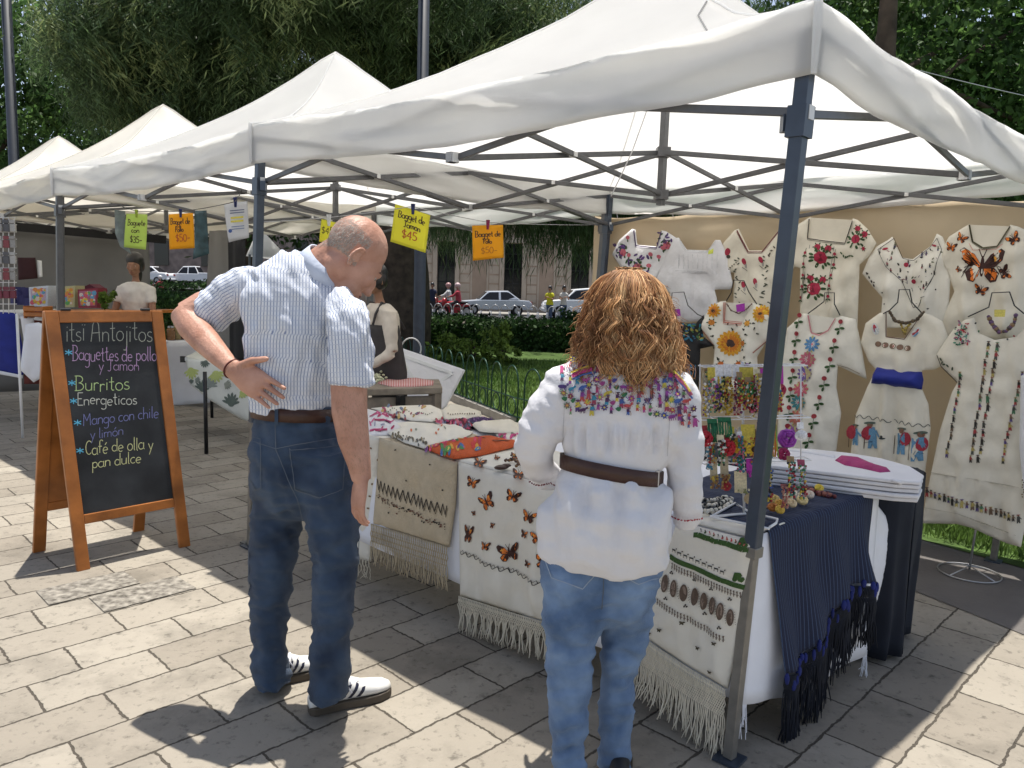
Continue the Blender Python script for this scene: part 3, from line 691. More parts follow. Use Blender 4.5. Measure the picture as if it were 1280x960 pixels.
def fringe(name, parent, mat, roots, length, r=.0022, sway=.012, lattice=0, lat_amp=.012, knots=True, bunch=1):
    """roots: points with hanging direction -z (plus sway); lattice = height of the knotted net above the loose ends"""
    b = MB(); n = len(roots)
    ax = (Vector(roots[-1])-Vector(roots[0])).normalized()
    for i, p in enumerate(roots):
        p = Vector(p); L_ = length(i/(n-1)) if callable(length) else length; pts = [p]; z = 0
        if lattice:
            rows = max(2, int(lattice/.022)); 
            for k in range(1, rows+1):
                s = (1 if (i+k) % 2 else -1); q = p + ax*(s*lat_amp*.5) - V(0, 0, lattice*k/rows) + V(0, 0, 0); pts.append(q+V(0, -.002*(k % 2), 0))
        e = pts[-1]; sw = V(random.gauss(0, 1), random.gauss(0, 1)*.6, 0)*sway; gx = V(0, 0, 0)
        if bunch > 1:
            g = (i//bunch)*bunch + (bunch-1)/2; gx = ax*((g-i)*((Vector(roots[-1])-Vector(roots[0])).length/(n-1))*.92)
        l2 = L_*random.uniform(.88, 1.1)
        for k in range(1, 6):
            t = k/5; pts.append(e - V(0, 0, l2*t) + sw*(t*t) + gx*min(1, t*2.2) + V(random.gauss(0, .002), random.gauss(0, .002), 0))
        b.tube(pts, [r]*(len(pts)-1)+[r*.6], 4)
    return b.build(name, mat, parent, True, fix=False)

# ---------------------------------------------------------------- tents
E1 = V(-.753, .647, 0); E2 = V(.72, .69, 0)
LEAN = V(.085, -.012, 0)
ZT, ZB = 2.33, 2.13
def tent(label, T1, mat, steel, peak=3.3, near=False):
    """pop-up canopy; T1 = roof corner nearest the camera, rows run along E1, depth along E2"""
    T1 = V(*T1); Cn = [T1, T1+E1*3.0, T1+E1*3.0+E2*3.0, T1+E2*3.0]
    t = thing('market_tent', label, 'tent', T1-LEAN)
    def xy(u, v): return Cn[0]*((1-u)*(1-v)/4)+Cn[1]*((1+u)*(1-v)/4)+Cn[2]*((1+u)*(1+v)/4)+Cn[3]*((1-u)*(1+v)/4)
    def roof(u, v):
        r = max(abs(u), abs(v)); s = (min(abs(u), abs(v))/r) if r > 1e-6 else 0; p = xy(u, v)
        z = ZT + (peak-ZT)*(.48*(1-r)+.52*(1-r)**2.3) - .05*(1-s*s)*r*(1-.35*r)*1.3 - .02*(1-s*s)*(1-r)
        z += .012*noise.noise(p*1.7+V(3, 1, 0)) + .006*noise.noise(p*5) 
        return V(p.x, p.y, z)
    b = MB(); NP, NR = 28, 20; per = []
    for k, (p, q) in enumerate((((-1,-1),(1,-1)),((1,-1),(1,1)),((1,1),(-1,1)),((-1,1),(-1,-1)))):
        for i in range(NP): per.append((p[0]+(q[0]-p[0])*i/NP, p[1]+(q[1]-p[1])*i/NP))
    n = len(per); vs = [roof(u*j/NR, v*j/NR) for j in range(1, NR+1) for u, v in per] + [roof(0, 0)]
    b.add(vs, [(j*n+i, j*n+(i+1) % n, (j+1)*n+(i+1) % n, (j+1)*n+i) for j in range(NR-1) for i in range(n)] + [(len(vs)-1, (i+1) % n, i) for i in range(n)])
    cn = b.build('canopy', mat, t, True, fix=False); m = cn.modifiers.new('s', 'SOLIDIFY'); m.thickness = .003
    seam = MB()
    for su, sv in ((-1,-1),(1,-1),(1,1),(-1,1)): seam.tube([roof(su*k/20, sv*k/20)+V(0, 0, .003) for k in range(21)], .0045, 6)
    seam.build('hip_seam', mat, cn, True)
    for k in range(4):
        A, B = Cn[k], Cn[(k+1) % 4]; out = V((B-A).y, -(B-A).x, 0).normalized(); ctr = (Cn[0]+Cn[2])/2
        if out.dot((A+B)/2-ctr) < 0: out = -out
        nn = 72; b = MB(); vs = []; kk = k
        for j in range(9):
            j = j/2
            for i in range(nn+1):
                u = i/nn; p = A.lerp(B, u); d = 4*u*(1-u); uu, vv = [(-1+2*u, -1), (1, -1+2*u), (1-2*u, 1), (-1, 1-2*u)][k]
                top = roof(uu, vv).z; z = top + (ZB-.012*d-ZT)*(j/4) - .02*d*(j/4)*0
                wv = .022*noise.noise(V(u*5+k*7, j*.35, T1.x))*(.25+j/4) + .010*sin(u*17+j*.9+k)*d + .013*(sqrt(noise.noise(V(u*3.2+k*5, j*1.1+u*2.5, T1.y+4))**2+.008)-.2)*2 + .004*noise.noise(V(u*26, j*1.5, k))
                q = p + out*((wv + .006)*min(1, 14*u*(1-u))); vs.append(V(q.x, q.y, z))
        b.add(vs, [(j*(nn+1)+i, j*(nn+1)+i+1, (j+1)*(nn+1)+i+1, (j+1)*(nn+1)+i) for j in range(8) for i in range(nn)])
        vo = b.build('valance', mat, cn, True, fix=False); m = vo.modifiers.new('s', 'SOLIDIFY'); m.thickness = .003
    b = MB()
    for k in range(4):
        a = Cn[k]; c2 = (Cn[0]+Cn[2])/2; o_ = (a-c2).normalized(); b.tube([a+V(0, 0, ZT+.012), a+o_*.004+V(0, 0, ZT-.06), a+o_*.002+V(0, 0, ZB+.004)], [.012, .014, .009], 8)
    b.build('corner_pocket', mat, cn)
    ins = [Cn[0]+(E1+E2)*.035, Cn[1]+(E2-E1)*.035, Cn[2]-(E1+E2)*.035, Cn[3]+(E1-E2)*.035]
    for k, a in enumerate(ins):
        b = MB(); bot = a-LEAN; mid = bot.lerp(a, .42)+V(0, 0, .90); top = V(a.x, a.y, ZT-.06)
        base = V(bot.x, bot.y, .012); f = .88
        spl = base.lerp(top, .30)
        b.bar(spl, top, .043, .043, up=E2)
        lg = b.build('leg', steel, t); bevel(lg, .004); b = MB(); b.bar(base, base.lerp(top, .33), .034, .034, up=E2); b.bar(spl, spl+(top-base).normalized()*.035, .050, .050, up=E2); bevel(b.build('inner_tube', M['bare_steel'] if near else M['steel'], lg), .003)
        b = MB(); sp2 = base.lerp(top, .885); b.bar(sp2-(top-base).normalized()*.045, sp2+(top-base).normalized()*.045, .058, .058, up=E2)
        b.box(sp2+E1*(.04 if k in (0, 3) else -.04), (.03, .03, .05)); b.build('slider_bracket', steel, lg)
        b = MB(); b.box((bot.x, bot.y, .007), (.085, .085, .008), Matrix.Rotation(math.atan2(E1.y, E1.x), 3, 'Z')); b.build('foot_plate', steel, lg)
    zt, zb = ZT-.07, 2.035
    def unit(p, q, wd=.026):
        b = MB(); off = V((q-p).y, -(q-p).x, 0).normalized()*.015
        up = lambda a, z: V(a.x, a.y, z)
        b.bar(up(p, zt)+off, up(q, zb)+off, .014, wd); b.bar(up(p, zb)-off, up(q, zt)-off, .014, wd); o = b.build('scissor_truss', M['steel'], t); bevel(o, .003)
        j = MB(); c = (up(p, (zt+zb)/2)+up(q, (zt+zb)/2))/2; j.bar(c-off*1.9, c+off*1.9, .022, .022)
        for e in (p, q): j.bar(up(e, zb)-off*1.6, up(e, zb)+off*1.6, .032, .04)
        j.build('joint', M['white_plastic'], o)
    mids = []
    for k in range(4):
        a, c = ins[k], ins[(k+1) % 4]; mm = (a+c)/2; mids.append(mm); unit(a, mm); unit(c, mm)
    ctr = (ins[0]+ins[2])/2
    for mm in mids: unit(mm, ctr)
    b = MB(); b.bar(V(ctr.x, ctr.y, 1.98), V(ctr.x, ctr.y, peak-.12), .034, .034, up=E2); b.box((ctr.x, ctr.y, zb), (.07, .07, .05)); b.box((ctr.x, ctr.y, zt), (.07, .07, .05)); b.build('centre_mast', M['steel'], t)
    return t, Cn, roof
TA = V(.83, 2.28, 0); TB = TA+E1*2.985+E2*.030
M['bare_steel'] = P('worn_grey_steel', (.22,.205,.18), .4, metal=.4, var=.15, scale=20)
nearT, CA, roofA = tent('nearest white market canopy sheltering the embroidery stall', TA, M['canopy'], M['steel_navy'], near=True)
tent('second white market canopy behind the bald man, next to the nearest one', TB, M['canopy'], M['steel'])
tent('third white market canopy over the left seller with dark hair', TB+E1*2.985+E2*.03, M['canopy_old'], M['steel'])
tent('white market canopy at the far left end of the row', TB+E1*5.97+E2*.06, M['canopy_old'], M['steel'])
# small chevron stitched on the near roof
hd = bpy.data.objects
b = MB()
def roof_at(x, y):
    best = None
    for i in range(61):
        pass
# ---------------------------------------------------------------- side sheets
# tan backdrop behind the dresses, tied along the rear frame of the near tent
B0 = CA[2]+E2*.05; B1 = CA[3]+E2*.05-E1*.45
BN = -E2
def bd_plane(off): return Plane(B0+BN*off, BN)
BP = bd_plane(0)
bt = thing('backdrop', 'tan cloth backdrop tied along the rear of the stall behind the dresses', 'backdrop', (B0.x, B0.y, .1))
bl = BP(744, 300); 
def bdf(u, v):
    p = B0.lerp(B1, u) ; s0 = (bl-B0).dot((B1-B0).normalized())/(B1-B0).length
    p = B0.lerp(B1, s0+(1-s0)*u); zt_ = 2.12 - .10*exp(-((u*8) % 1-.5)**2*6)*.15 - .02*sin(u*9); zb_ = .16+.02*sin(u*7)
    z = zt_+(zb_-zt_)*v; w_ = .028*noise.noise(V(u*6, v*2.2, 1))+.02*noise.noise(V(u*15, v*4, 5))+.05*exp(-((v-.09)/.05)**2)*noise.noise(V(u*5, .3, 9))
    return V(p.x, p.y, z)+BN*w_
surf('cloth', bdf, 90, 50, M['tan'], bt, .004)
b = MB()
for u in (.06, .2, .36, .52, .68, .84):
    p = bdf(u, 0); q = V(p.x, p.y, 2.20)+E2*.02; b.tube([p, p+(q-p)*.5+BN*.03, q], .003, 5)
b.build('tie_cord', M['white_wire'], bt)
# grey side sheets of the booths further left
M['greysheet'] = P('grey_tarpaulin', (.19, .185, .18), .7, var=.14, scale=1.6, bump=.5, bscale=4, transl=.15)
t = thing('side_sheet', 'grey tarpaulin sheet closing the third booth behind the left seller', 'tarpaulin', (-5.2, 9.3, .2))
A0 = atY(-40, 300, 9.0); A1 = atY(186, 300, 10.0)
def gs(u, v):
    p = A0.lerp(A1, u); z = 2.12+(.1-2.12)*v - (.06*sin(u*3.1)*(1-v)); w_ = .05*noise.noise(V(u*5, v*3, 2)); return V(p.x+w_, p.y-w_, z)
surf('cloth', gs, 30, 16, M['greysheet'], t)
b = MB(); b.bar(V(A0.x, A0.y-.06, 2.08), V(A1.x+.25, A1.y-.06, 2.0), .02, .10); b.build('shadowed_valance_band', M['black_cloth'], t)  # black strip standing in for the shadowed bottom of the tent valance
t = thing('side_sheet', 'narrow grey cloth sheet beside the white flyer and near tent leg', 'tarpaulin', (-2.9, 7.6, .2))
A2 = atY(262, 300, 7.9); A3 = atY(288, 300, 7.7)
def gs2(u, v): p = A2.lerp(A3, u); return V(p.x-.10*v*(1-u), p.y+.02*sin(u*9), 2.0-1.5*v)
surf('cloth', gs2, 10, 10, M['greysheet'], t)
t = thing('side_sheet', 'black cloth strip hanging beside the near tent leg and narrow grey sheet', 'tarpaulin', (-2.5, 7.0, .2))
A4 = atY(285, 300, 7.2); A5 = atY(306, 300, 7.1)
def gs3(u, v): p = A4.lerp(A5, u); return V(p.x, p.y+.02*sin(u*9), 1.92-1.2*v)
surf('cloth', gs3, 8, 8, M['black_cloth'], t)
# a far small white tent roof seen between the post and the man's head
t = thing('market_tent', 'small distant white tent roof beside the bald man', 'tent', (-5.6, 18, 0)); c = atY(335, 298, 18)
b = MB(); w0 = atY(312, 318, 17.4); w1 = atY(362, 324, 18.5); tp = atY(326, 286, 18.5)
for a, q in ((w0, w1),): b.prism([tp, w0, w1], V(-.5, 1.2, 0))
b.build('canopy', M['canopy'], t); b = MB()
for q in (w0, w1): b.bar(V(q.x, q.y, 0), q, .04)
b.build('legs', M['steel'], t)

# ---------------------------------------------------------------- chalk board
FL, FR = V(-2.194, 3.781, 0), V(-1.799, 4.222, 0); RL = V(-2.595, 4.048, 0); AL = V(-2.392, 3.915, 1.325); RR = RL+(FR-FL); AR = AL+(FR-FL)
sb = thing('chalkboard_sign', 'wooden folding chalkboard listing the food in coloured chalk', 'chalkboard', (FL+RR)/2)
def panel(p0, p1, q0, q1, nrm_hint, slate):
    u = (p1-p0); up = ((q0+q1)/2-(p0+p1)/2); n = u.cross(up).normalized()
    if n.dot(nrm_hint) < 0: n = -n
    Lw = u.length; Lh = up.length; P_ = lambda a, h, d=0: p0.lerp(p1, a)+(q0.lerp(q1, a)-p0.lerp(p1, a))*h + n*d
    fw = .062/Lw; fh = .062/Lh
    b = MB()
    def slab(a0, a1, h0, h1, d0=-.024, d1=0.0):
        vs = [P_(a, h, d) for d in (d0, d1) for a, h in ((a0, h0), (a1, h0), (a1, h1), (a0, h1))]
        b.add(vs, [(3,2,1,0), (4,5,6,7), (0,1,5,4), (1,2,6,5), (2,3,7,6), (3,0,4,7)])
    slab(0, fw, 0, 1); slab(1-fw, 1, 0, 1); slab(fw, 1-fw, 1-fh, 1, -.023, -.001); slab(fw, 1-fw, .175, .175+fh*.8, -.023, -.001)
    fr = b.build('frame' if slate else 'rear_frame', M['orange_wood'], sb); bevel(fr, .004)
    b = MB(); slab(fw, 1-fw, .175+fh*.8, 1-fh, -.018, -.010); 
    b.build('slate' if slate else 'rear_panel', M['slate'] if slate else M['orange_wood'], sb)
    return P_, n
M['slate'] = P('black_chalkboard_slate', (.018, .020, .023), .55, var=.55, scale=5, bump=.05, col2=(.034, .037, .041))
PF, nF = panel(FL, FR, AL+V(.02, -.02, 0), AR+V(.02, -.02, 0), V(.6, -.7, .2), True)
panel(RL, RR, AL+V(-.015, .015, -.002), AR+V(-.015, .015, -.002), V(-.6, .7, .2), False)
b = MB(); 
for e in (AL, AR): b.tube([e+(AR-AL)*.12*(1 if e == AL else -1)+V(0,0,.004)-E1*.02, e+(AR-AL)*.2*(1 if e == AL else -1)+V(0,0,.004)-E1*.02], .008, 8)
b.build('hinge', M['black_metal'], sb)
slate_pl = Plane(PF(.5, .5, -.0095), nF)
# stroke letters: x 0..w, y up, x-height .5, ascender 1
def arc(cx, cy, rx, ry, a0, a1, n=9): return [(cx+rx*cos(radians(a0+(a1-a0)*i/n)), cy+ry*sin(radians(a0+(a1-a0)*i/n))) for i in range(n+1)]
_o = arc(.22, .25, .2, .25, 60, 420)
G = {'a': (.48, [arc(.2, .25, .19, .24, 50, 320), [(.40, .5), (.40, .08), (.46, 0)]]), 'b': (.46, [[(.06, 1), (.06, 0)], arc(.22, .25, .18, .24, 150, -150)]),
 'c': (.40, [arc(.22, .25, .19, .25, 50, 310)]), 'd': (.48, [arc(.2, .25, .18, .24, 40, 320), [(.40, 1), (.40, 0)]]), 'e': (.44, [[(.04, .25), (.38, .28)]+arc(.21, .25, .18, .25, 10, 310)]),
 'f': (.34, [arc(.24, .82, .12, .16, 20, 180)+[(.12, 0)], [(0, .5), (.28, .5)]]), 'g': (.48, [arc(.2, .25, .18, .24, 40, 320), [(.40, .5), (.40, -.25)]+arc(.22, -.25, .18, .17, 0, -150)]),
 'h': (.46, [[(.05, 1), (.05, 0)], [(.05, .3)]+arc(.22, .32, .16, .17, 150, 0)+[(.38, 0)]]), 'i': (.2, [[(.08, .5), (.08, 0)], [(.07, .68), (.10, .72)]]), 'I': (.24, [[(.10, .6), (.10, 0)], [(.02, .75), (.04, .80)], [(.16, .75), (.18, .80)]]),
 'j': (.24, [[(.14, .5), (.14, -.25), (.08, -.4), (-.04, -.38)], [(.13, .68), (.16, .72)]]), 'l': (.2, [[(.08, 1), (.08, .08), (.14, 0)]]),
 'm': (.68, [[(.05, .5), (.05, 0)], [(.05, .32)]+arc(.19, .34, .13, .15, 150, 0)+[(.32, 0)], [(.32, .32)]+arc(.46, .34, .13, .15, 150, 0)+[(.59, 0)]]),
 'n': (.46, [[(.05, .5), (.05, 0)], [(.05, .3)]+arc(.22, .32, .16, .17, 150, 0)+[(.38, 0)]]), 'o': (.46, [_o]), 'p': (.46, [[(.06, .5), (.06, -.4)], arc(.22, .25, .18, .24, 150, -150)]),
 'q': (.48, [arc(.2, .25, .18, .24, 40, 320), [(.40, .5), (.40, -.4)]]), 'r': (.34, [[(.06, .5), (.06, 0)], [(.06, .3)]+arc(.2, .32, .13, .17, 160, 40)]), 's': (.36, [arc(.19, .37, .13, .12, 40, 270, 6)+arc(.17, .12, .15, .125, 90, -150, 6)]),
 't': (.34, [[(.14, .9), (.14, .1), (.2, 0), (.28, .03)], [(0, .56), (.28, .58)]]), 'u': (.46, [[(.05, .5), (.05, .15)]+arc(.21, .16, .16, .16, 180, 340)+[(.38, .5), (.38, 0)]]),
 'v': (.4, [[(.02, .5), (.18, 0), (.36, .5)]]), 'y': (.42, [[(.03, .5), (.19, .05)], [(.38, .5), (.10, -.38)]]), 'z': (.4, [[(.04, .5), (.36, .5), (.04, 0), (.36, 0)]]), ' ': (.26, []),
 'A': (.62, [[(.02, 0), (.10, .6)]+arc(.28, .75, .17, .25, 180, 0)+[(.5, 0)], [(.06, .42), (.52, .45)]]), 'B': (.56, [[(.08, 1), (.08, 0)], [(.0, 1)]+arc(.22, .76, .22, .24, 90, -90)+arc(.22, .26, .27, .26, 90, -90)+[(.0, 0)]]),
 'C': (.5, [arc(.28, .5, .25, .5, 50, 310)]), 'E': (.46, [[(.42, 1), (.06, 1), (.06, 0), (.42, 0)], [(.06, .52), (.34, .52)]]), 'J': (.5, [[(.05, 1), (.46, 1)], [(.28, 1), (.28, .1), (.18, -.03), (.05, .05)]]),
 'M': (.72, [[(.06, 0), (.08, 1), (.32, .4), (.56, 1), (.62, 0)]]), 'P': (.5, [[(.08, 1), (.08, 0)], [(.0, .98)]+arc(.2, .74, .24, .25, 90, -90)+[(.06, .5)]]),
 '$': (.46, [arc(.22, .68, .17, .19, 30, 270, 7)+arc(.22, .28, .18, .20, 90, -150, 7), [(.22, 1.08), (.22, -.08)]]), '4': (.46, [[(.3, 0), (.3, .95), (.03, .35), (.42, .35)]]), '5': (.44, [[(.38, .95), (.08, .95), (.07, .55)]+arc(.19, .3, .2, .28, 110, -140)]),
 '0': (.46, [arc(.22, .48, .19, .48, 90, 450, 12)]), '3': (.42, [arc(.18, .72, .17, .22, 150, -90, 7)+arc(.18, .25, .19, .25, 90, -150, 7)]), '1': (.26, [[(.03, .75), (.14, .95), (.14, 0)]]), '2': (.42, [arc(.2, .7, .17, .25, 160, -30, 7)+[(.03, 0), (.4, 0)]]), '-': (.4, [[(.05, .4), (.35, .42)]]), '*': (.5, [[(.25, .05), (.25, .75)], [(.0, .22), (.5, .58)], [(.0, .58), (.5, .22)]]),
 'N': (.56, [[(.06, 0), (.06, .9), (.46, .05), (.46, .95)]]), 'F': (.44, [[(.06, 0), (.06, .95), (.4, .95)], [(.06, .5), (.32, .5)]]), 'S': (.44, [arc(.22, .72, .17, .22, 30, 270, 7)+arc(.22, .26, .19, .25, 90, -150, 7)]), "'": (.1, [[(.0, .85), (.1, 1.0)]])}
def write(d, text, x0, y0, x1, y1, hgt, col, wd, accents=(), jit=.03):
    """stroke-letter text from (x0,y0) to (x1,y1) baseline in cloth/board coordinates, y downwards"""
    W = sum(G[c][0] for c in text); L_ = sqrt((x1-x0)**2+(y1-y0)**2); ux, uy = (x1-x0)/L_, (y1-y0)/L_; sx = L_/W; cur = 0
    for i, c in enumerate(text):
        w_, strokes = G[c]; j = random.gauss(0, jit); sc = 1+random.gauss(0, jit)
        S = list(strokes)
        if i in accents: S = S + [[(.18, .66), (.30, .84)]]
        for st in S:
            pts = [((cur+px)*sx*1.0, (py*sc+j)*hgt) for px, py in st]
            d.line([(x0+ux*a+uy*h*.0, y0+uy*a-h) for a, h in pts], wd, col)
        cur += w_
ck = Deco(lambda x, y, o=0: slate_pl(x, y, o), .0006)
wht, vio, grn, blu, yel, cya = (.55,.56,.50), (.42,.27,.45), (.42,.55,.25), (.17,.18,.38), (.55,.55,.28), (.10,.42,.62)
write(ck, 'itsI Antojitos', 82, 426.5, 191, 426.5, 25, (.40,.41,.34), .95)
write(ck, 'Baguettes de pollo', 90, 451, 196, 451, 18.5, vio, .95)
write(ck, 'y Jamon', 123, 463.5, 174, 463.5, 14, vio, .8)
write(ck, 'Burritos', 93, 489, 162, 487.5, 19, grn, 1.05)
write(ck, 'Energeticos', 96, 506.5, 171, 505.5, 14.5, wht, .95)
write(ck, 'Mango con chile', 103, 532.5, 198, 521.5, 15, blu, .95)
write(ck, 'y limon', 112, 549, 154, 543.5, 13, blu, .85, accents=(5,))
write(ck, 'Cafe de olla y', 106, 568.5, 191, 561, 16.5, yel, .95, accents=(3,))
write(ck, 'pan dulce', 114, 586, 176, 577.5, 15, yel, .95)
for x, y in ((85, 441), (89, 479), (91, 501.5), (96, 528.5), (99, 563.5)): write(ck, '*', x-4.5, y+4, x+4.5, y+4, 10.5, cya, 1.2, jit=0)
ck.build(sb, 'chalk_writing')

# ---------------------------------------------------------------- hanging price papers
def paper(label, cx, cy, px, col, lines, Y, clip=(.02,.03,.12), rotz=0.0):
    """px: 4 photo corners TL TR BR BL at distance Y"""
    pl = Plane(atY(cx, cy, Y), V(.15+rotz, -1, .02)); t = thing('price_sheet', label, 'paper sign', pl(cx, px[0][1]))
    m = P('coloured_paper', col, .8, var=.05, scale=8, transl=.5)
    TL, TR, BR, BL = px
    def q(u, v, o=0):
        x = (TL[0]*(1-u)+TR[0]*u)*(1-v)+(BL[0]*(1-u)+BR[0]*u)*v; y = (TL[1]*(1-u)+TR[1]*u)*(1-v)+(BL[1]*(1-u)+BR[1]*u)*v
        return pl(x, y, o+.012*sin(pi*v)*sin(u*3+1)*1.0+.006*sin(u*5))
    surf('sheet', lambda u, v: q(u, v), 10, 10, m, t, .0012)
    d = Deco(lambda x, y, o=0: q(x, y/ (1.28), o+.0012), .0005)
    for txt, x0, x1, y, h, c, wd in lines: write(d, txt, x0, y*1.28, x1, y*1.28, h, c, wd, jit=.04)
    d.build(t, 'writing')
    b = MB(); c0 = q(.5, .0, .006); b.bar(c0+V(-.006, 0, .035), c0+V(0, 0, -.03), .009, .012); b.bar(c0+V(.008, 0, .035), c0+V(0.001, 0, -.03), .009, .012)
    b.build('clip', C(*clip), t)
    return t
ink = (.05,.03,.02); rd = (.45,.10,.03)
yellow, lime, orange = (.86,.82,.09), (.64,.80,.22), (.90,.50,.03)
paper('yellow paper pricing ham baguettes, tilted, just right of the bald man', 513, 285, [(494,255),(538,269),(532,316),(488,302)], yellow, [('Bagget de', .12, .88, .30, .24, ink, .028), ('Jamon', .30, .78, .52, .22, ink, .028), ('$45', .28, .72, .80, .28, rd, .03)], 4.96)
paper('orange paper pricing chicken baguettes, hanging between man and woman', 610, 303, [(590,282),(629,281),(630,322),(591,326)], orange, [('Bagget de', .08, .92, .34, .22, ink, .028), ('Pollo', .34, .62, .54, .18, ink, .028), ('$50-', .26, .80, .84, .24, (.5,.2,.02), .028)], 5.43, (.25,.02,.08))
paper('orange price paper hanging left of the near tent leg', 227, 289, [(211,268),(241,266),(243,310),(212,312)], orange, [('Bagget de', .08, .86, .30, .22, ink, .03), ('Pollo', .28, .60, .52, .2, ink, .03), ('$50-', .28, .85, .80, .26, rd, .03)], 6.2)
paper('lime green price paper hanging above the left seller', 169, 289, [(158,267),(184,268),(182,312),(155,309)], lime, [('Baguete', .12, .92, .33, .22, ink, .03), ('con', .32, .68, .55, .18, ink, .03), ('$35-', .28, .82, .84, .24, ink, .03)], 6.5, (.3,.4,.05))
paper('yellow paper mostly hidden behind the bald head', 409, 288, [(402,274),(420,278),(416,306),(399,302)], yellow, [('$45', .1, .9, .6, .4, ink, .04)], 4.55, (.6,.6,.6))
ft_ = paper('white printed flyer clipped beside the near tent leg', 293, 277, [(280,256),(309,251),(311,297),(286,303)], (.72,.73,.76), [], 5.3)
fd = Deco(lambda x, y, o=0: Plane(atY(293, 277, 5.3), V(.15, -1, .02))(x, y, o+.018), .0005)
for y in (264, 267): fd.line([(288, y), (306, y-1.6)], 1.2, (.08,.10,.2))
for y in (273, 277.5): fd.line([(289, y), (305, y-1.5)], 2.4, (.62,.55,.08))
for y in (284, 287): fd.line([(290, y), (306, y-1.5)], 1.0, (.12,.18,.35))
fd.disc(288.5, 289, 2.4, (.05,.10,.3)); fd.build(ft_, 'print')
def cord(label, pts, r=.003, mat='black_metal'):
    b = MB(); P_ = []
    for a, c in zip(pts, pts[1:]):
        for k in range(6): t_ = k/6; q = a.lerp(c, t_); q = q - V(0, 0, .04*(c-a).length*.5*4*t_*(1-t_)*.3); P_.append(q)
    P_.append(pts[-1]); b.tube(P_, r, 5); return tag(b.build('cord', M[mat], smooth=True), label, 'cord')
cord('thin dark cord carrying the left price papers to the near tent leg', [atY(302, 238, 4.4), atY(294, 252, 5.3), atY(227, 264, 6.2), atY(170, 264, 6.5), atY(78, 232, 6.4)])
cord('thin pale cord carrying the yellow and orange price papers to the rear corner', [atY(318, 278, 4.3), atY(410, 272, 4.55), atY(515, 258, 4.96), atY(611, 278, 5.43), atY(752, 281, 6.2)], .0025, 'chrome')
cord('thin white cord dangling under the near canopy roof', [atY(812, 128, 3.6), atY(790, 190, 3.7), atY(764, 245, 3.9)], .003, 'white_wire')
cord('thin cable crossing the leaves at the right', [atY(1080, 70, 9), atY(1290, 122, 9)], .006, 'chrome')
# clear plastic bags hanging near the green and orange papers
M['film'] = P('clear_plastic_film', (.30, .36, .38), .18, var=.3, scale=14, transl=.5, bump=.6, bscale=20)
M['film_dark'] = P('dark_printed_film', (.05, .10, .12), .2, var=.5, scale=14, transl=.3, bump=.6, bscale=20)
for nm, lab, po, Y, mt in (('plastic_bag', 'crumpled dark plastic bag hanging left of the lime paper', [(143,262),(156,264),(157,300),(164,318),(150,308),(144,292)], 6.7, 'film'),
      ('printed_picture', 'dark teal printed picture hanging right of the orange paper', [(243,264),(258,263),(261,317),(241,324),(243,300)], 6.6, 'film_dark')):
    o, m_ = cloth_shape(nm, po, Plane(atY(po[0][0], po[0][1], Y), V(0, -1, 0)), M[mt], bulge=.015, k=4, res=4); tag(o, lab, 'plastic bag' if 'bag' in nm else 'picture')
# ---------------------------------------------------------------- craft table
TR_, TA_, TB_ = V(.777, 2.371, 0), V(-.729, .685, 0), V(.757, .653, 0)
def tp(t, d, z): return TR_ + TA_*t + TB_*d + V(0, 0, z)
TN = TA_.cross(V(0,0,1)).normalized(); TN = TN if TN.y < 0 else -TN      # out of the long front
EN = -TA_                                                                  # out of the right end
def table(name, label, corners, ztop, mat, legmat, round_=0):
    t = thing(name, label, 'table', (corners[0]+corners[2])/2); b = MB(); b.prism([c+V(0,0,ztop-.03) for c in corners], V(0, 0, .03)); bevel(b.build('tabletop', mat, t), .006)
    c0 = sum(corners, V(0,0,0))/4
    for c in corners: 
        p = c.lerp(c0, .14); l = MB(); l.tube([p+V(0,0,ztop-.03), p], .014, 8); l.build('leg', legmat, t, True)
    return t
LT, DT = 2.66, .88
table('craft_table', 'long folding table buried under embroidered cloths', [tp(0.01, .01, 0), tp(LT-.01, .01, 0), tp(LT-.01, DT-.01, 0), tp(0.01, DT-.01, 0)], .742, M['white_plastic'], M['steel'])
# white under-cloth: top, front drop and end drop
tt = thing('tablecloth', 'plain white tablecloth draped to near the ground under the embroidered cloths', 'tablecloth', tp(LT/2, 0, .2))
b = surf('top_cloth', lambda u, v: tp(u*LT, v*DT, .747), 20, 8, M['white_cloth'], tt, .003)
def drop(u, v):
    z = .745-(.545+.02*sin(u*6))*v; w_ = (.018*sin(u*21+sin(u*5)*2)+.012*noise.noise(V(u*9, v*2, 0)))*v+.003
    return tp(u*LT, 0, z)+TN*(w_+.006+.012*v)
surf('front_drop', drop, 90, 12, M['white_cloth'], tt, .003)
def edrop(u, v):
    z = .745-(.55+.27*min(u, .4))*v; w_ = (.012*sin(u*14+1)+.02*noise.noise(V(u*4, v*2, 5)))*v
    return tp(0, u*DT, z)+EN*(w_+.008)+TN*(.03*v*(1-u))
surf('end_drop', edrop, 30, 12, M['white_cloth'], tt, .003)
ep = Plane(tp(0, 0, 0)+EN*.085, EN); cloth_shape('hanging_corner', [(1080,628),(1089,621),(1108,646),(1128,677),(1121,702),(1111,730),(1119,766),(1096,766),(1090,720)], ep, M['white_cloth'], tt, .012, 5, [(.012, 1, .2, .3, 640, 760)], 4)
b = MB()
for k in range(26):
    u = k/25*.06+.0; p = edrop(u if k < 13 else .94+u, 1); b.tube([p, p+V(random.gauss(0, .004), 0, -.04), p+V(random.gauss(0, .008), random.gauss(0, .006), -random.uniform(.05, .13))], .0012, 4)
b.build('loose_threads', M['white_cloth'], tt)
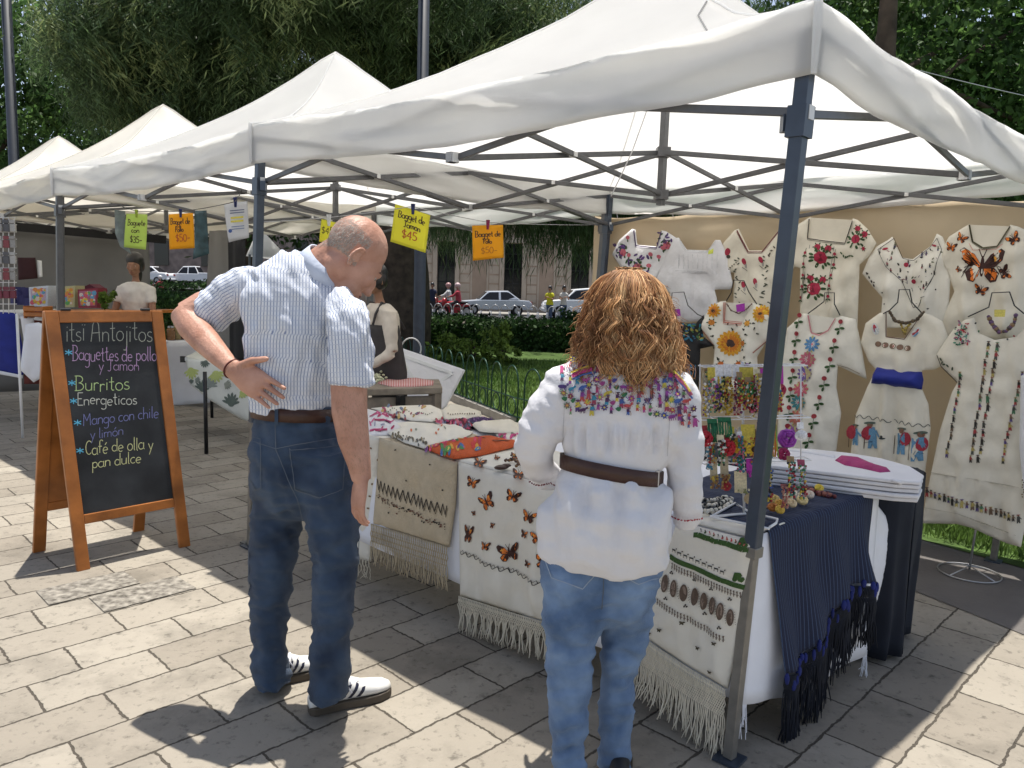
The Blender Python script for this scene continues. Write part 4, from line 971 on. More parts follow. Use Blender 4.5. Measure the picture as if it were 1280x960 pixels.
# front plane cloths
FP = lambda o: Plane(tp(0, 0, .7)+TN*o, TN)
def fold_over(name, parent, mat, t0, t1, depth, z=.755, out=.014):
    def fn(u, v):
        s = v*(depth+.03); t_ = t0+(t1-t0)*u
        if s < depth: d = depth-s; return tp(t_, d, z+.003*noise.noise(V(u*5, v*5, t0)))
        a = (s-depth)/.03*pi/2; return tp(t_, 0, z-out)+V(0,0,out*cos(a)) + TN*(out*sin(a)+.004)
    return surf(name, fn, 18, 22, mat, parent, .003)
def t_of(px, py): q = FP(.0)(px, py)-TR_; return q.dot(TA_)/TA_.length_squared
def roots_px(pts, plane, n, off=0.004):
    P_ = [plane(x, y, off) for x, y in pts]; return [along(P_, sum((b-a).length for a, b in zip(P_, P_[1:]))*i/(n-1)*.9999) for i in range(n)]
# 1 lace edged pale cloth at the far left
p1 = FP(.022); t = thing('embroidered_cloth', 'pale cloth with lace edge hanging at the left, between man and beige runner', 'table cloth', p1(456, 620))
o, m = cloth_shape('cloth', [(425,531),(474,548),(468,640),(463,702),(420,690)], p1, M['cream2'], t, .012, 8, [(.008, 1, .05, .35, 545, 700)], 5)
d = Deco(m)
for k in range(9): d.speck(464-k*.1+random.gauss(0, 3), 560+k*15, 1.5, (.2,.12,.06))
d.build(t); fold_over('top_fold', t, M['cream2'], t_of(474, 548), t_of(425, 531), .5)
fringe('fringe', t, M['fringe'], roots_px([(424,688),(463,700)], p1, 22), .05, lattice=.05)
# 2 beige runner
p2 = FP(.030); t = thing('table_runner', 'beige fringed runner with black zigzag stitching hanging over the table front', 'table cloth', p2(515, 640))
o, m = cloth_shape('cloth', [(474,547),(571,577.5),(569,630),(561,684),(466,655),(470,610)], p2, M['beige'], t, .016, 8, [(.010, 1, .1, .16, 550, 690), (.005, 1, -.1, .42, 580, 690)], 4)
d = Deco(m); bk = (.03,.025,.02)
zz = []
for k in range(31): f = k/30; zz.append((472+f*89, 605+f*33 + (6.5 if k % 2 else -6.5)))
d.line(zz, 1.0, bk); d.line([(x+1, y+3) for x, y in zz[::1]], .5, (.12,.10,.07))
for k in range(26):
    f = k/25; x, y = 475+f*82, 621+f*36
    for _ in range(4): d.speck(x+random.gauss(0, 1.2), y+random.gauss(0, 2.2), random.uniform(.7, 1.4), random.choice([bk, bk, (.15,.05,.03), (.25,.18,.12)]))
for x, y in ((497,562), (541,580), (512,600), (556,612), (490,640)): d.speck(x, y, 1.3, bk)
d.build(t); fold_over('top_fold', t, M['beige'], t_of(570, 577), t_of(475, 547), .45)
fringe('fringe', t, M['fringe_beige'], roots_px([(466,654),(561,683)], p2, 84, .010), .10, r=.0026, lattice=.10, lat_amp=.010)
# 3 butterfly cloth
p3 = FP(.038); t = thing('embroidered_cloth', 'cream tasselled cloth embroidered with orange butterflies hanging over the table front', 'table cloth', p3(635, 690))
o, m = cloth_shape('cloth', [(573,578),(640,595),(720,617),(722,700),(712,786),(640,764),(575,744),(574,660)], p3, M['cream2'], t, .024, 10, [(.024, 1, -.05, .11, 575, 760), (.008, 1, .1, .27, 600, 780)], 4.5)
d = Deco(m); Z = lambda x, y: (440+x/2.667, 460+y/2.667)
for x, y, r, a, fl in ((412,380,30,.3,1),(467,442,46,-.5,.75),(548,425,33,.3,1),(417,482,14,-.2,.7),(487,520,16,.3,.6),(395,552,50,.15,.45),(606,492,34,.3,1),(588,550,22,.2,.9),(465,588,24,.1,1),(535,612,50,-.15,.85),(602,648,18,.4,1),(640,560,34,0,1),(660,640,40,.2,.9)):
    X, Y = Z(x, y); d.butterfly(X, Y, r/2.667*.74, a, fl)
d.line(wavy(*Z(368,612), *Z(700,732), 2.2, 14), .9, bk); d.line(wavy(*Z(368,606), *Z(700,726), 1.6, 28, 4), .5, bk)
d.build(t); tf = fold_over('top_fold', t, M['cream2'], t_of(720, 617), t_of(573, 578), .46, .757)
d = Deco(lambda x, y, o=0: atZ(x, y, .7595+o), .0015)
for x, y, r, a in ((599,578,9,.4),(648,593,9,.2),(644,570,6,.1),(621,572,4,.5)): d.butterfly(x, y, r*.9, a, 1.0)
d.build(tf, 'top_embroidery')
fringe('tassels', t, M['fringe'], roots_px([(576,744),(640,764),(712,785)], p3, 126, .012), .115, r=.0024, lattice=.040, lat_amp=.012, bunch=9)
# 4 long embroidered cloth by the near leg
p4 = FP(.045); t = thing('embroidered_cloth', 'long cream cloth with green bands and brown diamonds hanging beside the near tent leg', 'table cloth', p4(870, 770))
o, m = cloth_shape('cloth', [(846,652),(944,677),(942,693),(934,737),(924,801),(909,861),(860,832),(812,800),(780,786),(806,760),(826,716)], p4, M['cream2'], t, .018, 10, [(.012, 1, .15, .10, 700, 860), (.005, 1, 0, .26, 700, 860)], 4.5)
d = Deco(m); gr, br = (.035,.085,.015), (.11,.075,.055)
Z = lambda x, y: (800+x/3.097, 640+y/3.097)
def band(a, c, w, col):
    n = 14; P_ = [(a[0]+(c[0]-a[0])*i/n, a[1]+(c[1]-a[1])*i/n+random.gauss(0, .5)) for i in range(n+1)]; d.line(P_, w, col)
band(Z(215,82), Z(438,150), 6, gr); band(Z(120,168), Z(408,292), 6, gr)
for x, y in ((400,112),(386,243)):
    X, Y = Z(x, y); d.disc(X, Y, 5.5, gr, 5.5, 0, 9, .2); d.disc(X+4, Y+5, 4, gr, 4, 0, 9, .2); d.disc(X-3, Y+4, 3, gr)
for k in range(11):
    X, Y = Z(240+k*17, 72+k*5.2); d.speck(X, Y, 1.6, random.choice([(.45,.04,.04), (.5,.15,.1), gr, (.55,.5,.45)])); d.line([(X-1, Y-3), (X+1, Y+1)], 1.1, random.choice([bk, (.4,.05,.05)]))
for k in range(9):
    X, Y = Z(140+k*24, 142+k*10); d.poly([(X-3, Y-1), (X+2, Y+.4), (X+2, Y+2), (X-3, Y+.6)], bk); d.line([(X-2.4, Y), (X-2.8, Y+3.4)], .6, bk); d.line([(X+1.6, Y+1), (X+1.6, Y+4.4)], .6, bk); d.speck(X+3.2, Y-1, 1.1, bk)
for (xa, ya, xb, yb) in ((135,205,395,320), (65,338,335,485)):
    for k in range(26):
        f = k/25; X, Y = Z(xa+(xb-xa)*f, ya+(yb-ya)*f); d.line([(X, Y-3.6), (X-.4, Y+3.6)], 1.0, br); d.speck(X-.3, Y-3.2, 1.2, br); d.line([(X-1.3, Y+.8), (X+1.3, Y+1.2)], .7, br)
for x, y in ((105,272),(145,289),(183,306),(222,322),(258,339),(292,356),(325,376),(360,402)):
    X, Y = Z(x, y); d.disc(X, Y, 11, br, 4.6, 1.65, 14); d.disc(X, Y, 8.5, (.27,.2,.16), 2.8, 1.65, 12); d.disc(X, Y, 6.5, br, 1.6, 1.65, 10)
    for dx in (-5.6, 5.6):
        for q in range(6): d.speck(X+dx, Y-8+q*3.2+dx*.25, .55, br)
for x, y in ((135,230),(222,258),(290,292),(360,332),(112,330),(190,358),(262,388),(322,440)):
    X, Y = Z(x, y); d.speck(X-1.4, Y, 1.5, bk); d.speck(X+1.4, Y+.4, 1.5, bk); d.speck(X, Y-1.8, 1.4, bk)
for x, y in ((90,447),(177,420),(235,517),(303,497),(282,610),(40,465)):
    X, Y = Z(x, y); 
    for a in (0, 1.2, 2.4, 3.6): d.leaf(X, Y, 3.4, a, (.07,.055,.03), .6)
d.build(t); fold_over('top_fold', t, M['cream2'], t_of(943, 677), t_of(846, 652), .18, .757)
fringe('fringe', t, M['fringe'], roots_px([(782,786),(812,800),(860,832),(908,860)], p4, 120, .010), lambda f: .10+.05*f, r=.0022, lattice=.10, lat_amp=.011, sway=.02)
# 5 dark blue striped shawl over the right end
M['rebozo'] = attr_stripes('navy_striped_shawl_cloth', (.008, .013, .038), (.046, .074, .145), 46, .15)
t = thing('shawl', 'navy striped shawl with black fringe hanging over the right table end', 'shawl', tp(0, .4, .4))
def reb(u, v):
    d_ = .065+.735*u; L1, L2 = .52, .47+.06*sin(u*5+1) - .10*u
    s = v*(L1+L2); w_ = .017*sin(u*23+1.2*sin(v*3))+.022*noise.noise(V(u*6, v*3, 4))
    if s < L1: return tp(L1-s, d_, .763+.002*sin(u*40))
    a = s-L1; f = min(1, a/L2); sag = min(1, a/.03)
    return tp(0, d_+(.085*(1-u)+.02)*f+.005, .763-max(0, a-.006))+EN*(.012*sag+.006+(w_+.030*f)*f)+V(0, 0, 0)
surf('cloth', reb, 150, 46, M['rebozo'], t, .004)
b = MB(); M['kingblue'] = P('royal_blue_knots', (.008,.016,.12), .8, var=.3); rt_ = [reb(i/139, 1) for i in range(140)]
for k in range(34): p = reb((k+.5+random.gauss(0,.2))/34.5, 1)+V(0, 0, -.016+random.gauss(0, .012))+EN*.004; b.ell(p, (random.uniform(.006,.011), .008, random.uniform(.014,.024)), nu=8, nv=6)
b.build('knots', M['kingblue'], t, True)
M['blackfringe'] = P('black_fringe_yarn', (.007,.009,.016), .85, var=.3, island=.3)
fringe('fringe', t, M['blackfringe'], [p+V(0,0,-.01)+EN*.002 for p in rt_ for _ in (0, 1)], lambda f: .25-.08*f, r=.0026, sway=.012, lattice=.06)
# ---------------------------------------------------------------- second table at the right
N0 = V(1.60, 3.01, 0); ax_, nx_ = V(-.8, .6, 0), V(.6, .8, 0)
def rrect(inset, W_=.95, D=.50, r=.15):
    P_ = []
    for cx, cy, a0 in ((r, r, 180), (W_-r, r, 270), (W_-r, D-r, 0), (r, D-r, 90)):
        for k in range(7): a = radians(a0+15*k); P_.append((cx+(r-inset)*cos(a), cy+(r-inset)*sin(a)))
    return [N0+ax_*x+nx_*y for x, y in P_]
t = thing('side_table', 'round cornered folding table wrapped in dark navy cloth at the right of the stall', 'table', N0+ax_*.4+nx_*.25); b = MB(); b.prism([p+V(0,0,.715) for p in rrect(.004)], V(0,0,.03)); b.build('tabletop', M['white_plastic'], t)
for fx, fy in ((.15,.1),(.8,.1),(.8,.4),(.15,.4)): b = MB(); p = N0+ax_*fx+nx_*fy; b.tube([p, p+V(0,0,.72)], .014, 8); b.build('leg', M['steel'], t, True)
t = thing('tablecloth', 'dark navy tablecloth reaching the ground on the side table', 'tablecloth', N0)
ring = rrect(0); nr = len(ring); cc_ = sum(ring, V(0,0,0))/nr
def skirt(u, v):
    f = u*nr; i = int(f) % nr; p = ring[i].lerp(ring[(i+1) % nr], f-int(f)); o_ = (p-cc_).normalized()
    return V(p.x, p.y, .752-.73*v)+o_*(.006+(.02*sin(u*70)+.02*noise.noise(V(u*20, v*2, 1)))*v)+V(-.045*v, -.05*v, 0)*.5
surf('skirt', skirt, 160, 12, M['navy_cloth'], t, .003)
b = MB(); b.add([p+V(0,0,.7535) for p in ring], [tuple(range(nr))]); b.build('top_cloth', M['navy_cloth'], t)
# folded white cloths on it
st = thing('folded_tablecloth', 'stack of folded white tablecloths lying on the dark side table', 'folded cloth', atZ(1060, 590, .77))
top = [(958,561),(1010,560),(1060,565),(1102,572),(1138,582),(1155,593),(1151,601),(1120,599),(1060,592),(985,583),(958,580)]
for k in range(5):
    z = .756+.018*k; ins = [2.5, 0.5, 2.0, .8, 0][k]
    c_ = (1060, 580); poly = [(c_[0]+(x-c_[0])*(1-.006*ins), c_[1]+(y-c_[1])*(1-.03*ins)) for x, y in top]
    b = MB(); P_ = [atZ(x, y, .845) for x, y in poly]; P_ = [V(p.x, p.y, z) for p in P_]; b.prism(P_, V(0, 0, .0145)); o = b.build('fold', M['whitefab'], st); bevel(o, .0045, 3); 
    m2 = o.modifiers.new('sub', 'SUBSURF'); m2.subdivision_type = 'SIMPLE'; m2.levels = 1
b = MB(); fx = [atZ(x, y, z) for x, y, z in ((1112,600,.842),(1121,602,.838),(1125,608,.81),(1123,613,.785),(1114,615,.765))]
b.tube([p+V(.006,-.004,0) for p in fx], .006, 8); b.build('folded_edge', M['whitefab'], st, True)
pz = Plane(V(0, 0, .845), V(0, 0, 1)); M['magenta'] = P('magenta_cotton', (.34,.035,.14), .85, var=.2, bump=.4, bscale=60)
o, m = cloth_shape('sash', [(1044,575),(1052,569),(1072,571),(1090,579),(1108,584),(1113,589),(1100,590),(1078,585),(1056,581)], pz, M['magenta'], None, .016, 5, [(.006, .3, 1, .5, 0, 0)], 3); tag(o, 'crumpled magenta sash lying on the folded white tablecloths', 'sash')
o, m = cloth_shape('sash', [(985,560),(1010,561),(1044,568),(1044,572),(1010,566),(985,563)], pz, M['whitefab'], None, .006, 3, [], 3); tag(o, 'thin rolled white sash beside the magenta one on the folded tablecloths', 'sash')
# ---------------------------------------------------------------- folded textiles on the table
def flat(name, label, cat, poly, mat, z, deco=None, bulge=.022, res=3.2):
    bulge *= .62
    t = thing(name, label, cat, atZ(sum(p[0] for p in poly)/len(poly), sum(p[1] for p in poly)/len(poly), z))
    o, m = cloth_shape('cloth', poly, Plane(V(0,0,z), V(0,0,1)), mat, t, bulge, 2.6, [(.004, .4, 1, .25, 0, 0), (.003, 1, -.3, .16, 0, 0)], res, .004, 0, crumple=.016)
    if deco: d = Deco(m, .0022); deco(d); d.build(t)
    return t
mg, pk, pr = (.34,.02,.10), (.55,.10,.25), (.09,.03,.14)
def de1(d):
    for pts in ([(462,524),(472,521),(486,523)], [(468,531),(480,530),(489,532)], [(462,540),(474,541),(484,540)], [(476,515),(486,519),(494,520)]):
        for k in range(3): d.line([(x, y+random.gauss(0, .8)) for x, y in pts], 1.6, mg if k else pk)
    for _ in range(16): d.leaf(random.uniform(461, 494), random.uniform(515, 541), 6, random.random()*6, random.choice([mg, mg, pk, (.3,.3,.4)]), .35)
flat('folded_textile', 'white folded textile with magenta motifs at the left of the table', 'folded cloth', [(448,508),(486,518),(503,536),(488,543),(448,546)], M['whitefab'], .762, de1)
def de2(d):
    for _ in range(26):
        x, y = random.uniform(474, 536), random.uniform(508, 522); d.leaf(x, y, random.uniform(3, 7), random.random()*6, random.choice([mg, (.22,.03,.04), (.45,.3,.1), (.12,.16,.25)]), .5)
    for k in range(24): d.speck(480+k*2.6, 513+k*.35+sin(k)*2, .9, (.1,.1,.06))
flat('folded_textile', 'cream embroidered textile with dark red motifs at the back of the table', 'folded cloth', [(464,510),(500,507),(538,506),(552,512),(556,522),(540,527),(512,525),(488,517)], M['cream2'], .766, de2)
flat('folded_textile', 'plain beige textile folded into a peak at the back edge beside the fence', 'folded cloth', [(551,514),(563,504),(578,507),(601,514),(602,521),(582,524),(556,525)], M['cream'], .772, lambda d: [d.speck(560+k*3, 521+sin(k)*.5, .8, (.1,.06,.03)) for k in range(12)], .034)
def de4(d):
    for _ in range(70): d.leaf(random.uniform(546, 588), random.uniform(524, 538), random.uniform(3, 6), random.random()*6, random.choice([(.32,.02,.05), mg, (.04,.06,.12), (.5,.1,.15), (.25,.2,.3)]), .5)
flat('folded_textile', 'dark red and navy floral textile between two beige ones', 'folded cloth', [(543,526),(580,523),(592,530),(584,538),(571,534)], C(.10,.015,.03,.85), .770, de4)
flat('folded_textile', 'purple textile folded at the back of the table', 'folded cloth', [(583,523),(606,521),(624,526),(600,530),(590,530)], C(.045,.02,.085,.85), .768, lambda d: [d.speck(random.uniform(586, 616), random.uniform(522, 529), .8, (.2,.08,.25)) for _ in range(30)])
def de5(d):
    for k in range(44):
        f = k/43; x, y = 489+f*42, 545+f*12; d.speck(x+random.gauss(0, 1.5), y+random.gauss(0, 1.6), random.uniform(.8, 1.7), random.choice([(.12,.1,.06), (.25,.2,.12), (.08,.08,.08)]))
    for x, y in ((514,541),(520,541),(548,542),(552,538),(556,541),(545,546)): d.speck(x, y, 1.8, random.choice([(.55,.15,.05), (.3,.32,.25)]))
flat('folded_textile', 'large beige folded textile with a speckled border beside the orange one', 'folded cloth', [(484,541),(505,533),(524,529),(571,532),(592,540),(580,548),(556,553),(530,560),(506,553)], M['cream2'], .768, de5, .03)
def de6(d):
    for k in range(46):
        x, y = random.uniform(534, 604), 0; f = (x-534)/70; y = random.uniform(557-10*f, 569-4*f)
        c = random.choice([(.5,.02,.02), (.55,.03,.10), (.03,.12,.30), (.05,.20,.06), (.12,.03,.16), (.6,.3,.04), (.4,.02,.05)])
        d.leaf(x, y, random.uniform(4, 9), random.random()*6, c, .55)
    for x, y, c in ((564,553,(.04,.16,.34)), (597,564,(.04,.18,.38)), (560,566,(.08,.25,.05)), (545,560,(.5,.02,.08))): d.disc(x, y, 4, c, 2.4); d.disc(x, y, 1.8, (.6,.5,.1), 1.2)
    d.line([(593,547),(616,557),(648,553)], 1, (.06,.02,.01)); d.line([(593,547.5),(620,546)], .8, (.06,.02,.01))
flat('folded_textile', 'bright orange red folded textile with multicoloured flowers on the front edge', 'folded cloth', [(530,559),(560,551),(592,546),(620,546),(650,553),(640,559),(600,569),(568,573),(548,567)], C(.50,.085,.018,.85), .766, de6, .03)
flat('folded_textile', 'pale beige folded textile left of the long haired woman', 'folded cloth', [(588,530),(606,526),(628,524),(660,531),(655,541),(625,541),(600,539)], M['cream'], .772, None, .034)
def de8(d):
    for _ in range(14): d.disc(random.uniform(624, 648), random.uniform(543, 551), random.uniform(1.5, 3.2), random.choice([(.55,.06,.22), (.6,.2,.35), (.05,.12,.05), (.35,.02,.12)]))
flat('folded_textile', 'cream textile with pink flowers tucked beside the woman\'s elbow', 'folded cloth', [(620,543),(640,541),(660,541),(660,556),(640,553)], M['cream2'], .770, de8)
# little things on the butterfly cloth
b = MB(); c = atZ(627, 584, .772); b.ell(c, (.035, .020, .010), Matrix.Rotation(.6, 3, 'Z')); b.ell(c+V(.02, .01, .006), (.02, .014, .007)); tag(b.build('coin_purse', M['leather'], smooth=True), 'small oval brown purse on the butterfly cloth', 'purse')
def beads(name, label, pts, r, cols, cat='necklace', z=.77, jig=1.2, n=40):
    b = MB(); P_ = [atZ(x, y, z) for x, y in pts]; tot = sum((q-p).length for p, q in zip(P_, P_[1:])); mats = []
    for k in range(n):
        p = along(P_, tot*k/n*.999)+V(random.gauss(0, r*.4*jig), random.gauss(0, r*.4*jig), random.uniform(0, r)); ci = k % len(cols); rr = r*random.uniform(.75, 1.2)
        o = len(b.v); b.ell(p, (rr, rr, rr), nu=8, nv=5, mi=ci)
    return tag(b.build(name, [C(*c, .4) for c in cols], smooth=True), label, cat)
beads('bead_bracelet', 'short curl of brown and amber beads on the butterfly cloth', [(632,577),(640,575),(646,578),(652,582),(645,583)], .006, [(.07,.03,.02), (.2,.1,.03), (.05,.02,.015)], 'bracelet', n=26)
beads('bead_bracelet', 'second curl of dark beads on the butterfly cloth, nearest the woman', [(640,570),(650,568),(655,573)], .005, [(.06,.03,.02), (.45,.25,.05)], 'bracelet', n=20)
for lab, pts in (('black and white bead necklace laid nearest the woman\'s cuff on the navy shawl', [(874,640),(886,641),(900,638),(914,630)]), ('black and white bead necklace in the middle of three on the navy shawl', [(876,632),(890,634),(904,629),(916,624)]), ('black and white bead necklace farthest back on the navy shawl', [(878,626),(892,627),(908,622)])):
    beads('bead_necklace', lab, pts, .007, [(.7,.68,.6), (.7,.66,.58), (.02,.02,.02), (.6,.55,.45)], n=34, jig=.5)
# ---------------------------------------------------------------- earring stand
def rose3(b, c, r, mi, up=V(0, -.5, .9)):
    up = up.normalized(); s = up.cross(V(1, 0, .1)).normalized(); q = up.cross(s)
    for ring, (k, h, n) in enumerate(((1, .0, 6), (.68, .28, 5), (.36, .5, 3))):
        for i in range(n):
            a = 2*pi*i/n+ring; p = Vector(c)+(s*cos(a)+q*sin(a))*r*k*.55+up*r*h*.5
            R = Matrix((s*cos(a)+q*sin(a), up.cross(s*cos(a)+q*sin(a)), up)).transposed(); b.ell(p, (r*.16, r*.42*k+.2*r*.3, r*.32), R, 8, 5, mi)
for k, (x, y, r, col) in enumerate([(968,624,.020,(.62,.45,.16)),(975,630,.020,(.55,.30,.05)),(985,622,.019,(.68,.60,.42)),(996,619,.020,(.70,.62,.50)),(1003,625,.021,(.66,.52,.25)),(966,634,.018,(.45,.16,.03)),(975,637,.017,(.60,.40,.06)),(1012,618,.018,(.65,.55,.45)),(1024,610,.018,(.66,.50,.06)),(990,629,.018,(.64,.50,.3))]):
    b = MB(); rose3(b, atZ(x, y, .786), r*1.35, 0); o = b.build('hair_flower', C(*col, .6), smooth=True)
    pos = ['leftmost of the back row', 'behind the orange bud', 'second in the back row', 'at the centre of the pile', 'nearest the shawl fold', 'beside the near tent leg', 'in front of the orange bud', 'next to the red bead strand', 'alone behind the red bead strand', 'in front of the centre one'][k]
    tag(o, '%s cloth rose, %s on the navy shawl' % (['golden','amber','cream','ivory','straw','rust orange','yellow','pale pink','bright yellow','tan'][k], pos), 'cloth flower', 'cloth flowers on the navy shawl')
beads('bead_strand', 'strand of dark red beads behind the cloth roses on the shawl', [(994,612),(1006,611),(1016,616),(1030,619),(1044,621)], .010, [(.16,.03,.03), (.28,.09,.06), (.10,.02,.03)], n=34)
es = thing('earring_stand', 'white wire display stand full of earrings on the navy shawl', 'display stand', atZ(928, 645, .765)); cY = 2.60
base = [(886,645),(918,628),(936,640),(972,650),(960,658)]
b = MB(); q = lambda x, y: atZ(x, y, .772)
b.tube([q(888,646), q(919,629), q(938,641), q(972,649), q(970,654), q(962,659)], .0042, 8); b.tube([q(888,646), q(962,661)], .0042, 8); b.tube([q(888,646), q(932,642)], .0042, 8); b.build('base', M['white_wire'], es, True)
ctr = q(930, 641); EP = Plane(ctr, V(.12, -1, 0))
b = MB(); b.tube([ctr, EP(928, 452)], .0048, 8); b.build('pole', M['white_wire'], es, True)
for (x0, x1, y, yy) in ((873,1000,457,455), (871,1004,522,519), (873,1005,576,571)):
    b = MB(); b.tube([EP(x0, y), EP(x1, yy)], .0024, 6); b.tube([EP(x0, y, .05), EP(x1, yy, .05)], .0024, 6)
    for k in range(9): f = k/8; b.tube([EP(x0+(x1-x0)*f, y+(yy-y)*f), EP(x0+(x1-x0)*f, y+(yy-y)*f, .05)], .0018, 5)
    b.build('rail', M['white_wire'], es, True)
b = MB()
for x in (875, 1001): b.tube([EP(x, 455), EP(x, 576)], .0022, 6)
b.build('side_wire', M['white_wire'], es, True)
def earring(x, y, w, h, card, kind, cols, ln, row, off=.055):
    """a card hooked on a rail with what hangs from it"""
    t = thing('earring_card', 'x', 'earrings', EP(x, y, off)); b = MB(); a = random.gauss(0, 1)
    b.prism([EP(x-w/2, y+a*.4, off), EP(x+w/2, y, off), EP(x+w/2, y+h, off+.004), EP(x-w/2, y+h, off+.004)], EP.n*.0012); b.build('card', C(*card, .6), t)
    b = MB(); mats = [C(*c, .45) for c in cols]
    if kind == 'bead':
        for s in (-1, 1):
            for k in range(int(ln/2.6)):
                for _ in range(2): b.ell(EP(x+s*w*.27+random.gauss(0, w*.13), y+h*.85+k*2.6, off+.006+random.uniform(0, .012)), [random.uniform(.0028, .0052)]*3, nu=6, nv=4, mi=random.randrange(len(cols)))
    elif kind == 'sun':
        for s in (-1, 1):
            c = EP(x+s*w*.42, y+h+ln*.35, off+.008)
            for k in range(12):
                an = 2*pi*k/12; d_ = V(cos(an), 0, sin(an)); b.ell(c+d_*.017, (.010, .003, .0045), Matrix.Rotation(-an, 3, 'Y'), 8, 5, 0)
            b.ell(c+V(0, -.003, 0), (.011, .005, .011), nu=10, nv=6, mi=1)
    elif kind == 'rose': rose3(b, EP(x, y+h+ln*.4, off+.008), ln*.0016, 0, V(0, -1, .15))
    elif kind == 'tassel':
        for k in range(26):
            px_ = x+random.uniform(-w*.5, w*.5); b.tube([EP(px_, y+h*.8, off+.006), EP(px_+random.gauss(0, 1), y+h+ln*.6, off+.014), EP(px_+random.gauss(0, 2), y+h+ln, off+.008)], .0016, 4, mi=random.randrange(len(cols)))
    elif kind == 'disc':
        b.ell(EP(x, y+h+ln*.5, off+.008), (ln*.00135, .004, ln*.00115), nu=14, nv=6, mi=0); b.ell(EP(x, y+h+ln*.5, off+.012), (ln*.0008, .003, ln*.0007), nu=12, nv=6, mi=1)
    b.build('ornament', mats, t, True); t['row'] = row; return t
YC, WC, MC, BC, KC = (.58,.47,.07), (.72,.72,.73), (.42,.03,.34), (.42,.36,.24), (.66,.58,.38)
gold, red_, grn_, wht_, pnk_ = (.50,.36,.05), (.30,.02,.03), (.02,.16,.07), (.68,.66,.62), (.55,.12,.22)
spec = [
 (881,457,9,17,YC,'bead',[gold,pnk_,wht_,(.1,.25,.15)],44,'gold and pink bead earrings on a yellow card at the left of the top rail'),
 (891,454,9,18,WC,'bead',[grn_,wht_,gold],46,'green and white bead earrings on a white card on the top rail'),
 (901,453,10,19,WC,'bead',[gold,(.45,.30,.04),(.3,.15,.02)],48,'golden bead earrings on a white card on the top rail'),
 (911,455,8,17,WC,'bead',[(.12,.03,.10),red_,(.5,.3,.3)],48,'plum bead earrings on a white card beside the yellow card'),
 (924,457,17,18,YC,'disc',[(.07,.32,.05),(.12,.42,.10)],26,'large green rosette on a wide yellow card on the top rail'),
 (930,466,10,10,(.35,.05,.15),'bead',[red_,pnk_,(.02,.02,.02),wht_],40,'dark red bead earrings hanging behind the green rosette'),
 (918,470,10,8,(.25,.05,.10),'bead',[(.2,.03,.12),(.4,.1,.1),gold],34,'wine and gold bead earrings hanging behind the green rosette'),
 (952,456,8,20,YC,'rose',[(.62,.42,.02)],17,'single yellow sunflower on a narrow card on the top rail'),
 (964,455,10,22,MC,'rose',[(.36,.02,.06)],18,'dark red rose on a magenta card on the top rail beside the near tent leg'),
 (944,458,6,20,MC,'tassel',[red_,(.5,.05,.03)],26,'thin red tassel earrings on a magenta card on the top rail'),
 (875,470,8,8,(.35,.30,.20),'bead',[wht_,gold,(.3,.3,.35)],44,'pale bead earrings at the outer left end of the top rail'),
 (882,520,12,6,grn_,'tassel',[grn_,(.01,.10,.04)],22,'green ribbon bow at the left of the middle rail'),
 (897,518,16,6,grn_,'tassel',[grn_,(.02,.22,.09)],18,'broad bright green ribbon beside the green bow on the middle rail'),
 (872,528,8,6,red_,'rose',[(.40,.015,.03)],24,'red cloth rose at the left end of the middle rail'),
 (899,540,8,4,red_,'rose',[(.46,.015,.03)],26,'large red cloth rose under the green ribbons'),
 (926,527,17,22,YC,'sun',[(.62,.42,.03),(.05,.02,.015)],22,'pair of sunflower earrings on a yellow card on the middle rail'),
 (911,544,8,4,(.5,.3,.03),'rose',[(.58,.34,.03)],16,'small orange flower left of the sunflower pair'),
 (947,521,9,6,(.2,.4,.05),'tassel',[(.20,.52,.05),(.10,.40,.04)],34,'lime green string tassels on the middle rail'),
 (956,522,8,6,(.5,.2,.03),'tassel',[(.55,.16,.02),(.5,.08,.03),(.2,.4,.05)],38,'orange string tassels on the middle rail'),
 (940,524,6,8,(.2,.08,.25),'bead',[(.18,.08,.30),(.05,.05,.2)],28,'violet bead earrings between sunflower pair and lime tassels'),
 (990,524,8,8,WC,'disc',[(.72,.72,.73),(.6,.6,.62)],16,'white disc earrings right of the near tent leg'),
 (884,568,9,26,BC,'bead',[gold,(.3,.2,.05),(.2,.1,.04)],18,'bronze bead earrings on a beige card at the left of the bottom rail'),
 (897,566,10,26,BC,'bead',[(.4,.28,.08),(.25,.12,.05)],20,'amber bead earrings on a beige card on the bottom rail'),
 (899,592,6,4,red_,'rose',[(.30,.02,.03)],14,'small red bead flower under the amber earrings'),
 (931,568,14,18,MC,'bead',[MC,(.3,.02,.2)],8,'short magenta earrings on a magenta card on the bottom rail'),
 (917,584,15,26,KC,'bead',[(.22,.24,.10),(.55,.5,.3)],6,'cream striped card of studs hanging low on the bottom rail'),
 (929,606,6,2,KC,'disc',[(.42,.32,.18),(.50,.40,.25)],18,'round straw disc earring beside the pole of the stand'),
 (950,574,9,10,(.1,.1,.3),'bead',[(.03,.08,.30),red_,(.5,.4,.05),(.02,.02,.02)],40,'blue and black bead earrings on the bottom rail left of the leg'),
 (944,600,8,4,(.3,.1,.04),'bead',[(.32,.10,.04),(.2,.06,.03)],28,'copper brown bead earrings hanging low left of the leg'),
 (978,566,9,8,(.3,.2,.1),'bead',[(.5,.42,.05),red_,(.05,.2,.15),(.02,.02,.02)],46,'multicoloured bead earrings right of the near tent leg'),
 (991,570,9,8,(.3,.05,.1),'bead',[red_,(.3,.3,.3),(.05,.2,.1),gold],44,'red and green bead earrings right of the near tent leg'),
 (970,600,8,4,(.3,.1,.1),'bead',[(.30,.07,.06),(.4,.2,.15)],26,'rosy brown bead earrings low beside the near tent leg'),
]
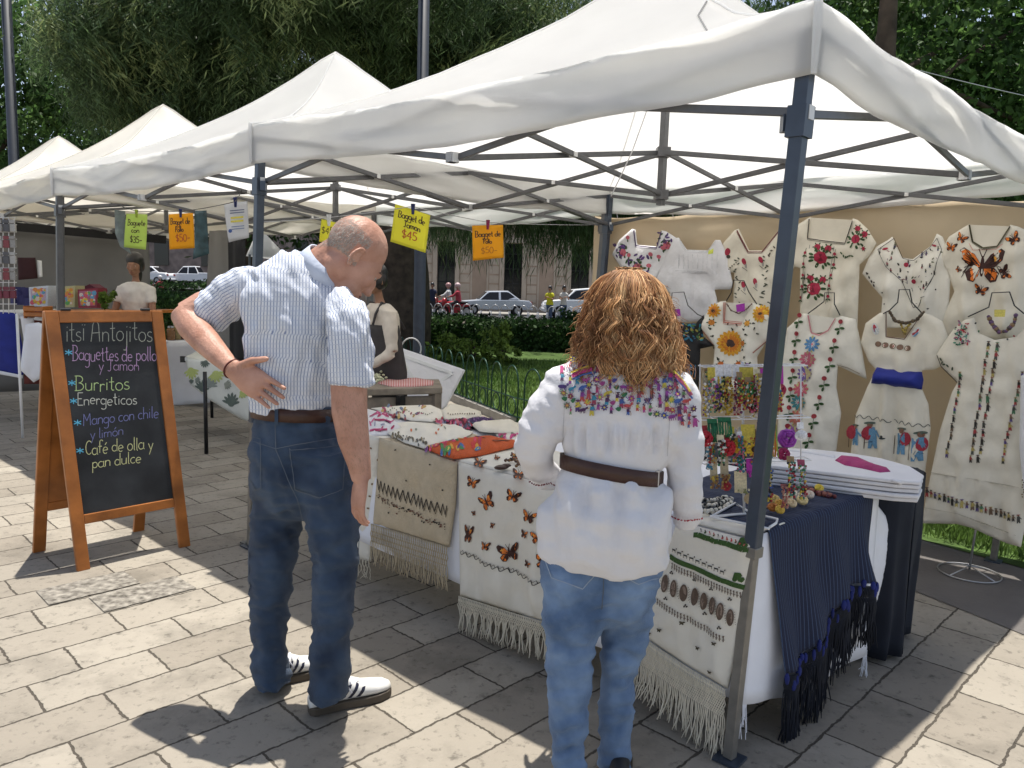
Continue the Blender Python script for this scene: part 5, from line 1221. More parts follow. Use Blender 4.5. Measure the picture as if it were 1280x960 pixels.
for s_ in spec: t = earring(*s_); t['label'] = s_[-1]; t['group'] = 'earrings on the wire stand'; del t['row']
b = MB(); rose3(b, EP(984, 548, .0), .045, 0, V(0, -1, .2)); tag(b.build('cloth_rose', C(.30,.05,.38,.6), smooth=True), 'big purple cloth rose right of the near tent leg', 'cloth flower')
b = MB(); rose3(b, EP(976, 566, .02), .03, 0, V(0, -1, .5)); tag(b.build('cloth_rose', C(.36,.02,.10,.6), smooth=True), 'crimson cloth rose under the big purple rose', 'cloth flower')

for k in range(34):
    x = random.uniform(876, 962); row_y = random.choice((458, 462, 466)) if k < 24 else 526; cs = random.sample([gold, pnk_, wht_, grn_, red_, (.2,.05,.25), (.02,.02,.02), (.5,.2,.05), (.05,.2,.3), (.55,.45,.1)], 3)
    t = earring(x, row_y+random.uniform(0, 12), random.uniform(6, 9), random.uniform(6, 14), random.choice([YC, WC, WC, KC, MC, (.3,.2,.1)]), 'bead', cs, random.uniform(26, 46), 0, random.uniform(.01, .085))
    t['label'] = 'small bead earrings crowded among the others on the upper rails of the wire stand'; t['group'] = 'small crowded bead earrings'; del t['row']
# ---------------------------------------------------------------- dresses on the backdrop
bd_plane0 = bd_plane
def bd_plane(off): return bd_plane0(off*.5+.012)
def dress(label, poly, off, mat, deco=None, bulge=.035, k=12, folds=(), cat='dress', name='embroidered_dress', res=4.5, extra=None, neck=None):
    pl = bd_plane(off); cx = sum(p[0] for p in poly)/len(poly); cy = sum(p[1] for p in poly)/len(poly)
    t = thing(name, label, cat, pl(cx, cy))
    o, m = cloth_shape('cloth', poly, pl, mat, t, bulge*.48, k*.6, folds, res, crumple=.016)
    if neck:     # back of the neckline seen through the opening
        b = MB(); pb = bd_plane(off-.02); b.prism([pb(x, y) for x, y in neck], BN*.004); b.build('neck_back', mat, t)
    if deco: d = Deco(m, .0025); deco(d); d.build(t)
    if extra: extra(t, m)
    return t, m
FB = [(.030, 1, .16, .12, 300, 390), (.014, 1, -.1, .27, 310, 400), (.008, .5, 1, .16, 0, 0)]
bk, dkg, dred = (.035,.03,.025), (.03,.075,.02), (.33,.02,.05)
def vine(d, x0, y0, x1, y1, n, flower=dred, leafc=dkg, r=2.2):
    d.line([(x0+(x1-x0)*t_/10, y0+(y1-y0)*t_/10) for t_ in range(11)], .6, leafc)
    for k in range(n):
        f = (k+.5)/n; x, y = x0+(x1-x0)*f, y0+(y1-y0)*f
        d.leaf(x, y+2, 4, 2.6, leafc, .5); d.leaf(x, y+2, 4, .6, leafc, .5); d.disc(x, y-1, r, flower); d.disc(x+.5, y-1.3, r*.45, tuple(c*.5 for c in flower))
def border(d, pts, c=bk, w=1.0):
    d.line(pts, w, c); d.line([(x, y+1.8) for x, y in pts], .5, c)
# upper row
def d1(d):
    pur, pin = (.07,.035,.14), (.50,.12,.16)
    for x, y, s in ((778,311,1),(800,329,1.25),(834,302,1)):
        for _ in range(26): d.leaf(x+random.gauss(0, 5*s), y+random.gauss(0, 5*s), 5*s, random.random()*6, random.choice([pur, pur, (.12,.05,.2), dkg]), .45)
        d.rose(x+random.uniform(-2, 2), y+5*s, 5.2*s, pin, (.3,.04,.08))
    for x, y in ((786,297),(830,310),(788,319),(815,318),(824,321),(812,332)): d.disc(x, y, 2.6, pin); d.leaf(x, y+2, 4, 1.6, dkg, .5)
    border(d, [(793,288),(795,307),(822,310),(827,289)], (.10,.06,.16), 1.2)
dress('white blouse with purple and pink roses, topmost at the left of the backdrop', [(790,286),(794,287),(796,306),(821,308),(827,288),(832,289),(846,298),(838,330),(822,345),(820,424),(786,424),(784,345),(765,318),(774,300)], .05, M['whitefab'], d1, .03, 8, FB)
def d2(d):
    lg = (.62,.62,.64)
    for k in range(9): d.line([(850+k*6, 318), (850+k*6, 336)], .7, lg)
    border(d, [(846,338),(862,339),(893,340)], lg, .8); border(d, [(850,300),(858,313),(885,314),(895,301)], lg, .8); d.poly([(886,312),(893,311),(893,317),(887,318)], (.60,.65,.10))
dress('plain white gathered blouse between the purple rose blouse and the bird dress', [(842,298),(848,297),(858,312),(885,313),(894,300),(900,300),(908,318),(916,356),(912,362),(888,362),(890,350),(902,400),(832,404),(838,366),(829,361),(820,350),(832,322)], .09, M['whitefab'], d2, .035, 7, [(.022, 1, .0, .5, 338, 405), (.012, 1, .1, .27, 338, 405)], 'blouse', 'blouse')
def d3(d):
    for x, y in ((931,327),(953,325),(930,356),(948,352)): d.disc(x, y, 4.5, dred, 2.6, 1.2); d.disc(x+2, y+5, 3.5, (.35,.33,.3), 1.5, 1.5); d.line([(x-2, y+7), (x+4, y+12)], .6, bk)
    for xx in (922, 958):
        for k in range(15):
            y = 322+k*4.6; d.leaf(xx+random.gauss(0, .8), y, 4.2, random.choice([.6, 2.5, 3.6, 5.6]), (.07,.075,.05), .45)
    for k in range(10): d.leaf(962+k*3.0, 318-k*2.4, 4, 1+k, (.09,.07,.05), .5); 
    d.disc(911,315,3.4, dred, 5, .3); d.disc(912,321,2.5,bk)
    for k in range(8): d.speck(908+k*2.2, 341-k*2.1, 1.1, (.10,.09,.05))
    border(d, [(922,288),(936,315),(953,315),(976,286)], (.16,.04,.04), 1.3)
dress('cream dress with red birds and leaf borders beside the near tent leg', [(918,288),(923,286),(936,313),(953,313),(976,284),(982,287),(992,300),(1000,322),(990,338),(978,345),(974,430),(915,428),(918,340),(906,343),(896,329),(904,304)], .06, M['cream'], d3, .035, 9, FB)
def d6(d):
    for x, y, r in ((1027,322,8.5),(1019,361,8.5)):
        d.rose(x, y, r); d.rose(x-4, y-13, 4.2); d.rose(x+10, y-11, 4.6)
        for a in range(9): d.leaf(x+8.5*cos(a*.7), y+9*sin(a*.7), 6, a*.7, dkg, .55)
    d.rose(1071,299,6.0); d.rose(1082,293,4.2); d.rose(1073,286,3.8); d.rose(1080,311,2.4)
    for a in range(9): d.leaf(1071+7*cos(a*.7), 300+7*sin(a*.7), 5, a*.7, dkg, .55)
    for x0, y0, x1, y1 in ((1009,310,1001,380),(1046,312,1034,378)): vine(d, x0, y0, x1, y1, 5, dred, dkg, 2.0)
    d.line([(1013,306),(1003,378)], .5, bk); d.line([(1044,308),(1032,380)], .5, bk)
    for k in range(6): d.leaf(1052+k*3.4, 315+k*1.6+2*sin(k), 4, 1+k*.5, dkg, .5)
    border(d, [(1012,274),(1010,298),(1030,301),(1057,304),(1066,276)], bk, 1.1)
dress('cream dress with big red roses right of the near tent leg, in the upper row', [(1008,274),(1013,271),(1010,297),(1032,300),(1057,303),(1066,273),(1072,275),(1084,286),(1095,304),(1086,320),(1074,331),(1071,420),(1000,420),(1000,335),(978,330),(976,305),(992,284)], .07, M['cream'], d6, .035, 9, FB, neck=[(1012,272),(1066,275),(1058,304),(1010,300)])
def d7(d):
    reg = [(1098,312),(1118,298),(1129,323),(1142,326),(1163,309),(1172,298),(1178,312),(1168,345),(1150,384),(1143,384),(1128,352),(1110,334)]
    cols = [bk, bk, (.04,.04,.10), (.25,.03,.05), (.10,.12,.06), (.12,.04,.12), bk]
    for _ in range(150):
        x, y = random.uniform(1098, 1178), random.uniform(298, 384)
        if not inpoly((x, y), reg): continue
        c = random.choice(cols); q = random.random()
        if q < .35: d.figure(x, y, random.uniform(4.5, 7.5), c, random.choice(cols), (.2,.1,.06), c)
        elif q < .7: d.leaf(x, y, random.uniform(2, 4.5), random.random()*6, c, .5)
        else: d.line([(x, y), (x+random.gauss(0, 3), y+random.gauss(0, 2))], .6, c)
    d.line(reg+[reg[0]], .6, bk); d.leaf(1104,312,8,-.2,dred,.4); d.leaf(1165,306,7,.3,dred,.4); d.disc(1133,331,3,dred); d.disc(1143,352,3,dred)
    for x, y in ((1085,342),(1093,353),(1104,366),(1160,362),(1170,362),(1163,386),(1106,380)): d.speck(x, y, 1.2, bk)
    for k in range(4): d.leaf(1083+k*3, 340+k*5, 4, 1.2, bk, .5)
dress('cream dress with a dense dark embroidered V yoke, upper row', [(1110,300),(1115,296),(1127,322),(1141,324),(1164,307),(1171,292),(1178,296),(1186,318),(1188,345),(1184,410),(1100,410),(1103,372),(1090,357),(1078,342),(1086,322),(1096,308)], .05, M['cream2'], d7, .03, 9, FB)
def d8(d):
    d.butterfly(1229,333,27,.03); [d.line([(1229+sg*(4+k*2.2), 331-k*.8), (1229+sg*(20+k*1.0), 316+k*6.2)], .9, (.05,.018,.01)) for sg in (-1, 1) for k in range(6)]; d.butterfly(1203,298,7,.5); d.butterfly(1190,309,7,.2); d.butterfly(1268,299,9,-.6); d.butterfly(1257,341,9,1.2); d.butterfly(1227,363,8,.3); d.butterfly(1199,337,4,.8)
    border(d, [(1212,281),(1216,302),(1229,310),(1247,308),(1263,283)], (.07,.06,.03), 2.0); d.line([(1212,304),(1218,313),(1246,312),(1254,305)], .6, (.6,.2,.15))
dress('cream dress with one large orange butterfly at the upper right', [(1205,284),(1212,280),(1215,301),(1229,309),(1247,307),(1263,281),(1272,283),(1300,296),(1318,325),(1300,345),(1284,350),(1290,425),(1172,425),(1182,390),(1193,364),(1184,338),(1173,322),(1186,296)], .06, M['cream'], d8, .04, 11, FB, neck=[(1212,281),(1264,283),(1248,308),(1228,311),(1215,303)])
# lower row, on wire forms standing in front
def hook(t, m, pts, off):
    b = MB(); pl = bd_plane(off); b.tube([pl(x, y) for x, y in pts], .0035, 6); b.build('wire_hanger', M['black_metal'], t, True)
def necklace(label, pts, off, cols, r=.006, n=30):
    pl = bd_plane(off); P_ = [pl(x, y) for x, y in pts]; tot = sum((q-p).length for p, q in zip(P_, P_[1:])); b = MB()
    for k in range(n): p = along(P_, tot*k/(n-1)*.999); rr = r*random.uniform(.7, 1.2); b.ell(p+BN*.004, (rr,)*3, nu=8, nv=5, mi=k % len(cols))
    return tag(b.build('bead_necklace', [C(*c, .4) for c in cols], smooth=True), label, 'necklace')
def tagcard(label, pts, off, col):
    pl = bd_plane(off); b = MB(); b.prism([pl(x, y) for x, y in pts], BN*.0015); return tag(b.build('price_tag', C(*col, .6)), label, 'price tag')
def d4(d):
    pet = [(.62,.30,.02), (.52,.16,.015)]; bn = (.05,.025,.02)
    d.flower(914,429,16,pet,bn,18); d.flower(954,392,11,[(.62,.36,.02),(.50,.18,.02)],bn,14); d.flower(894,388,9,pet,bn,12)
    for x, y, c in ((892,403,(.55,.2,.03)),(937,404,(.60,.28,.03)),(932,429,(.52,.16,.02)),(902,455,(.48,.12,.02)),(924,455,(.48,.12,.02)),(939,457,(.25,.06,.30))): d.rose(x, y, 3.6, c, tuple(q*.5 for q in c))
    for x, y in ((891,411),(894,420),(893,435),(934,412),(936,418),(932,437),(945,404),(947,410),(950,417),(916,412),(910,405),(921,406),(899,449),(935,446)): d.speck(x, y, 1.6, bk); d.leaf(x, y, 3, random.random()*6, (.05,.06,.02), .5)
    for dx in (0, 2.2): border(d, [(906+dx*.6,378),(905+dx*.5,403-dx),(928,405-dx)], (.50,.16,.12), .8)
    d.line([(875,408),(893,432)], 1.2, (.45,.15,.10)); d.line([(971,416),(944,441)], 1.0, (.45,.15,.10))
def e4(t, m):
    hook(t, m, [(908,376),(914,366),(917,350),(930,351),(936,365),(946,380)], .30)
dress('cream blouse with a large orange sunflower above the earring stand', [(900,377),(907,376),(905,403),(928,405),(940,378),(946,380),(958,387),(973,415),(957,428),(946,446),(948,490),(890,490),(893,433),(874,408),(886,386)], .28, M['cream2'], d4, .035, 8, FB, 'blouse', 'embroidered_blouse', extra=e4, neck=[(907,378),(940,379),(928,406),(905,404)])
tagcard('purple price tag in the neck of the sunflower blouse', [(920,381),(931,379),(931,389),(921,390)], .33, (.34,.03,.36))
necklace('dark bead necklace across the neck of the sunflower blouse', [(909,380),(914,388),(924,392),(934,386),(940,380)], .315, [(.06,.03,.02), (.12,.05,.03)], .005)
def d5(d):
    for _ in range(40): d.leaf(random.uniform(852, 878), random.uniform(402, 426), random.uniform(3, 6), random.random()*6, random.choice([(.02,.14,.24), (.03,.10,.20), (.25,.22,.04), (.05,.14,.05), (.02,.2,.3)]), .5)
    d.poly([(856,455),(871,456),(871,471),(857,470)], (.02,.16,.32))
dress('black blouse with blue flowers just right of the woman\'s hair', [(846,402),(856,404),(870,404),(879,394),(881,402),(878,420),(893,432),(875,436),(872,500),(846,500)], .30, M['black_cloth'], d5, .03, 7, FB, 'blouse', 'embroidered_blouse', extra=lambda t, m: hook(t, m, [(838,402),(840,366),(855,365),(860,382),(872,393),(879,396)], .31))
tagcard('purple price tag hanging above the black blouse', [(840,387),(850,386),(851,395),(840,396)], .33, (.34,.03,.36))
def d9(d):
    cs = [(.08,.22,.42), (.50,.12,.18), (.16,.09,.30), (.50,.10,.14), (.05,.22,.24), (.45,.14,.10), (.30,.12,.35)]
    for k, (x, y) in enumerate(((1017,430),(1012,449),(1008,467),(1003,486),(1000,503),(996,522),(992,540))):
        d.poly([(x, y-11), (x+10, y), (x, y+11), (x-10, y)], [(.55,.48,.20), (.42,.30,.16), (.45,.38,.2)][k % 3])
    d.off += .003
    for k, (x, y) in enumerate(((1017,430),(1012,449),(1008,467),(1003,486),(1000,503),(996,522),(992,540))):
        for i in range(10): a = 2*pi*i/10; d.leaf(x, y, 10, a, cs[k], .36)
        for i in range(10): a = 2*pi*i/10+.3; d.leaf(x, y, 5, a, (.62,.55,.5), .25)
        d.disc(x, y, 1.8, (.55,.12,.15))
    for k in range(8):
        for x0, y0 in ((1000-k*2.3, 394+k*23), (1052-k*6.2, 402+k*23.5)):
            if x0 < 984 and False: continue
            d.disc(x0, y0, 3, (.30,.03,.04)); d.disc(x0+.6, y0-.8, 1.5, (.16,.01,.02)); d.line([(x0, y0+3), (x0-1, y0+13)], .6, dkg)
            d.leaf(x0-.5, y0+9, 6.5, 3.0, dkg, .55); d.leaf(x0-.5, y0+8, 6.5, .1, dkg, .55); d.leaf(x0-1, y0+11, 6, 1.9, dkg, .55)
    d.line([(1011,394),(1015,416),(1025,419),(1036,413),(1045,398)], 1.6, (.50,.20,.22))
    d.line([(1047,456),(1062,460),(1076,467)], .7, (.3,.22,.14))
dress('long cream dress with coloured diamond flowers down the front, beside the near tent leg', [(1004,392),(1011,392),(1015,416),(1025,418),(1036,413),(1045,397),(1052,395),(1069,399),(1076,430),(1083,474),(1066,466),(1047,457),(1045,484),(1051,516),(1044,570),(1036,600),(970,600),(972,540),(976,460),(984,410)], .34, M['cream2'], d9, .05, 13, [(.014, 1, .1, .13, 430, 560), (.008, 1, -.3, .3, 440, 560)], extra=lambda t, m: hook(t, m, [(1010,392),(1030,377),(1031,366),(1043,366),(1043,380),(1050,394)], .36), neck=[(1011,393),(1046,398),(1036,414),(1015,417)])
def d10(d):
    bl, rd_, dk = (.12,.26,.40), (.36,.03,.05), (.04,.05,.05)
    d.line(wavy(1069,519, 1163,533, 2.2, 9), .8, dk); d.line(wavy(1068,577, 1150,586, 1.8, 8), .8, dk)
    for x, y, h, b_ in ((1071,544,28,0),(1092,545,36,-.6),(1128,552,36,.2),(1148,559,40,.8)):
        d.figure(x, y, h, bl, bl, (.22,.11,.07), (.10,.13,.10), b_); d.disc(x+(6 if x > 1100 else -6), y-4, 7, rd_, 9, .2); d.line([(x-9, y-8), (x-10, y+15)], .8, (.08,.05,.03))
        for _ in range(3): d.line([(x+random.gauss(0, 4), y+random.gauss(0, 6)), (x+random.gauss(0, 4), y+8)], .5, (.03,.05,.10))
    d.disc(1106,547,5,dk,1.2); d.disc(1106,545,2,dk)
    for x, y, a in ((1096,411,1.3),(1146,415,-.7)): d.disc(x, y, 8, (.62,.62,.60), 4.5, a); d.disc(x, y, 6, rd_, 2.2, a); d.disc(x+1, y+3, 4.5, bl, 1.5, a)
    for k in range(5): x = 1099+k*9.2; y = 430+k*1.3; d.disc(x, y, 4.2, (.20,.12,.08), 3.6); d.disc(x, y, 3.3, (.66,.60,.48), 2.7); d.disc(x, y, 2.0, rd_)
    d.line([(1108,391),(1108,421),(1131,424),(1152,393)], 1.0, (.12,.05,.04))
dr = dress('cream dress cinched with a wide blue sash, showing farmers round the hem', [(1100,391),(1108,390),(1108,421),(1131,423),(1153,391),(1164,394),(1178,402),(1186,425),(1182,455),(1168,462),(1152,463),(1152,486),(1160,505),(1163,535),(1156,590),(1150,610),(1060,606),(1064,560),(1070,518),(1084,484),(1095,462),(1086,452),(1076,428),(1082,404)], .42, M['cream'], d10, .055, 13, [(.020, 1, 0, .20, 470, 520), (.010, 1, 0, .33, 430, 470)], extra=lambda t, m: hook(t, m, [(1104,392),(1112,388),(1122,378),(1124,362),(1137,362),(1140,378),(1152,391)], .44))
pl = bd_plane(.475); sh, sm = cloth_shape('sash', [(1096,459),(1122,462),(1152,465),(1154,475),(1152,487),(1120,484),(1089,479),(1091,468)], bd_plane(.44), M['bluefab'], None, .075, 4, [(.004, .1, 1, .8, 0, 0)], 4); tag(sh, 'wide royal blue sash around the waist of the cream farmer dress', 'sash')
necklace('heavy dark bead necklace on the blue sashed dress', [(1112,389),(1119,401),(1132,404),(1146,400),(1155,390)], .485, [(.05,.035,.02), (.09,.06,.03)], .010, 26)
necklace('golden bead pendant hanging in the neck of the blue sashed dress', [(1126,404),(1129,412),(1131,418),(1133,410),(1138,405)], .48, [(.40,.30,.06), (.2,.14,.04)], .008, 14)
def d11(d):
    cols = [bk, (.06,.06,.05), (.30,.04,.04), (.06,.16,.08), (.09,.06,.2), bk, (.16,.10,.06), (.4,.32,.1)]
    def col_(x0, y0, x1, y1, n):
        for k in range(n): f = k/(n-1); d.figure(x0+(x1-x0)*f+random.gauss(0,.6), y0+(y1-y0)*f, random.uniform(9.5, 12.5), random.choice(cols), random.choice(cols), (.18,.1,.06), random.choice(cols))
    col_(1237,432,1216,573,14); col_(1248,434,1226,573,14); col_(1202,470,1186,566,10); col_(1279,470,1254,575,11)
    for k in range(21): d.figure(1159+k*5.8, 615.5+k*1.62, random.uniform(9, 13), random.choice(cols), random.choice(cols), (.18,.1,.06), random.choice(cols))
    for _ in range(70): d.leaf(random.uniform(1196,1213), random.uniform(404,432), random.uniform(2.5,5), random.random()*6, random.choice([(.35,.03,.04),(.05,.20,.12),(.30,.12,.2),bk,(.1,.25,.2)]), .5)
    for k in range(5): d.leaf(1176+k*4, 447+k*4, 5, 1+k, (.05,.07,.04), .5)
    for x, y in ((1220,404),(1224,414),(1260,424),(1268,420)): d.speck(x, y, 1.6, random.choice(cols))
    d.line([(1154,634),(1200,640),(1272,668)], .4, (.45,.4,.3)); d.line([(1163,590),(1215,597),(1276,608)], .4, (.50,.45,.36))
    d.line([(1172,444),(1177,458),(1197,478)], 1, bk)
def e11(t, m): hook(t, m, [(1210,396),(1236,384),(1240,366),(1262,365),(1268,382),(1280,392)], .50)
dress('long cream dress with columns of tiny stitched figures at the right edge', [(1206,400),(1217,397),(1222,416),(1243,425),(1270,421),(1284,408),(1300,405),(1322,440),(1318,470),(1296,476),(1292,560),(1284,640),(1276,684),(1258,679),(1237,670),(1215,660),(1196,655),(1152,654),(1160,610),(1175,538),(1190,490),(1197,478),(1177,459),(1170,444),(1184,422),(1194,409)], .48, M['cream'], d11, .06, 15, [(.022, 1, .12, .075, 480, 680), (.008, 1, 0, .2, 480, 680)], extra=e11)
necklace('purple and bronze pendant necklace on the figure dress at the right edge', [(1236,396),(1241,406),(1249,415),(1258,414),(1268,404),(1270,394)], .545, [(.10,.05,.12), (.20,.12,.06), (.06,.04,.04)], .011, 22)
tagcard('yellow card in the neck of the figure dress', [(1243,387),(1257,387),(1256,396),(1243,396)], .56, (.60,.52,.12))
dress('pale dress barely entering the frame at the far right edge', [(1276,470),(1290,462),(1330,465),(1335,640),(1282,640),(1274,560)], .62, M['whitefab'], lambda d: [d.speck(1279+random.gauss(0, 1.5), 600+k*3, 1.2, (.2,.14,.08)) for k in range(8)], .05, 12, [(.014, 1, 0, .2, 470, 640)])
# wire form stand under the figure dress
sc_ = atZ(1211, 718, 0); t = thing('dress_stand', 'thin wire dress stand with a round foot beneath the figure dress', 'dress stand', sc_)
b = MB(); b.tube([sc_+V(.155*cos(a), .155*sin(a), .012) for a in [2*pi*i/28 for i in range(28)]], .004, 6, closed=True)
for k in range(4): a = pi/2*k+.4; b.tube([sc_+V(.155*cos(a), .155*sin(a), .012), sc_+V(0, 0, .05)], .0035, 6)
b.build('foot_ring', M['chrome'], t, True); b = MB(); tpz = bd_plane(.47)(1214, 640); b.tube([sc_+V(0,0,.03), V(sc_.x, sc_.y, .3)-BN*.05, V(sc_.x+.01, sc_.y, 1.0)-BN*.16], .006, 8); b.build('pole', M['chrome'], t, True)
# ---------------------------------------------------------------- people
def limb(b, pts, n=16, cap=True, mi=0):
    """pts: (px, py, Y, half width px, depth ratio) -> silhouette-true tapered limb"""
    Cn = [atY(p[0], p[1], p[2]) for p in pts]; rings = []
    for i, p in enumerate(pts):
        d = (Cn[min(i+1, len(Cn)-1)]-Cn[max(i-1, 0)]).normalized(); vw = (Cn[i]-EYE).normalized()
        s = d.cross(vw); s = s.normalized() if s.length > .15 else V(1,0,0); o = s.cross(d).normalized(); r = p[3]*p[2]/FPX
        rings.append((Cn[i], s*r, o*r*(p[4] if len(p) > 4 else 1)))
    b.loft(rings, n, mi, cap); return rings
def limb3(b, pts, n=12):
    """pts: (Vector, radius, radius2)"""
    rings = []; prev = None
    for i, (p, r, r2) in enumerate(pts):
        d = (Vector(pts[min(i+1, len(pts)-1)][0])-Vector(pts[max(i-1, 0)][0])).normalized()
        s = prev if prev is not None else (d.cross(V(0,1,0)) if abs(d.y) < .8 else d.cross(V(1,0,0))); s = (s-d*s.dot(d)).normalized(); prev = s; o = s.cross(d)
        rings.append((Vector(p), s*r, o*r2))
    b.loft(rings, n)
def head(b, c, f, up, s=1.0, side=None):
    """head mesh: cranium, face, jaw, nose, brow, lips, ears; c centre, f facing, up"""
    f = f.normalized(); r = f.cross(up).normalized(); up = r.cross(f).normalized(); R = Matrix((f, -r, up)).transposed()
    def E_(x, y, z, a, q, e): b.ell(c+R @ V(x*s, y*s, z*s), (a*s, q*s, e*s), R, 18, 12)
    E_(-.012, 0, .035, .098, .077, .090); E_(.035, 0, -.015, .068, .066, .088); E_(.045, 0, -.070, .046, .050, .050); E_(.066, 0, -.098, .026, .027, .022)
    E_(.0, 0, -.055, .062, .058, .055); E_(.088, 0, .012, .018, .045, .012); E_(.103, 0, -.030, .016, .011, .030); E_(.110, 0, -.047, .016, .017, .012)
    E_(.093, 0, -.072, .012, .024, .006); E_(.090, 0, -.083, .012, .021, .006)
    for q in (-1, 1):
        E_(.072, q*.036, -.030, .024, .024, .026); RE = R @ Matrix.Rotation(-q*.35, 3, 'Z') @ Matrix.Rotation(.15, 3, 'Y'); ec = c+R @ V(-.010*s, q*.079*s, -.018*s); b.ell(ec, (.015*s, .005*s, .026*s), RE, 12, 10); b.tube([ec+RE @ V((-.004-.0165*cos(t_))*s, q*.006*s, .030*s*sin(t_)) for t_ in [-1.3+3.4*i/14 for i in range(15)]], .0052*s, 8); b.ell(ec+RE @ V(.003*s, 0, -.027*s), (.010*s, .006*s, .011*s), RE, 10, 8); b.ell(ec+RE @ V(.013*s, q*.002*s, -.004*s), (.005*s, .006*s, .009*s), RE, 8, 6)
    return R
def face_bits(t, c, R, s, skin):
    for q in (-1, 1):
        b = MB(); b.ell(c+R @ V(.082*s, q*.032*s, -.010*s), (.011*s,)*3, R, 12, 8); e = b.build('eye', C(.62,.60,.56,.25), t, True)
        b = MB(); b.ell(c+R @ V(.0905*s, q*.031*s, -.010*s), (.004*s, .0055*s, .0055*s), R, 10, 6); b.build('iris', C(.03,.018,.01,.2), e, True)
        b = MB(); b.tube([c+R @ V((.098-.006*k*k/4)*s, q*(.018+.010*k)*s, (.013+.004*sin(k))*s) for k in range(4)], .0035*s, 5); b.build('eyebrow', C(.12,.085,.06), t, True)
    b = MB(); b.ell(c+R @ V(.0985*s, 0, -.0775*s), (.006*s, .022*s, .0035*s), R, 12, 6); b.build('lips', C(.28,.09,.07,.45), t, True)
def hand(b, wrist, d, palm_n, thumb_side, s=1.0, curl=.25, spread=.16):
    """palm, four unequal bent fingers and a thumb leaving the palm's side. d: wrist->knuckles, palm_n: out of the palm"""
    d = d.normalized(); pn = (palm_n-d*palm_n.dot(d)).normalized(); sd = d.cross(pn).normalized()*thumb_side
    P_ = lambda x, y, z: wrist+d*(x*s)+sd*(y*s)+pn*(z*s)
    b.loft([(P_(-.012, 0, 0), sd*.026*s, pn*.019*s), (P_(.012, 0, 0), sd*.031*s, pn*.018*s), (P_(.045, .001, 0), sd*.040*s, pn*.016*s), (P_(.080, 0, 0), sd*.041*s, pn*.0135*s), (P_(.096, 0, 0), sd*.038*s, pn*.010*s)], 16)
    for y, L_, r, a in ((.030, .072, .0088, .9), (.010, .082, .0090, .25), (-.011, .076, .0086, -.35), (-.030, .060, .0078, -1.0)):
        p = P_(.084, y, 0); ang = 0; pts = [(p-d*.012*s, r*s, r*s)]; q = p; dirv = (d+sd*(a*spread)).normalized()
        for k, f in enumerate((.45, .30, .25)):
            ang += curl*(.6 if k == 0 else 1); dd = (dirv*cos(ang)+pn*sin(ang)).normalized(); q = q+dd*(L_*f*s); pts.append((q, r*s*(1-.10*(k+1)), r*s*(1-.10*(k+1))))
        pts.append((q+dd*.005*s, r*s*.4, r*s*.4)); limb3(b, pts, 10)
    q = P_(.018, .024, .006); t1 = (d*.62+sd*.75+pn*.18).normalized(); t2 = (d*.80+sd*.55+pn*.25).normalized()
    limb3(b, [(q-t1*.01*s, .013*s, .013*s), (q+t1*.035*s, .0115*s, .0115*s), (q+t1*.035*s+t2*.026*s, .0098*s, .0098*s), (q+t1*.035*s+t2*.050*s, .0075*s, .0075*s), (q+t1*.035*s+t2*.056*s, .003*s, .003*s)], 10)
def surf_on(o):
    dg = bpy.context.evaluated_depsgraph_get(); bm = bmesh.new(); bm.from_object(o, dg); bm.transform(o.matrix_world); tr = BVHTree.FromBMesh(bm); bm.free(); return tr
def ray_map(tr, off0=0):
    def m(x, y, off=0):
        h, n, i, d_ = tr.ray_cast(EYE, ray(x, y).normalized())
        if h is None: return None
        if n.dot(EYE-h) < 0: n = -n
        return h+n*(off+off0)
    return m
def strip_on(m, pts, w, name, mat, parent, th=.0015, n=14):
    """a band of real thickness laid along pts on a body surface"""
    b = MB(); P_ = []
    for (ax, ay), (bx, by) in zip(pts, pts[1:]):
        for k in range(n): P_.append((ax+(bx-ax)*k/n, ay+(by-ay)*k/n))
    P_.append(pts[-1]); L_ = []
    for i, (x, y) in enumerate(P_):
        a = P_[max(0, i-1)]; c = P_[min(len(P_)-1, i+1)]; l = sqrt((c[0]-a[0])**2+(c[1]-a[1])**2) or 1; nx, ny = -(c[1]-a[1])/l*w/2, (c[0]-a[0])/l*w/2
        p, q = m(x+nx, y+ny, th), m(x-nx, y-ny, th)
        if p is None or q is None: continue
        L_.append((p, q))
    for (p, q), (p2, q2) in zip(L_, L_[1:]): b.quad(p, q, q2, p2)
    if b.f: return b.build(name, mat, parent, True, fix=False)
def weave_from(o, tubes):
    """weave coordinate of each cloth vertex = offset across / along the nearest garment tube (photo pixels)"""
    out = []; T = []
    for pts, r in tubes: T.append([(Vector((p[0], p[1])), atY(*p[:3]), p[3]*p[2]/FPX) for p in pts])
    for v in o.data.vertices:
        best = 1e9; q = Vector(proj(v.co))
        for k, P_ in enumerate(T):
            s0 = 0
            for (a, A, ra), (c, C_, rc) in zip(P_, P_[1:]):
                D = C_-A; f = max(0, min(1, (v.co-A).dot(D)/D.length_squared)); e = (v.co-(A+D*f)).length/(ra+(rc-ra)*f)
                if k == 0: e *= .80
                if e < best:
                    best = e; d = (c-a).normalized(); bu = (q-a).x*d.y-(q-a).y*d.x; bv = s0+(q-a).dot(d)
                    if k == 0: bu = (q-a.lerp(c, f)).x; bv = q.y
                s0 += (c-a).length
        out += [bu/100, bv/100, 0]
    o.data.attributes.new('weave', 'FLOAT_VECTOR', 'POINT').data.foreach_set('vector', out)
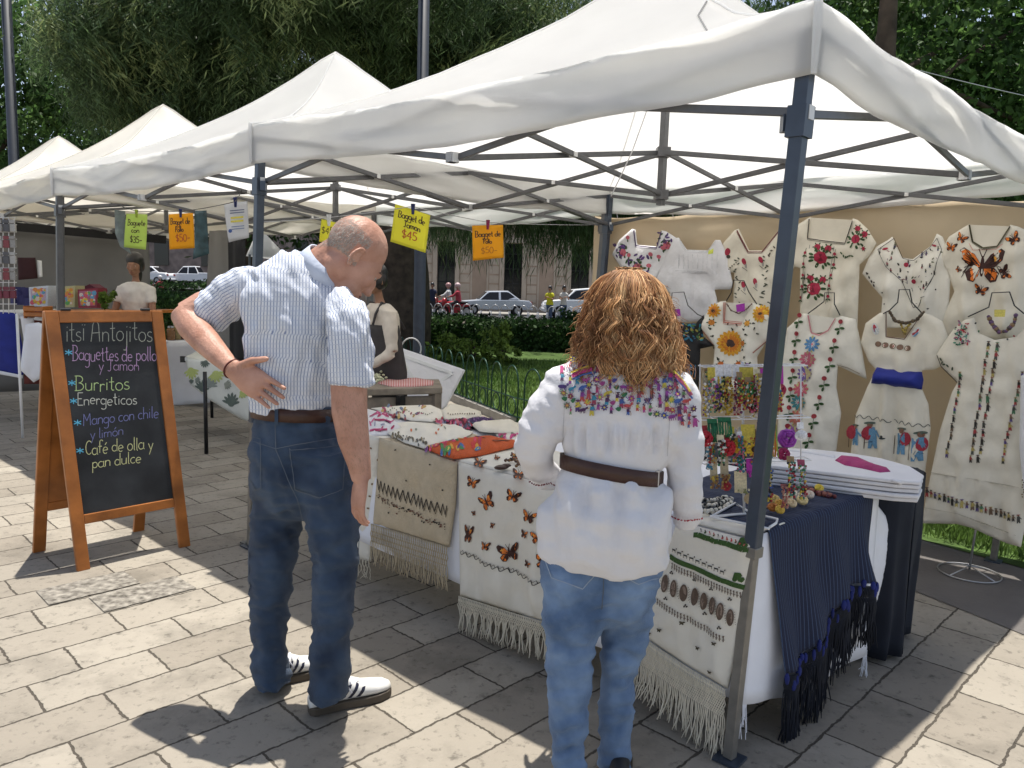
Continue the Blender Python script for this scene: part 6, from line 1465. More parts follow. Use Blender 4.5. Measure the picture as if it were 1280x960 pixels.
def shoe(name, label_parent, heel, toe, wid, col, sole, stripes=None, laces=None, h=1.0):
    d = (toe-heel); L_ = d.length; d.normalize(); s = V(d.y, -d.x, 0).normalized(); up = V(0,0,1)
    P_ = lambda x, y, z: heel+d*(x*L_)+s*(y*wid)+up*z
    rings = []
    for x, w_, z in ((.0, .40, .045), (.05, .66, .075), (.2, .72, .088), (.38, .72, .092), (.5, .80, .080), (.65, .94, .058), (.80, .98, .047), (.92, .80, .040), (.985, .45, .030), (1.0, .2, .024)):
        rings.append((P_(x, 0, .022+z*h*.5), s*w_*wid*.5, up*z*h*.5))
    b = MB(); b.loft(rings, 20); u = b.build(name, col, label_parent, True)
    b = MB(); out = [(0,.3),(.04,.62),(.2,.72),(.42,.72),(.65,.98),(.82,1.02),(.94,.78),(1.0,.36),(1.012,0)]; ol = [P_(x, w_*.53, 0) for x, w_ in out]+[P_(x, -w_*.53, 0) for x, w_ in out[::-1]]
    b.prism([p+up*.001 for p in ol], up*.030); bevel(b.build('sole', sole, u), .004)
    tr = surf_on(u)
    for col2, xs in ((stripes, (.33, .43, .53)),):
        if not stripes: break
        for sg in (-1, 1):
            for x in xs:
                b = MB(); L2 = []
                for k in range(7):
                    f = k/6; q = P_(x+.11*(1-f), sg*.9, .038+.050*(1-f)+0); q2 = P_(x+.11*(1-f)+.045, sg*.9, .038+.050*(1-f))
                    r1 = [tr.ray_cast(z_, (-s*sg)) for z_ in (q, q2)]
                    if r1[0][0] is None or r1[1][0] is None: continue
                    L2.append([h_[0]+s*sg*.0018 for h_ in r1])
                for (p, q), (p2, q2) in zip(L2, L2[1:]): b.quad(p, q, q2, p2)
                if b.f: b.build('stripe', stripes, u, fix=False)
    if laces:
        b = MB()
        for k in range(4):
            x = .40+.065*k; z = .022+(.098-.014*k)*h; b.tube([P_(x, -.30, z-.016), P_(x+.01, 0, z+.002), P_(x, .30, z-.016)], .0035, 6)
        b.tube([P_(.41, .05, .118*h), P_(.40, .40, .10), P_(.45, .62, .07)], .0030, 6); b.tube([P_(.41, -.05, .118*h), P_(.47, -.30, .11), P_(.5, -.5, .085)], .0030, 6)
        b.build('lace', laces, u, True)
    return u
def folds(seeds, amp):
    def fn(co, no):
        x, y = proj(co); v = 0
        for (sx, sy, ang, a, sc, ox) in seeds: 
            u = x*cos(ang)+y*sin(ang); w_ = -x*sin(ang)+y*cos(ang)
            n_ = noise.noise(V(u/(sc*2.4), w_/(sc*.62)+ox, co.y*3+ox)); v += a*(sqrt(n_*n_+.012)*-1.5+.30)
        return co+no*(v*amp)
    return fn

def denim(name, base, lo, hi):
    m = P(name, base, .85, var=.3, scale=9, bump=.5, bscale=420, col2=hi, sheen=.1, detail=11); return m
M['jean_dark'] = denim('dark_blue_denim', (.018, .037, .078), 0, (.050, .083, .140))
M['jean_light'] = denim('light_blue_denim', (.085, .160, .31), 0, (.21, .315, .49))
M['seam'] = P('denim_seam_thread', (.10, .12, .15), .9)
# ------------------------------------------------ the bald man
mp = thing('person', 'bald man in a striped short sleeved shirt and dark jeans, hand on hip', 'person', V(-.70, 2.62, 0))
b = MB()
hc = atY(442, 318, 2.62); hf = V(.62, .36, -.72); hu = V(.12, .10, 1)
HR = head(b, hc+V(0, 0, -.006), hf, hu, 1.08)
limb(b, [(403,345,2.64,34,.9),(410,330,2.64,27,.95),(425,318,2.63,24,.9),(436,308,2.62,20,.9)])                                  # neck
limb(b, [(404,340,2.64,22,.8),(384,360,2.64,44,.55),(376,390,2.63,52,.5),(370,450,2.62,42,.55),(368,505,2.62,38,.6),(374,540,2.62,42,.6),(378,590,2.62,46,.6)], 24)   # trunk
limb(b, [(325,362,2.70,17),(290,370,2.74,19),(255,384,2.74,20),(232,396,2.72,18.5)]); limb(b, [(229,392,2.72,16),(240,408,2.68,18,.9),(256,425,2.63,17.5,.9),(272,442,2.575,14.5,.9),(285,455,2.53,11.8,.85),(293,462,2.505,10.6,.8)])
hand(b, atY(293, 462, 2.502), atY(331, 487, 2.470)-atY(293, 462, 2.502), V(-.10, -1, .10), -1, 1.22, .06, .05)
limb(b, [(432,398,2.47,17),(438,430,2.45,18),(437,460,2.45,21),(436,480,2.45,23),(437,515,2.44,22.5),(442,550,2.43,20,.9),(449,580,2.42,15,.85),(452,600,2.42,12.5,.8)])
hand(b, atY(452, 597, 2.42), atY(447, 632, 2.415)-atY(452, 597, 2.42), V(.75, .6, .05), -1, 1.06, .38, .04)
limb(b, [(347,600,2.66,24),(344,690,2.68,19),(340,760,2.69,15),(338,850,2.69,12)]); limb(b, [(414,600,2.57,26),(416,700,2.55,20),(414,780,2.54,16),(412,865,2.54,13)])
body = remesh(b.build('body', M['skin_man'], mp), .0042, 5)
face_bits(mp, hc+V(0, 0, -.006), HR, 1.08, None)
# short grey hair: back and sides only
tr = surf_on(body); hb = MB(); k = 0
for _ in range(60000):
    if k > 5200: break
    a = rng.normal(size=3); a /= np.linalg.norm(a); l = V(*a); w_ = HR @ l
    x, y, z = l
    if z > .50+.18*max(0, -x) or z < -.62 or (x > .18 and z > -.05) or x > .34: continue
    if abs(y) > .80 and -.45 < z < .12 and x > -.22: continue
    c0 = hc+HR @ V(-.012, 0, .01); h, n, i, dd = tr.ray_cast(c0+w_*.25, -w_)
    if h is None or dd > .22: continue
    if random.random() < max(0, (z-.30)*3.0): continue
    fl = (HR @ V(-.25, 0, -1)).normalized(); fl = (fl-n*fl.dot(n)*.85+V(random.gauss(0,.25), random.gauss(0,.25), random.gauss(0,.25))).normalized(); s_ = fl.cross(n).normalized()*.0006
    e = h+fl*random.uniform(.005, .011)+n*.0012; hb.add([h-s_+n*.0003, h+s_+n*.0003, e], [(0,1,2)]); k += 1
M['greyhair'] = P('short_grey_hair', (.42,.37,.32), .6, island=.35); hb.build('hair', M['greyhair'], mp, fix=False)
ah = MB(); k = 0
for _ in range(9000):
    if k > 900: break
    q = random.choice([((229,392),(293,462)), ((436,490),(450,590))]); f = random.random(); px_, py_ = q[0][0]+(q[1][0]-q[0][0])*f+random.uniform(-20, 20), q[0][1]+(q[1][1]-q[0][1])*f+random.uniform(-8, 8)
    h, n, i_, dd = tr.ray_cast(EYE, ray(px_, py_).normalized())
    if h is None or dd > 3.0: continue
    fl = V(random.gauss(.2, .5), random.gauss(0, .4), -1); fl = (fl-n*fl.dot(n)*.8).normalized(); sd = fl.cross(n).normalized()*.0004; ah.add([h-sd, h+sd, h+fl*random.uniform(.008, .016)+n*.002], [(0,1,2)]); k += 1
ah.build('arm_hair', P('fine_arm_hair', (.30,.19,.12), .6), mp, fix=False)
# shirt
b = MB(); T1_ = [(392,322,2.64,24,.9),(386,334,2.64,44,.75),(380,350,2.64,62,.66),(378,372,2.63,73,.66),(377,400,2.63,75,.68),(373,430,2.625,68.5,.72),(367,465,2.62,61,.78),(365,488,2.62,54.5,.86),(367,503,2.62,56,.88),(370,513,2.62,52,.84),(371,523,2.62,43,.7)]; limb(b, T1_, 28)
T2_ = [(338,352,2.70,22),(310,358,2.73,27),(288,370,2.745,29),(264,390,2.745,27.5),(255,401,2.74,27)]; limb(b, T2_, 20)
T3_ = [(424,374,2.53,22),(434,388,2.49,28.5),(437,402,2.465,31),(438,415,2.455,31.5),(440,450,2.45,31),(441,483,2.45,30.5)]; limb(b, T3_, 20)
for sx in range(-1, 2): pass
sh = remesh(b.build('shirt', None, mp), .0085, 6, .5)
sd_ = [(0,0,1.35,.9,30,1),(0,0,1.1,.7,22,4),(0,0,1.75,.8,26,8),(0,0,.5,.35,14,12)]
displace(sh, folds(sd_, .016))
M['stripe_shirt'] = attr_stripes('blue_striped_shirt_cotton', (.73, .75, .79), (.24, .29, .43), 25.0, .27, .8, 17, (.52,.56,.66), transl=.05)
sh.data.materials.clear(); sh.data.materials.append(M['stripe_shirt'])
weave_from(sh, [(T1_, 0), (T2_, 0), (T3_, 0)])
b = MB(); cpts = [(386,320),(396,316),(412,322),(428,338),(441,356)]
cr = []
for k in range(26):
    a = 2*pi*k/26; c_ = atY(411, 331, 2.63); ax_c = (atY(425,318,2.62)-atY(403,345,2.64)).normalized(); s1 = ax_c.cross(V(0,1,0)).normalized(); s2 = s1.cross(ax_c)
    cr.append((c_+(s1*cos(a)*.088+s2*sin(a)*.080)+ax_c*(.012), c_+(s1*cos(a)*.100+s2*sin(a)*.093)-ax_c*.038))
n_ = len(cr); b.add([p for pr_ in cr for p in pr_], [(2*i, 2*((i+1) % n_), 2*((i+1) % n_)+1, 2*i+1) for i in range(n_)])
co_ = b.build('collar', P('pale_blue_collar', (.52,.57,.68), .8, bump=.2), sh, True); m_ = co_.modifiers.new('s', 'SOLIDIFY'); m_.thickness = .005
tr = surf_on(sh); rm = ray_map(tr); M['shirt_seam'] = P('pale_blue_seam', (.45,.50,.62), .85)
strip_on(rm, [(411,478),(430,481),(452,481),(470,477)], 1.2, 'hem_stitch', M['shirt_seam'], sh); strip_on(rm, [(239,384),(256,405),(281,418)], 1.2, 'hem_stitch', M['shirt_seam'], sh)
# jeans
b = MB(); LJ = limb(b, [(370,508,2.62,52,.80),(372,530,2.62,57,.78),(375,560,2.62,63,.76),(379,598,2.62,65,.72),(381,625,2.62,58,.60),(382,648,2.62,36,.45)], 26)
limb(b, [(350,560,2.65,33),(348,600,2.655,36),(346,650,2.665,34.5),(341,700,2.675,31,1.05),(337,745,2.68,28.5,1.1),(336,790,2.69,27.5,1.1),(337,830,2.69,26.5,1.15),(341,856,2.69,27,1.25)], 20)
limb(b, [(408,560,2.58,35),(413,600,2.575,38),(417,650,2.56,37.5),(418,700,2.55,32,1.05),(416,745,2.545,29,1.1),(414,800,2.54,29,1.1),(413,845,2.54,29,1.15),(412,872,2.54,28.5,1.3)], 20)
je = remesh(b.build('jeans', M['jean_dark'], mp), .0095, 14)
displace(je, folds([(0,0,.25,.5,22,3),(0,0,-.3,.6,30,7),(0,0,1.3,.7,40,2),(0,0,.1,.6,13,21),(0,0,-.2,.5,11,31)], .019))
tr = surf_on(je); rm = ray_map(tr)
strip_on(rm, [(317,552),(345,561),(368,556),(434,546)], 1.1, 'yoke_seam', M['seam'], je); strip_on(rm, [(344,531),(345,562),(360,600),(372,625),(380,655)], 1.1, 'seat_seam', M['seam'], je)
for pts in ([(362,560),(364,563),(431,557),(428,612),(400,622),(369,611),(362,560)], [(314,545),(326,549),(327,610),(320,612),(313,600)]):
    strip_on(rm, pts, 1.0, 'pocket_stitch', M['seam'], je, .0040)
for x0 in (313, 385):
    pass
strip_on(rm, [(449,660),(446,720),(443,780),(441,860)], .9, 'side_seam', M['seam'], je); strip_on(rm, [(311,620),(311,700),(311,780)], .9, 'side_seam', M['seam'], je)
b = MB(); ring = []
for k in range(40):
    a = 2*pi*k/40; c0 = LJ[0][0]; q = c0+LJ[0][1]*cos(a)*1.06+LJ[0][2]*sin(a)*1.06; q2 = q-V(0,0,.040); tl = -.020*cos(a); ring.append((q+V(0,0,tl+.004), q2+V(0,0,tl)))
n_ = 40; b.add([p for r_ in ring for p in r_], [(2*i, 2*((i+1) % n_), 2*((i+1) % n_)+1, 2*i+1) for i in range(n_)]); bo = b.build('belt', M['leather'], mp, True); m_ = bo.modifiers.new('s', 'SOLIDIFY'); m_.thickness = .005
tr2 = surf_on(bo); rb = ray_map(tr2); 
strip_on(lambda x, y, o_=0: (rb(x, y, o_) or rm(x, y, o_+.004)), [(346,504),(346,530)], 4.5, 'belt_loop', M['jean_dark'], je, .004)
WH, SO, NV = P('white_shoe_leather', (.68,.67,.64), .4), P('dark_gum_sole', (.07,.055,.04), .6), P('black_navy_stripe', (.012,.014,.035), .5)
he, te = atZ(386, 893, 0), atZ(487, 866, 0); shoe('shoe', mp, he, te, .092, WH, SO, NV, P('white_lace', (.66,.65,.70), .7))
he2 = atZ(322, 862, 0); shoe('shoe', mp, he2+V(-.0, -.0, 0), he2+V(.205, .165, 0), .090, WH, SO, NV, P('white_lace2', (.66,.65,.70), .7))
b = MB(); c_ = atY(291, 461, 2.51); d_ = (atY(297,466,2.48)-atY(280,449,2.54)).normalized(); s1 = d_.cross(V(0,1,0)).normalized(); s2 = s1.cross(d_)
b.tube([c_+s1*.0335*cos(a)+s2*.029*sin(a) for a in [2*pi*i/24 for i in range(24)]], .0032, 6, closed=True); b.build('bracelet', C(.10,.02,.015), mp, True)
# ------------------------------------------------ the long haired woman
wp = thing('person', 'woman with long curly hair in a white embroidered blouse and light jeans', 'person', V(.28, 2.12, 0)); YW = 2.12
b = MB(); wc = atY(786, 401, YW+.03); wf = V(-.25, .95, -.25); WR = head(b, wc, wf, V(0, 0, 1), .86)
limb(b, [(780,480,YW,40,.8),(783,455,YW,30,.9),(786,425,YW,26,.95)])
limb(b, [(780,472,YW,50,.45),(778,500,YW,60,.45),(772,550,YW,48,.5),(764,590,YW,42,.55),(762,640,YW,48,.5),(758,695,YW+.01,50,.45),(757,725,YW+.02,40,.4)], 24)
limb(b, [(712,490,YW,15),(688,525,YW+.0,17),(668,568,YW+.03,14)]); limb(b, [(667,566,YW+.03,13),(676,584,YW+.14,13),(690,598,YW+.25,11.5)])
hand(b, atY(693, 600, YW+.27), V(.5, .8, -.05), V(0, 0, -1), 1, .95, .35, .08)
limb(b, [(846,496,YW,16),(854,540,YW,17),(856,590,YW,15),(857,625,YW+.03,13),(856,640,YW+.10,10.5)])
hand(b, atY(856, 638, YW+.11), V(-.35, .93, -.05), V(-.3, 0, -.9), -1, .90, .4, .05)
limb(b, [(722,700,YW+.0,20),(716,760,YW+.0,20),(712,850,YW-.01,14),(711,960,YW-.02,11),(712,1050,YW-.02,11)]); limb(b, [(780,700,YW+.04,20),(784,760,YW+.05,20),(775,830,YW+.075,14),(769,920,YW+.10,10.5),(769,985,YW+.11,10.5)])
wbody = remesh(b.build('body', P('fair_skin', (.52,.31,.23), .5, var=.1, scale=20), wp), .006, 5); face_bits(wp, wc, WR, .86, None)
# blouse
b = MB(); yb = YW
W1 = limb(b, [(782,440,yb,42,.7),(781,455,yb,66,.55),(779,472,yb,84,.52),(779,495,yb,87,.56),(777,525,yb,80,.62),(771,555,yb,70,.68),(765,577,yb,62,.76),(764,586,yb,60.5,.78),(762,600,yb-.006,66,.78),(761,618,yb-.012,75,.74),(758,642,yb-.025,82,.72),(757,664,yb-.025,84.5,.70),(756,682,yb-.015,85,.66),(755,697,yb-.005,84.5,.60)], 30)
W2 = limb(b, [(720,470,yb,20),(702,482,yb,27),(688,510,yb,30),(675,540,yb,29),(668,562,yb+.02,26),(672,582,yb+.09,22),(684,592,yb+.18,19),(690,599,yb+.24,17.5)], 18)
W3 = limb(b, [(838,474,yb,22),(848,492,yb,25),(852,520,yb,26),(855,560,yb,24.5),(856,600,yb,22),(858,630,yb+.02,20),(859,652,yb+.05,18.5)], 18)
bl = remesh(b.build('blouse', M['whitefab'], wp), .0085, 5)
def wfold(co, no):
    x, y = proj(co); v = 0
    if co.y < YW+.12:
        g = max(0, min(1, (y-528)/14))*max(0, min(1, (578-y)/20+.25)) if 520 < y < 582 else 0
        if 704 < x < 838: v += g*.012*(sin(x*.42+1.5*noise.noise(V(x*.04, 0, 1)))+.6*sin(x*.21+2))
        g2 = max(0, min(1, (y-588)/12))*max(0, 1-(y-588)/135); q_ = (x-757-(y-600)*.06)/6; v += .012*exp(-q_*q_)*g2 if x < 836 else 0; q_ = (x-738+(y-600)*.12)/7; v += .012*exp(-q_*q_)*g2; q_ = (x-790-(y-600)*.18)/8; v += .012*exp(-q_*q_)*g2 if x < 836 else 0
        if y > 586 and x < 836: v += g2*.017*(sin(x*.16+.6)+.5*sin(x*.29+y*.01))
        g3 = max(0, 1-abs(y-640)/60)
        if x < 836: v += g3*.020*noise.noise(V(x*.022, y*.03, 3))
    v += .013*(-sqrt(noise.noise(V(x*.022+y*.016, y*.036-x*.01, co.y*2))**2+.01)+.25) + .009*(-abs(noise.noise(V(x*.05-y*.02, y*.02, 5+co.y)))+.2)
    if x < 705 or x > 836: v += .013*(-sqrt(noise.noise(V(x*.025+y*.03, y*.045-x*.035, 9))**2+.01)+.25)
    if x < 836 and co.y < YW+.1: v *= min(1, max(0, (abs(y-586)-13)/16))
    return co+no*v*1.0
displace(bl, wfold); tr = surf_on(bl); rm = ray_map(tr)
# yoke embroidery
d = Deco(rm, .0020); cols = [(.07,.04,.16), (.36,.03,.14), (.05,.10,.30), (.20,.04,.22), (.30,.05,.10), (.04,.22,.34), (.40,.06,.06), (.10,.03,.09), (.06,.02,.08), (.50,.40,.06), (.12,.25,.10), (.33,.05,.22)]
reg = [(700,462),(716,450),(742,456),(760,470),(800,474),(832,466),(848,478),(862,500),(868,530),(852,534),(838,522),(805,517),(760,514),(712,514),(704,498)]
put = []
for _ in range(3000):
    x, y = random.uniform(698, 868), random.uniform(450, 534)
    if not inpoly((x, y), reg) or any((x-a)**2+(y-c)**2 < 56 for a, c in put): continue
    put.append((x, y)); h = random.uniform(10, 16); q = random.random()
    if q < .55: d.figure(x, y, h, random.choice(cols), random.choice(cols), (.12,.06,.06), random.choice([(.05,.03,.05), (.08,.04,.1)]), random.uniform(-.8, .8))
    elif q < .72:
        c = random.choice(cols); d.disc(x, y, 4.5, c, 2.2, random.gauss(0, .2)); 
        for dx in (-3, -1, 1.6, 3.2): d.line([(x+dx, y), (x+dx+random.gauss(0, .6), y+4.5)], .8, c)
        d.disc(x+5, y-2, 1.6, c)
    elif q < .86: d.flower(x, y, 4.5, [random.choice(cols), random.choice(cols)], (.5,.4,.05), 7)
    else:
        c = random.choice([(.03,.14,.06), (.30,.05,.20), (.06,.05,.22)])
        for a in range(4): d.leaf(x, y+2, 6, -1.6+(a-2)*.4, c, .4)
for _ in range(170):
    x, y = random.uniform(698, 868), random.uniform(450, 534)
    if inpoly((x, y), reg): d.line([(x, y), (x+random.gauss(0, 2.5), y+random.gauss(0, 2))], .6, random.choice(cols))
for pts, c in (([(714,472),(728,466),(742,463)], (.36,.03,.14)), ([(840,470),(852,482),(860,494)], (.30,.05,.10))):
    d.line(pts, 4, c); d.line([(x+1, y+4) for x, y in pts], 2, (.05,.10,.30)); d.line([(x-1, y-4) for x, y in pts], 2, (.55,.42,.05))
for k in range(12):
    d.speck(664+k*2.4, 598+2.2*sin(k*.5)+k*.55, 1.3, (.14,.02,.03)); d.speck(842+k*2.9, 645+2.6*sin(k*.27)-abs(k-6)*.1, 1.5, (.30,.02,.04))
d.build(bl)
strip_on(rm, [(706,500),(704,530),(703,566)], 1.0, 'sleeve_seam', P('white_seam', (.55,.54,.56), .8), bl, .001); strip_on(rm, [(838,508),(836,540),(834,570)], 1.0, 'sleeve_seam', P('white_seam2', (.55,.54,.56), .8), bl, .001)
# belt over the blouse
b = MB(); ring = []; c0 = W1[7][0]
for k in range(44):
    a = 2*pi*k/44; q = c0+W1[7][1]*cos(a)*1.10+W1[7][2]*sin(a)*1.13; tl = -.006*cos(a); ring.append((q+V(0,0,.019+tl), q+V(0,0,-.022+tl)))
n_ = 44; b.add([p for r_ in ring for p in r_], [(2*i, 2*((i+1) % n_), 2*((i+1) % n_)+1, 2*i+1) for i in range(n_)]); bo = b.build('belt', M['leather'], wp, True); m_ = bo.modifiers.new('s', 'SOLIDIFY'); m_.thickness = .006
bt2 = MB(); bt2.box(c0+W1[7][1]*.93+W1[7][2]*(-.45)+V(0, -.0, -.002), (.012, .02, .044)); bt2.build('buckle', M['chrome'], bo)
# jeans
b = MB(); WJ = limb(b, [(764,600,YW+.02,54,.7),(760,650,YW+.02,70,.72),(757,695,YW+.02,79,.70),(754,730,YW+.02,76,.66),(752,758,YW+.02,68,.62),(750,782,YW+.02,44,.45)], 26)
limb(b, [(720,675,YW,42),(716,715,YW,44),(713,770,YW,40.5),(713,800,YW,37),(712,850,YW-.01,32),(711,900,YW-.02,28.5),(711,940,YW-.02,26),(712,1030,YW-.02,25.5),(714,1085,YW-.02,26)], 20)
limb(b, [(788,675,YW+.05,36),(791,715,YW+.05,38),(789,755,YW+.05,37),(780,800,YW+.06,32),(774,850,YW+.08,28.5),(770,900,YW+.09,25.5,1.05),(768,935,YW+.10,24.5,1.1),(768,962,YW+.11,25.5,1.2)], 20)
wj = remesh(b.build('jeans', M['jean_light'], wp), .0095, 12); displace(wj, folds([(0,0,.2,.6,26,3),(0,0,-.35,.6,30,7),(0,0,1.3,.5,40,2),(0,0,.05,.6,13,21),(0,0,-.25,.6,11,31)], .018)); tr = surf_on(wj); rm = ray_map(tr)
for pts in ([(682,701),(690,722),(728,736),(746,716)], [(772,716),(798,730),(824,722)]): strip_on(rm, pts, 1.1, 'pocket_stitch', P('pale_stitch', (.30,.36,.45), .9), wj, .002)
strip_on(rm, [(755,716),(754,740),(752,762)], 1.2, 'seat_seam', M['seam'], wj); strip_on(rm, [(829,724),(830,760),(822,830),(806,900)], 1.0, 'side_seam', M['seam'], wj)
dk_ = P('black_shoe', (.02,.02,.022), .5)
f0 = atZ(770, 990, 0); shoe('shoe', wp, f0+V(.0,-.06,0), f0+V(.03,.18,0), .085, dk_, SO); f1 = atZ(713, 1100, 0); shoe('shoe', wp, f1+V(0,.0,0), f1+V(-.03,.24,0), .085, dk_, SO)
# hair: many curly locks
prof = [(334,3),(339,17),(346,30),(356,40),(370,47),(385,51),(405,55),(425,60),(445,64),(462,67),(478,68),(492,62)]
def hw(y):
    for (a, ra), (c, rc) in zip(prof, prof[1:]):
        if a <= y <= c: return ra+(rc-ra)*(y-a)/(c-a)
    return prof[-1][1]
def cxx(y): return 786-2*(y-337)/100
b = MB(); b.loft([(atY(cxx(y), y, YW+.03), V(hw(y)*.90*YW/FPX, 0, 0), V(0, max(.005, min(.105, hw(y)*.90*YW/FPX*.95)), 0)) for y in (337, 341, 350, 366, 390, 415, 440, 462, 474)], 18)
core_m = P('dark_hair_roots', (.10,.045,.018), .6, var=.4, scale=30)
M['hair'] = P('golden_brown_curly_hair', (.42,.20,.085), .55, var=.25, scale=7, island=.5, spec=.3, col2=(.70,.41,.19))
b2 = MB()
for i in range(330):
    ph = random.uniform(0, 2*pi); lay = random.uniform(.90, 1.03); ye = random.uniform(440, 498)+5*cos(ph); bulge_ = [random.gauss(0, .055) for _ in range(4)]; fcx = sin(ph)
    if fcx > .55: ye = random.uniform(405, 455)
    y0 = 334.5 if random.random() < .62 else random.uniform(336, 392)
    wl = random.uniform(19, 36); am = random.uniform(.006, .0145); p0 = random.uniform(0, 6.3); sgn = random.choice((-1, 1)); fl = random.gauss(0, .10); n = 26; ax_pts = []
    for k in range(n+1):
        t_ = k/n; y = y0+(ye-y0)*t_; h_ = hw(y)*YW/FPX*lay*(1+(bulge_[0]*sin(t_*7+p0)+bulge_[1]*t_)*min(1, t_*3)); dp = min(h_*.95, .112+.02*t_)*(1+bulge_[2]*min(1, t_*3)); a = ph+fl*t_; c_ = atY(cxx(y), y, YW+.03)
        u = 2*pi*(y-337)/wl+p0; ca = am*min(1, max(0, (y-350)/55))
        ax_pts.append((c_+V(cos(a)*h_, sin(a)*dp, 0)+V(cos(u)*ca*sgn*abs(sin(a))+cos(a)*ca*.5*sin(u), sin(u)*ca*.8, .35*ca*sin(u*1.2)), a, ca))
    m_ = 19 if y0 < 335 else 14; hm_ = random.choice((0, 0, 1, 1, 2))
    for j_ in range(m_):
        ox, oz = random.gauss(0, .0062), random.gauss(0, .0052); ps = random.gauss(0, .35); cut = random.randint(n-5, n); pts = []; R_ = []
        sp_x = random.gauss(0, .008)
        for k, (q, a, ca) in enumerate(ax_pts[:cut+1]):
            t_ = k/n; g = (.6+.9*t_)*(1 if k else .3); tw_ = t_*5+ps; 
            pts.append(q+V(-sin(a), cos(a), 0)*(ox*g*cos(tw_)-oz*g*sin(tw_)+sp_x*t_*t_+(random.gauss(0, .012)*(1-t_) if k == 0 else 0))+V(cos(a), sin(a), 0)*(ox*g*sin(tw_)+oz*g*cos(tw_)))
            R_.append(.00115*(1-.5*t_**2))
        b2.tube(pts, R_, 3, mi=hm_, cap=False)
M['hair_d'] = P('chestnut_curls', (.19,.078,.030), .55, var=.25, scale=7, island=.5, spec=.3, col2=(.42,.20,.085)); M['hair_l'] = P('golden_curls', (.62,.36,.165), .55, var=.2, scale=7, island=.4, spec=.3, col2=(.82,.56,.30))
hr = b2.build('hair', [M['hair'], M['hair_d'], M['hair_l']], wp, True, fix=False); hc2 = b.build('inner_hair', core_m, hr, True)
b3 = MB()
for i in range(520):
    ph = random.uniform(pi*.90, 2.05*pi); y = random.uniform(345, 488); h_ = hw(y)*YW/FPX; a0 = atY(cxx(y), y, YW+.03)+V(cos(ph)*h_*.98, sin(ph)*min(h_*.95, .115), 0); o_ = V(cos(ph), sin(ph)*.6, -.6-random.random()).normalized(); L_ = random.uniform(.03, .07); u0 = random.random()*6
    b3.tube([a0+o_*L_*k/9+V(cos(u0+k*1.1), sin(u0+k*1.1), .4*sin(k))*.006*k/9 for k in range(10)], [.0007]*9+[.0004], 3, cap=False)
b3.build('flyaway_curls', M['hair'], hr, True, fix=False)

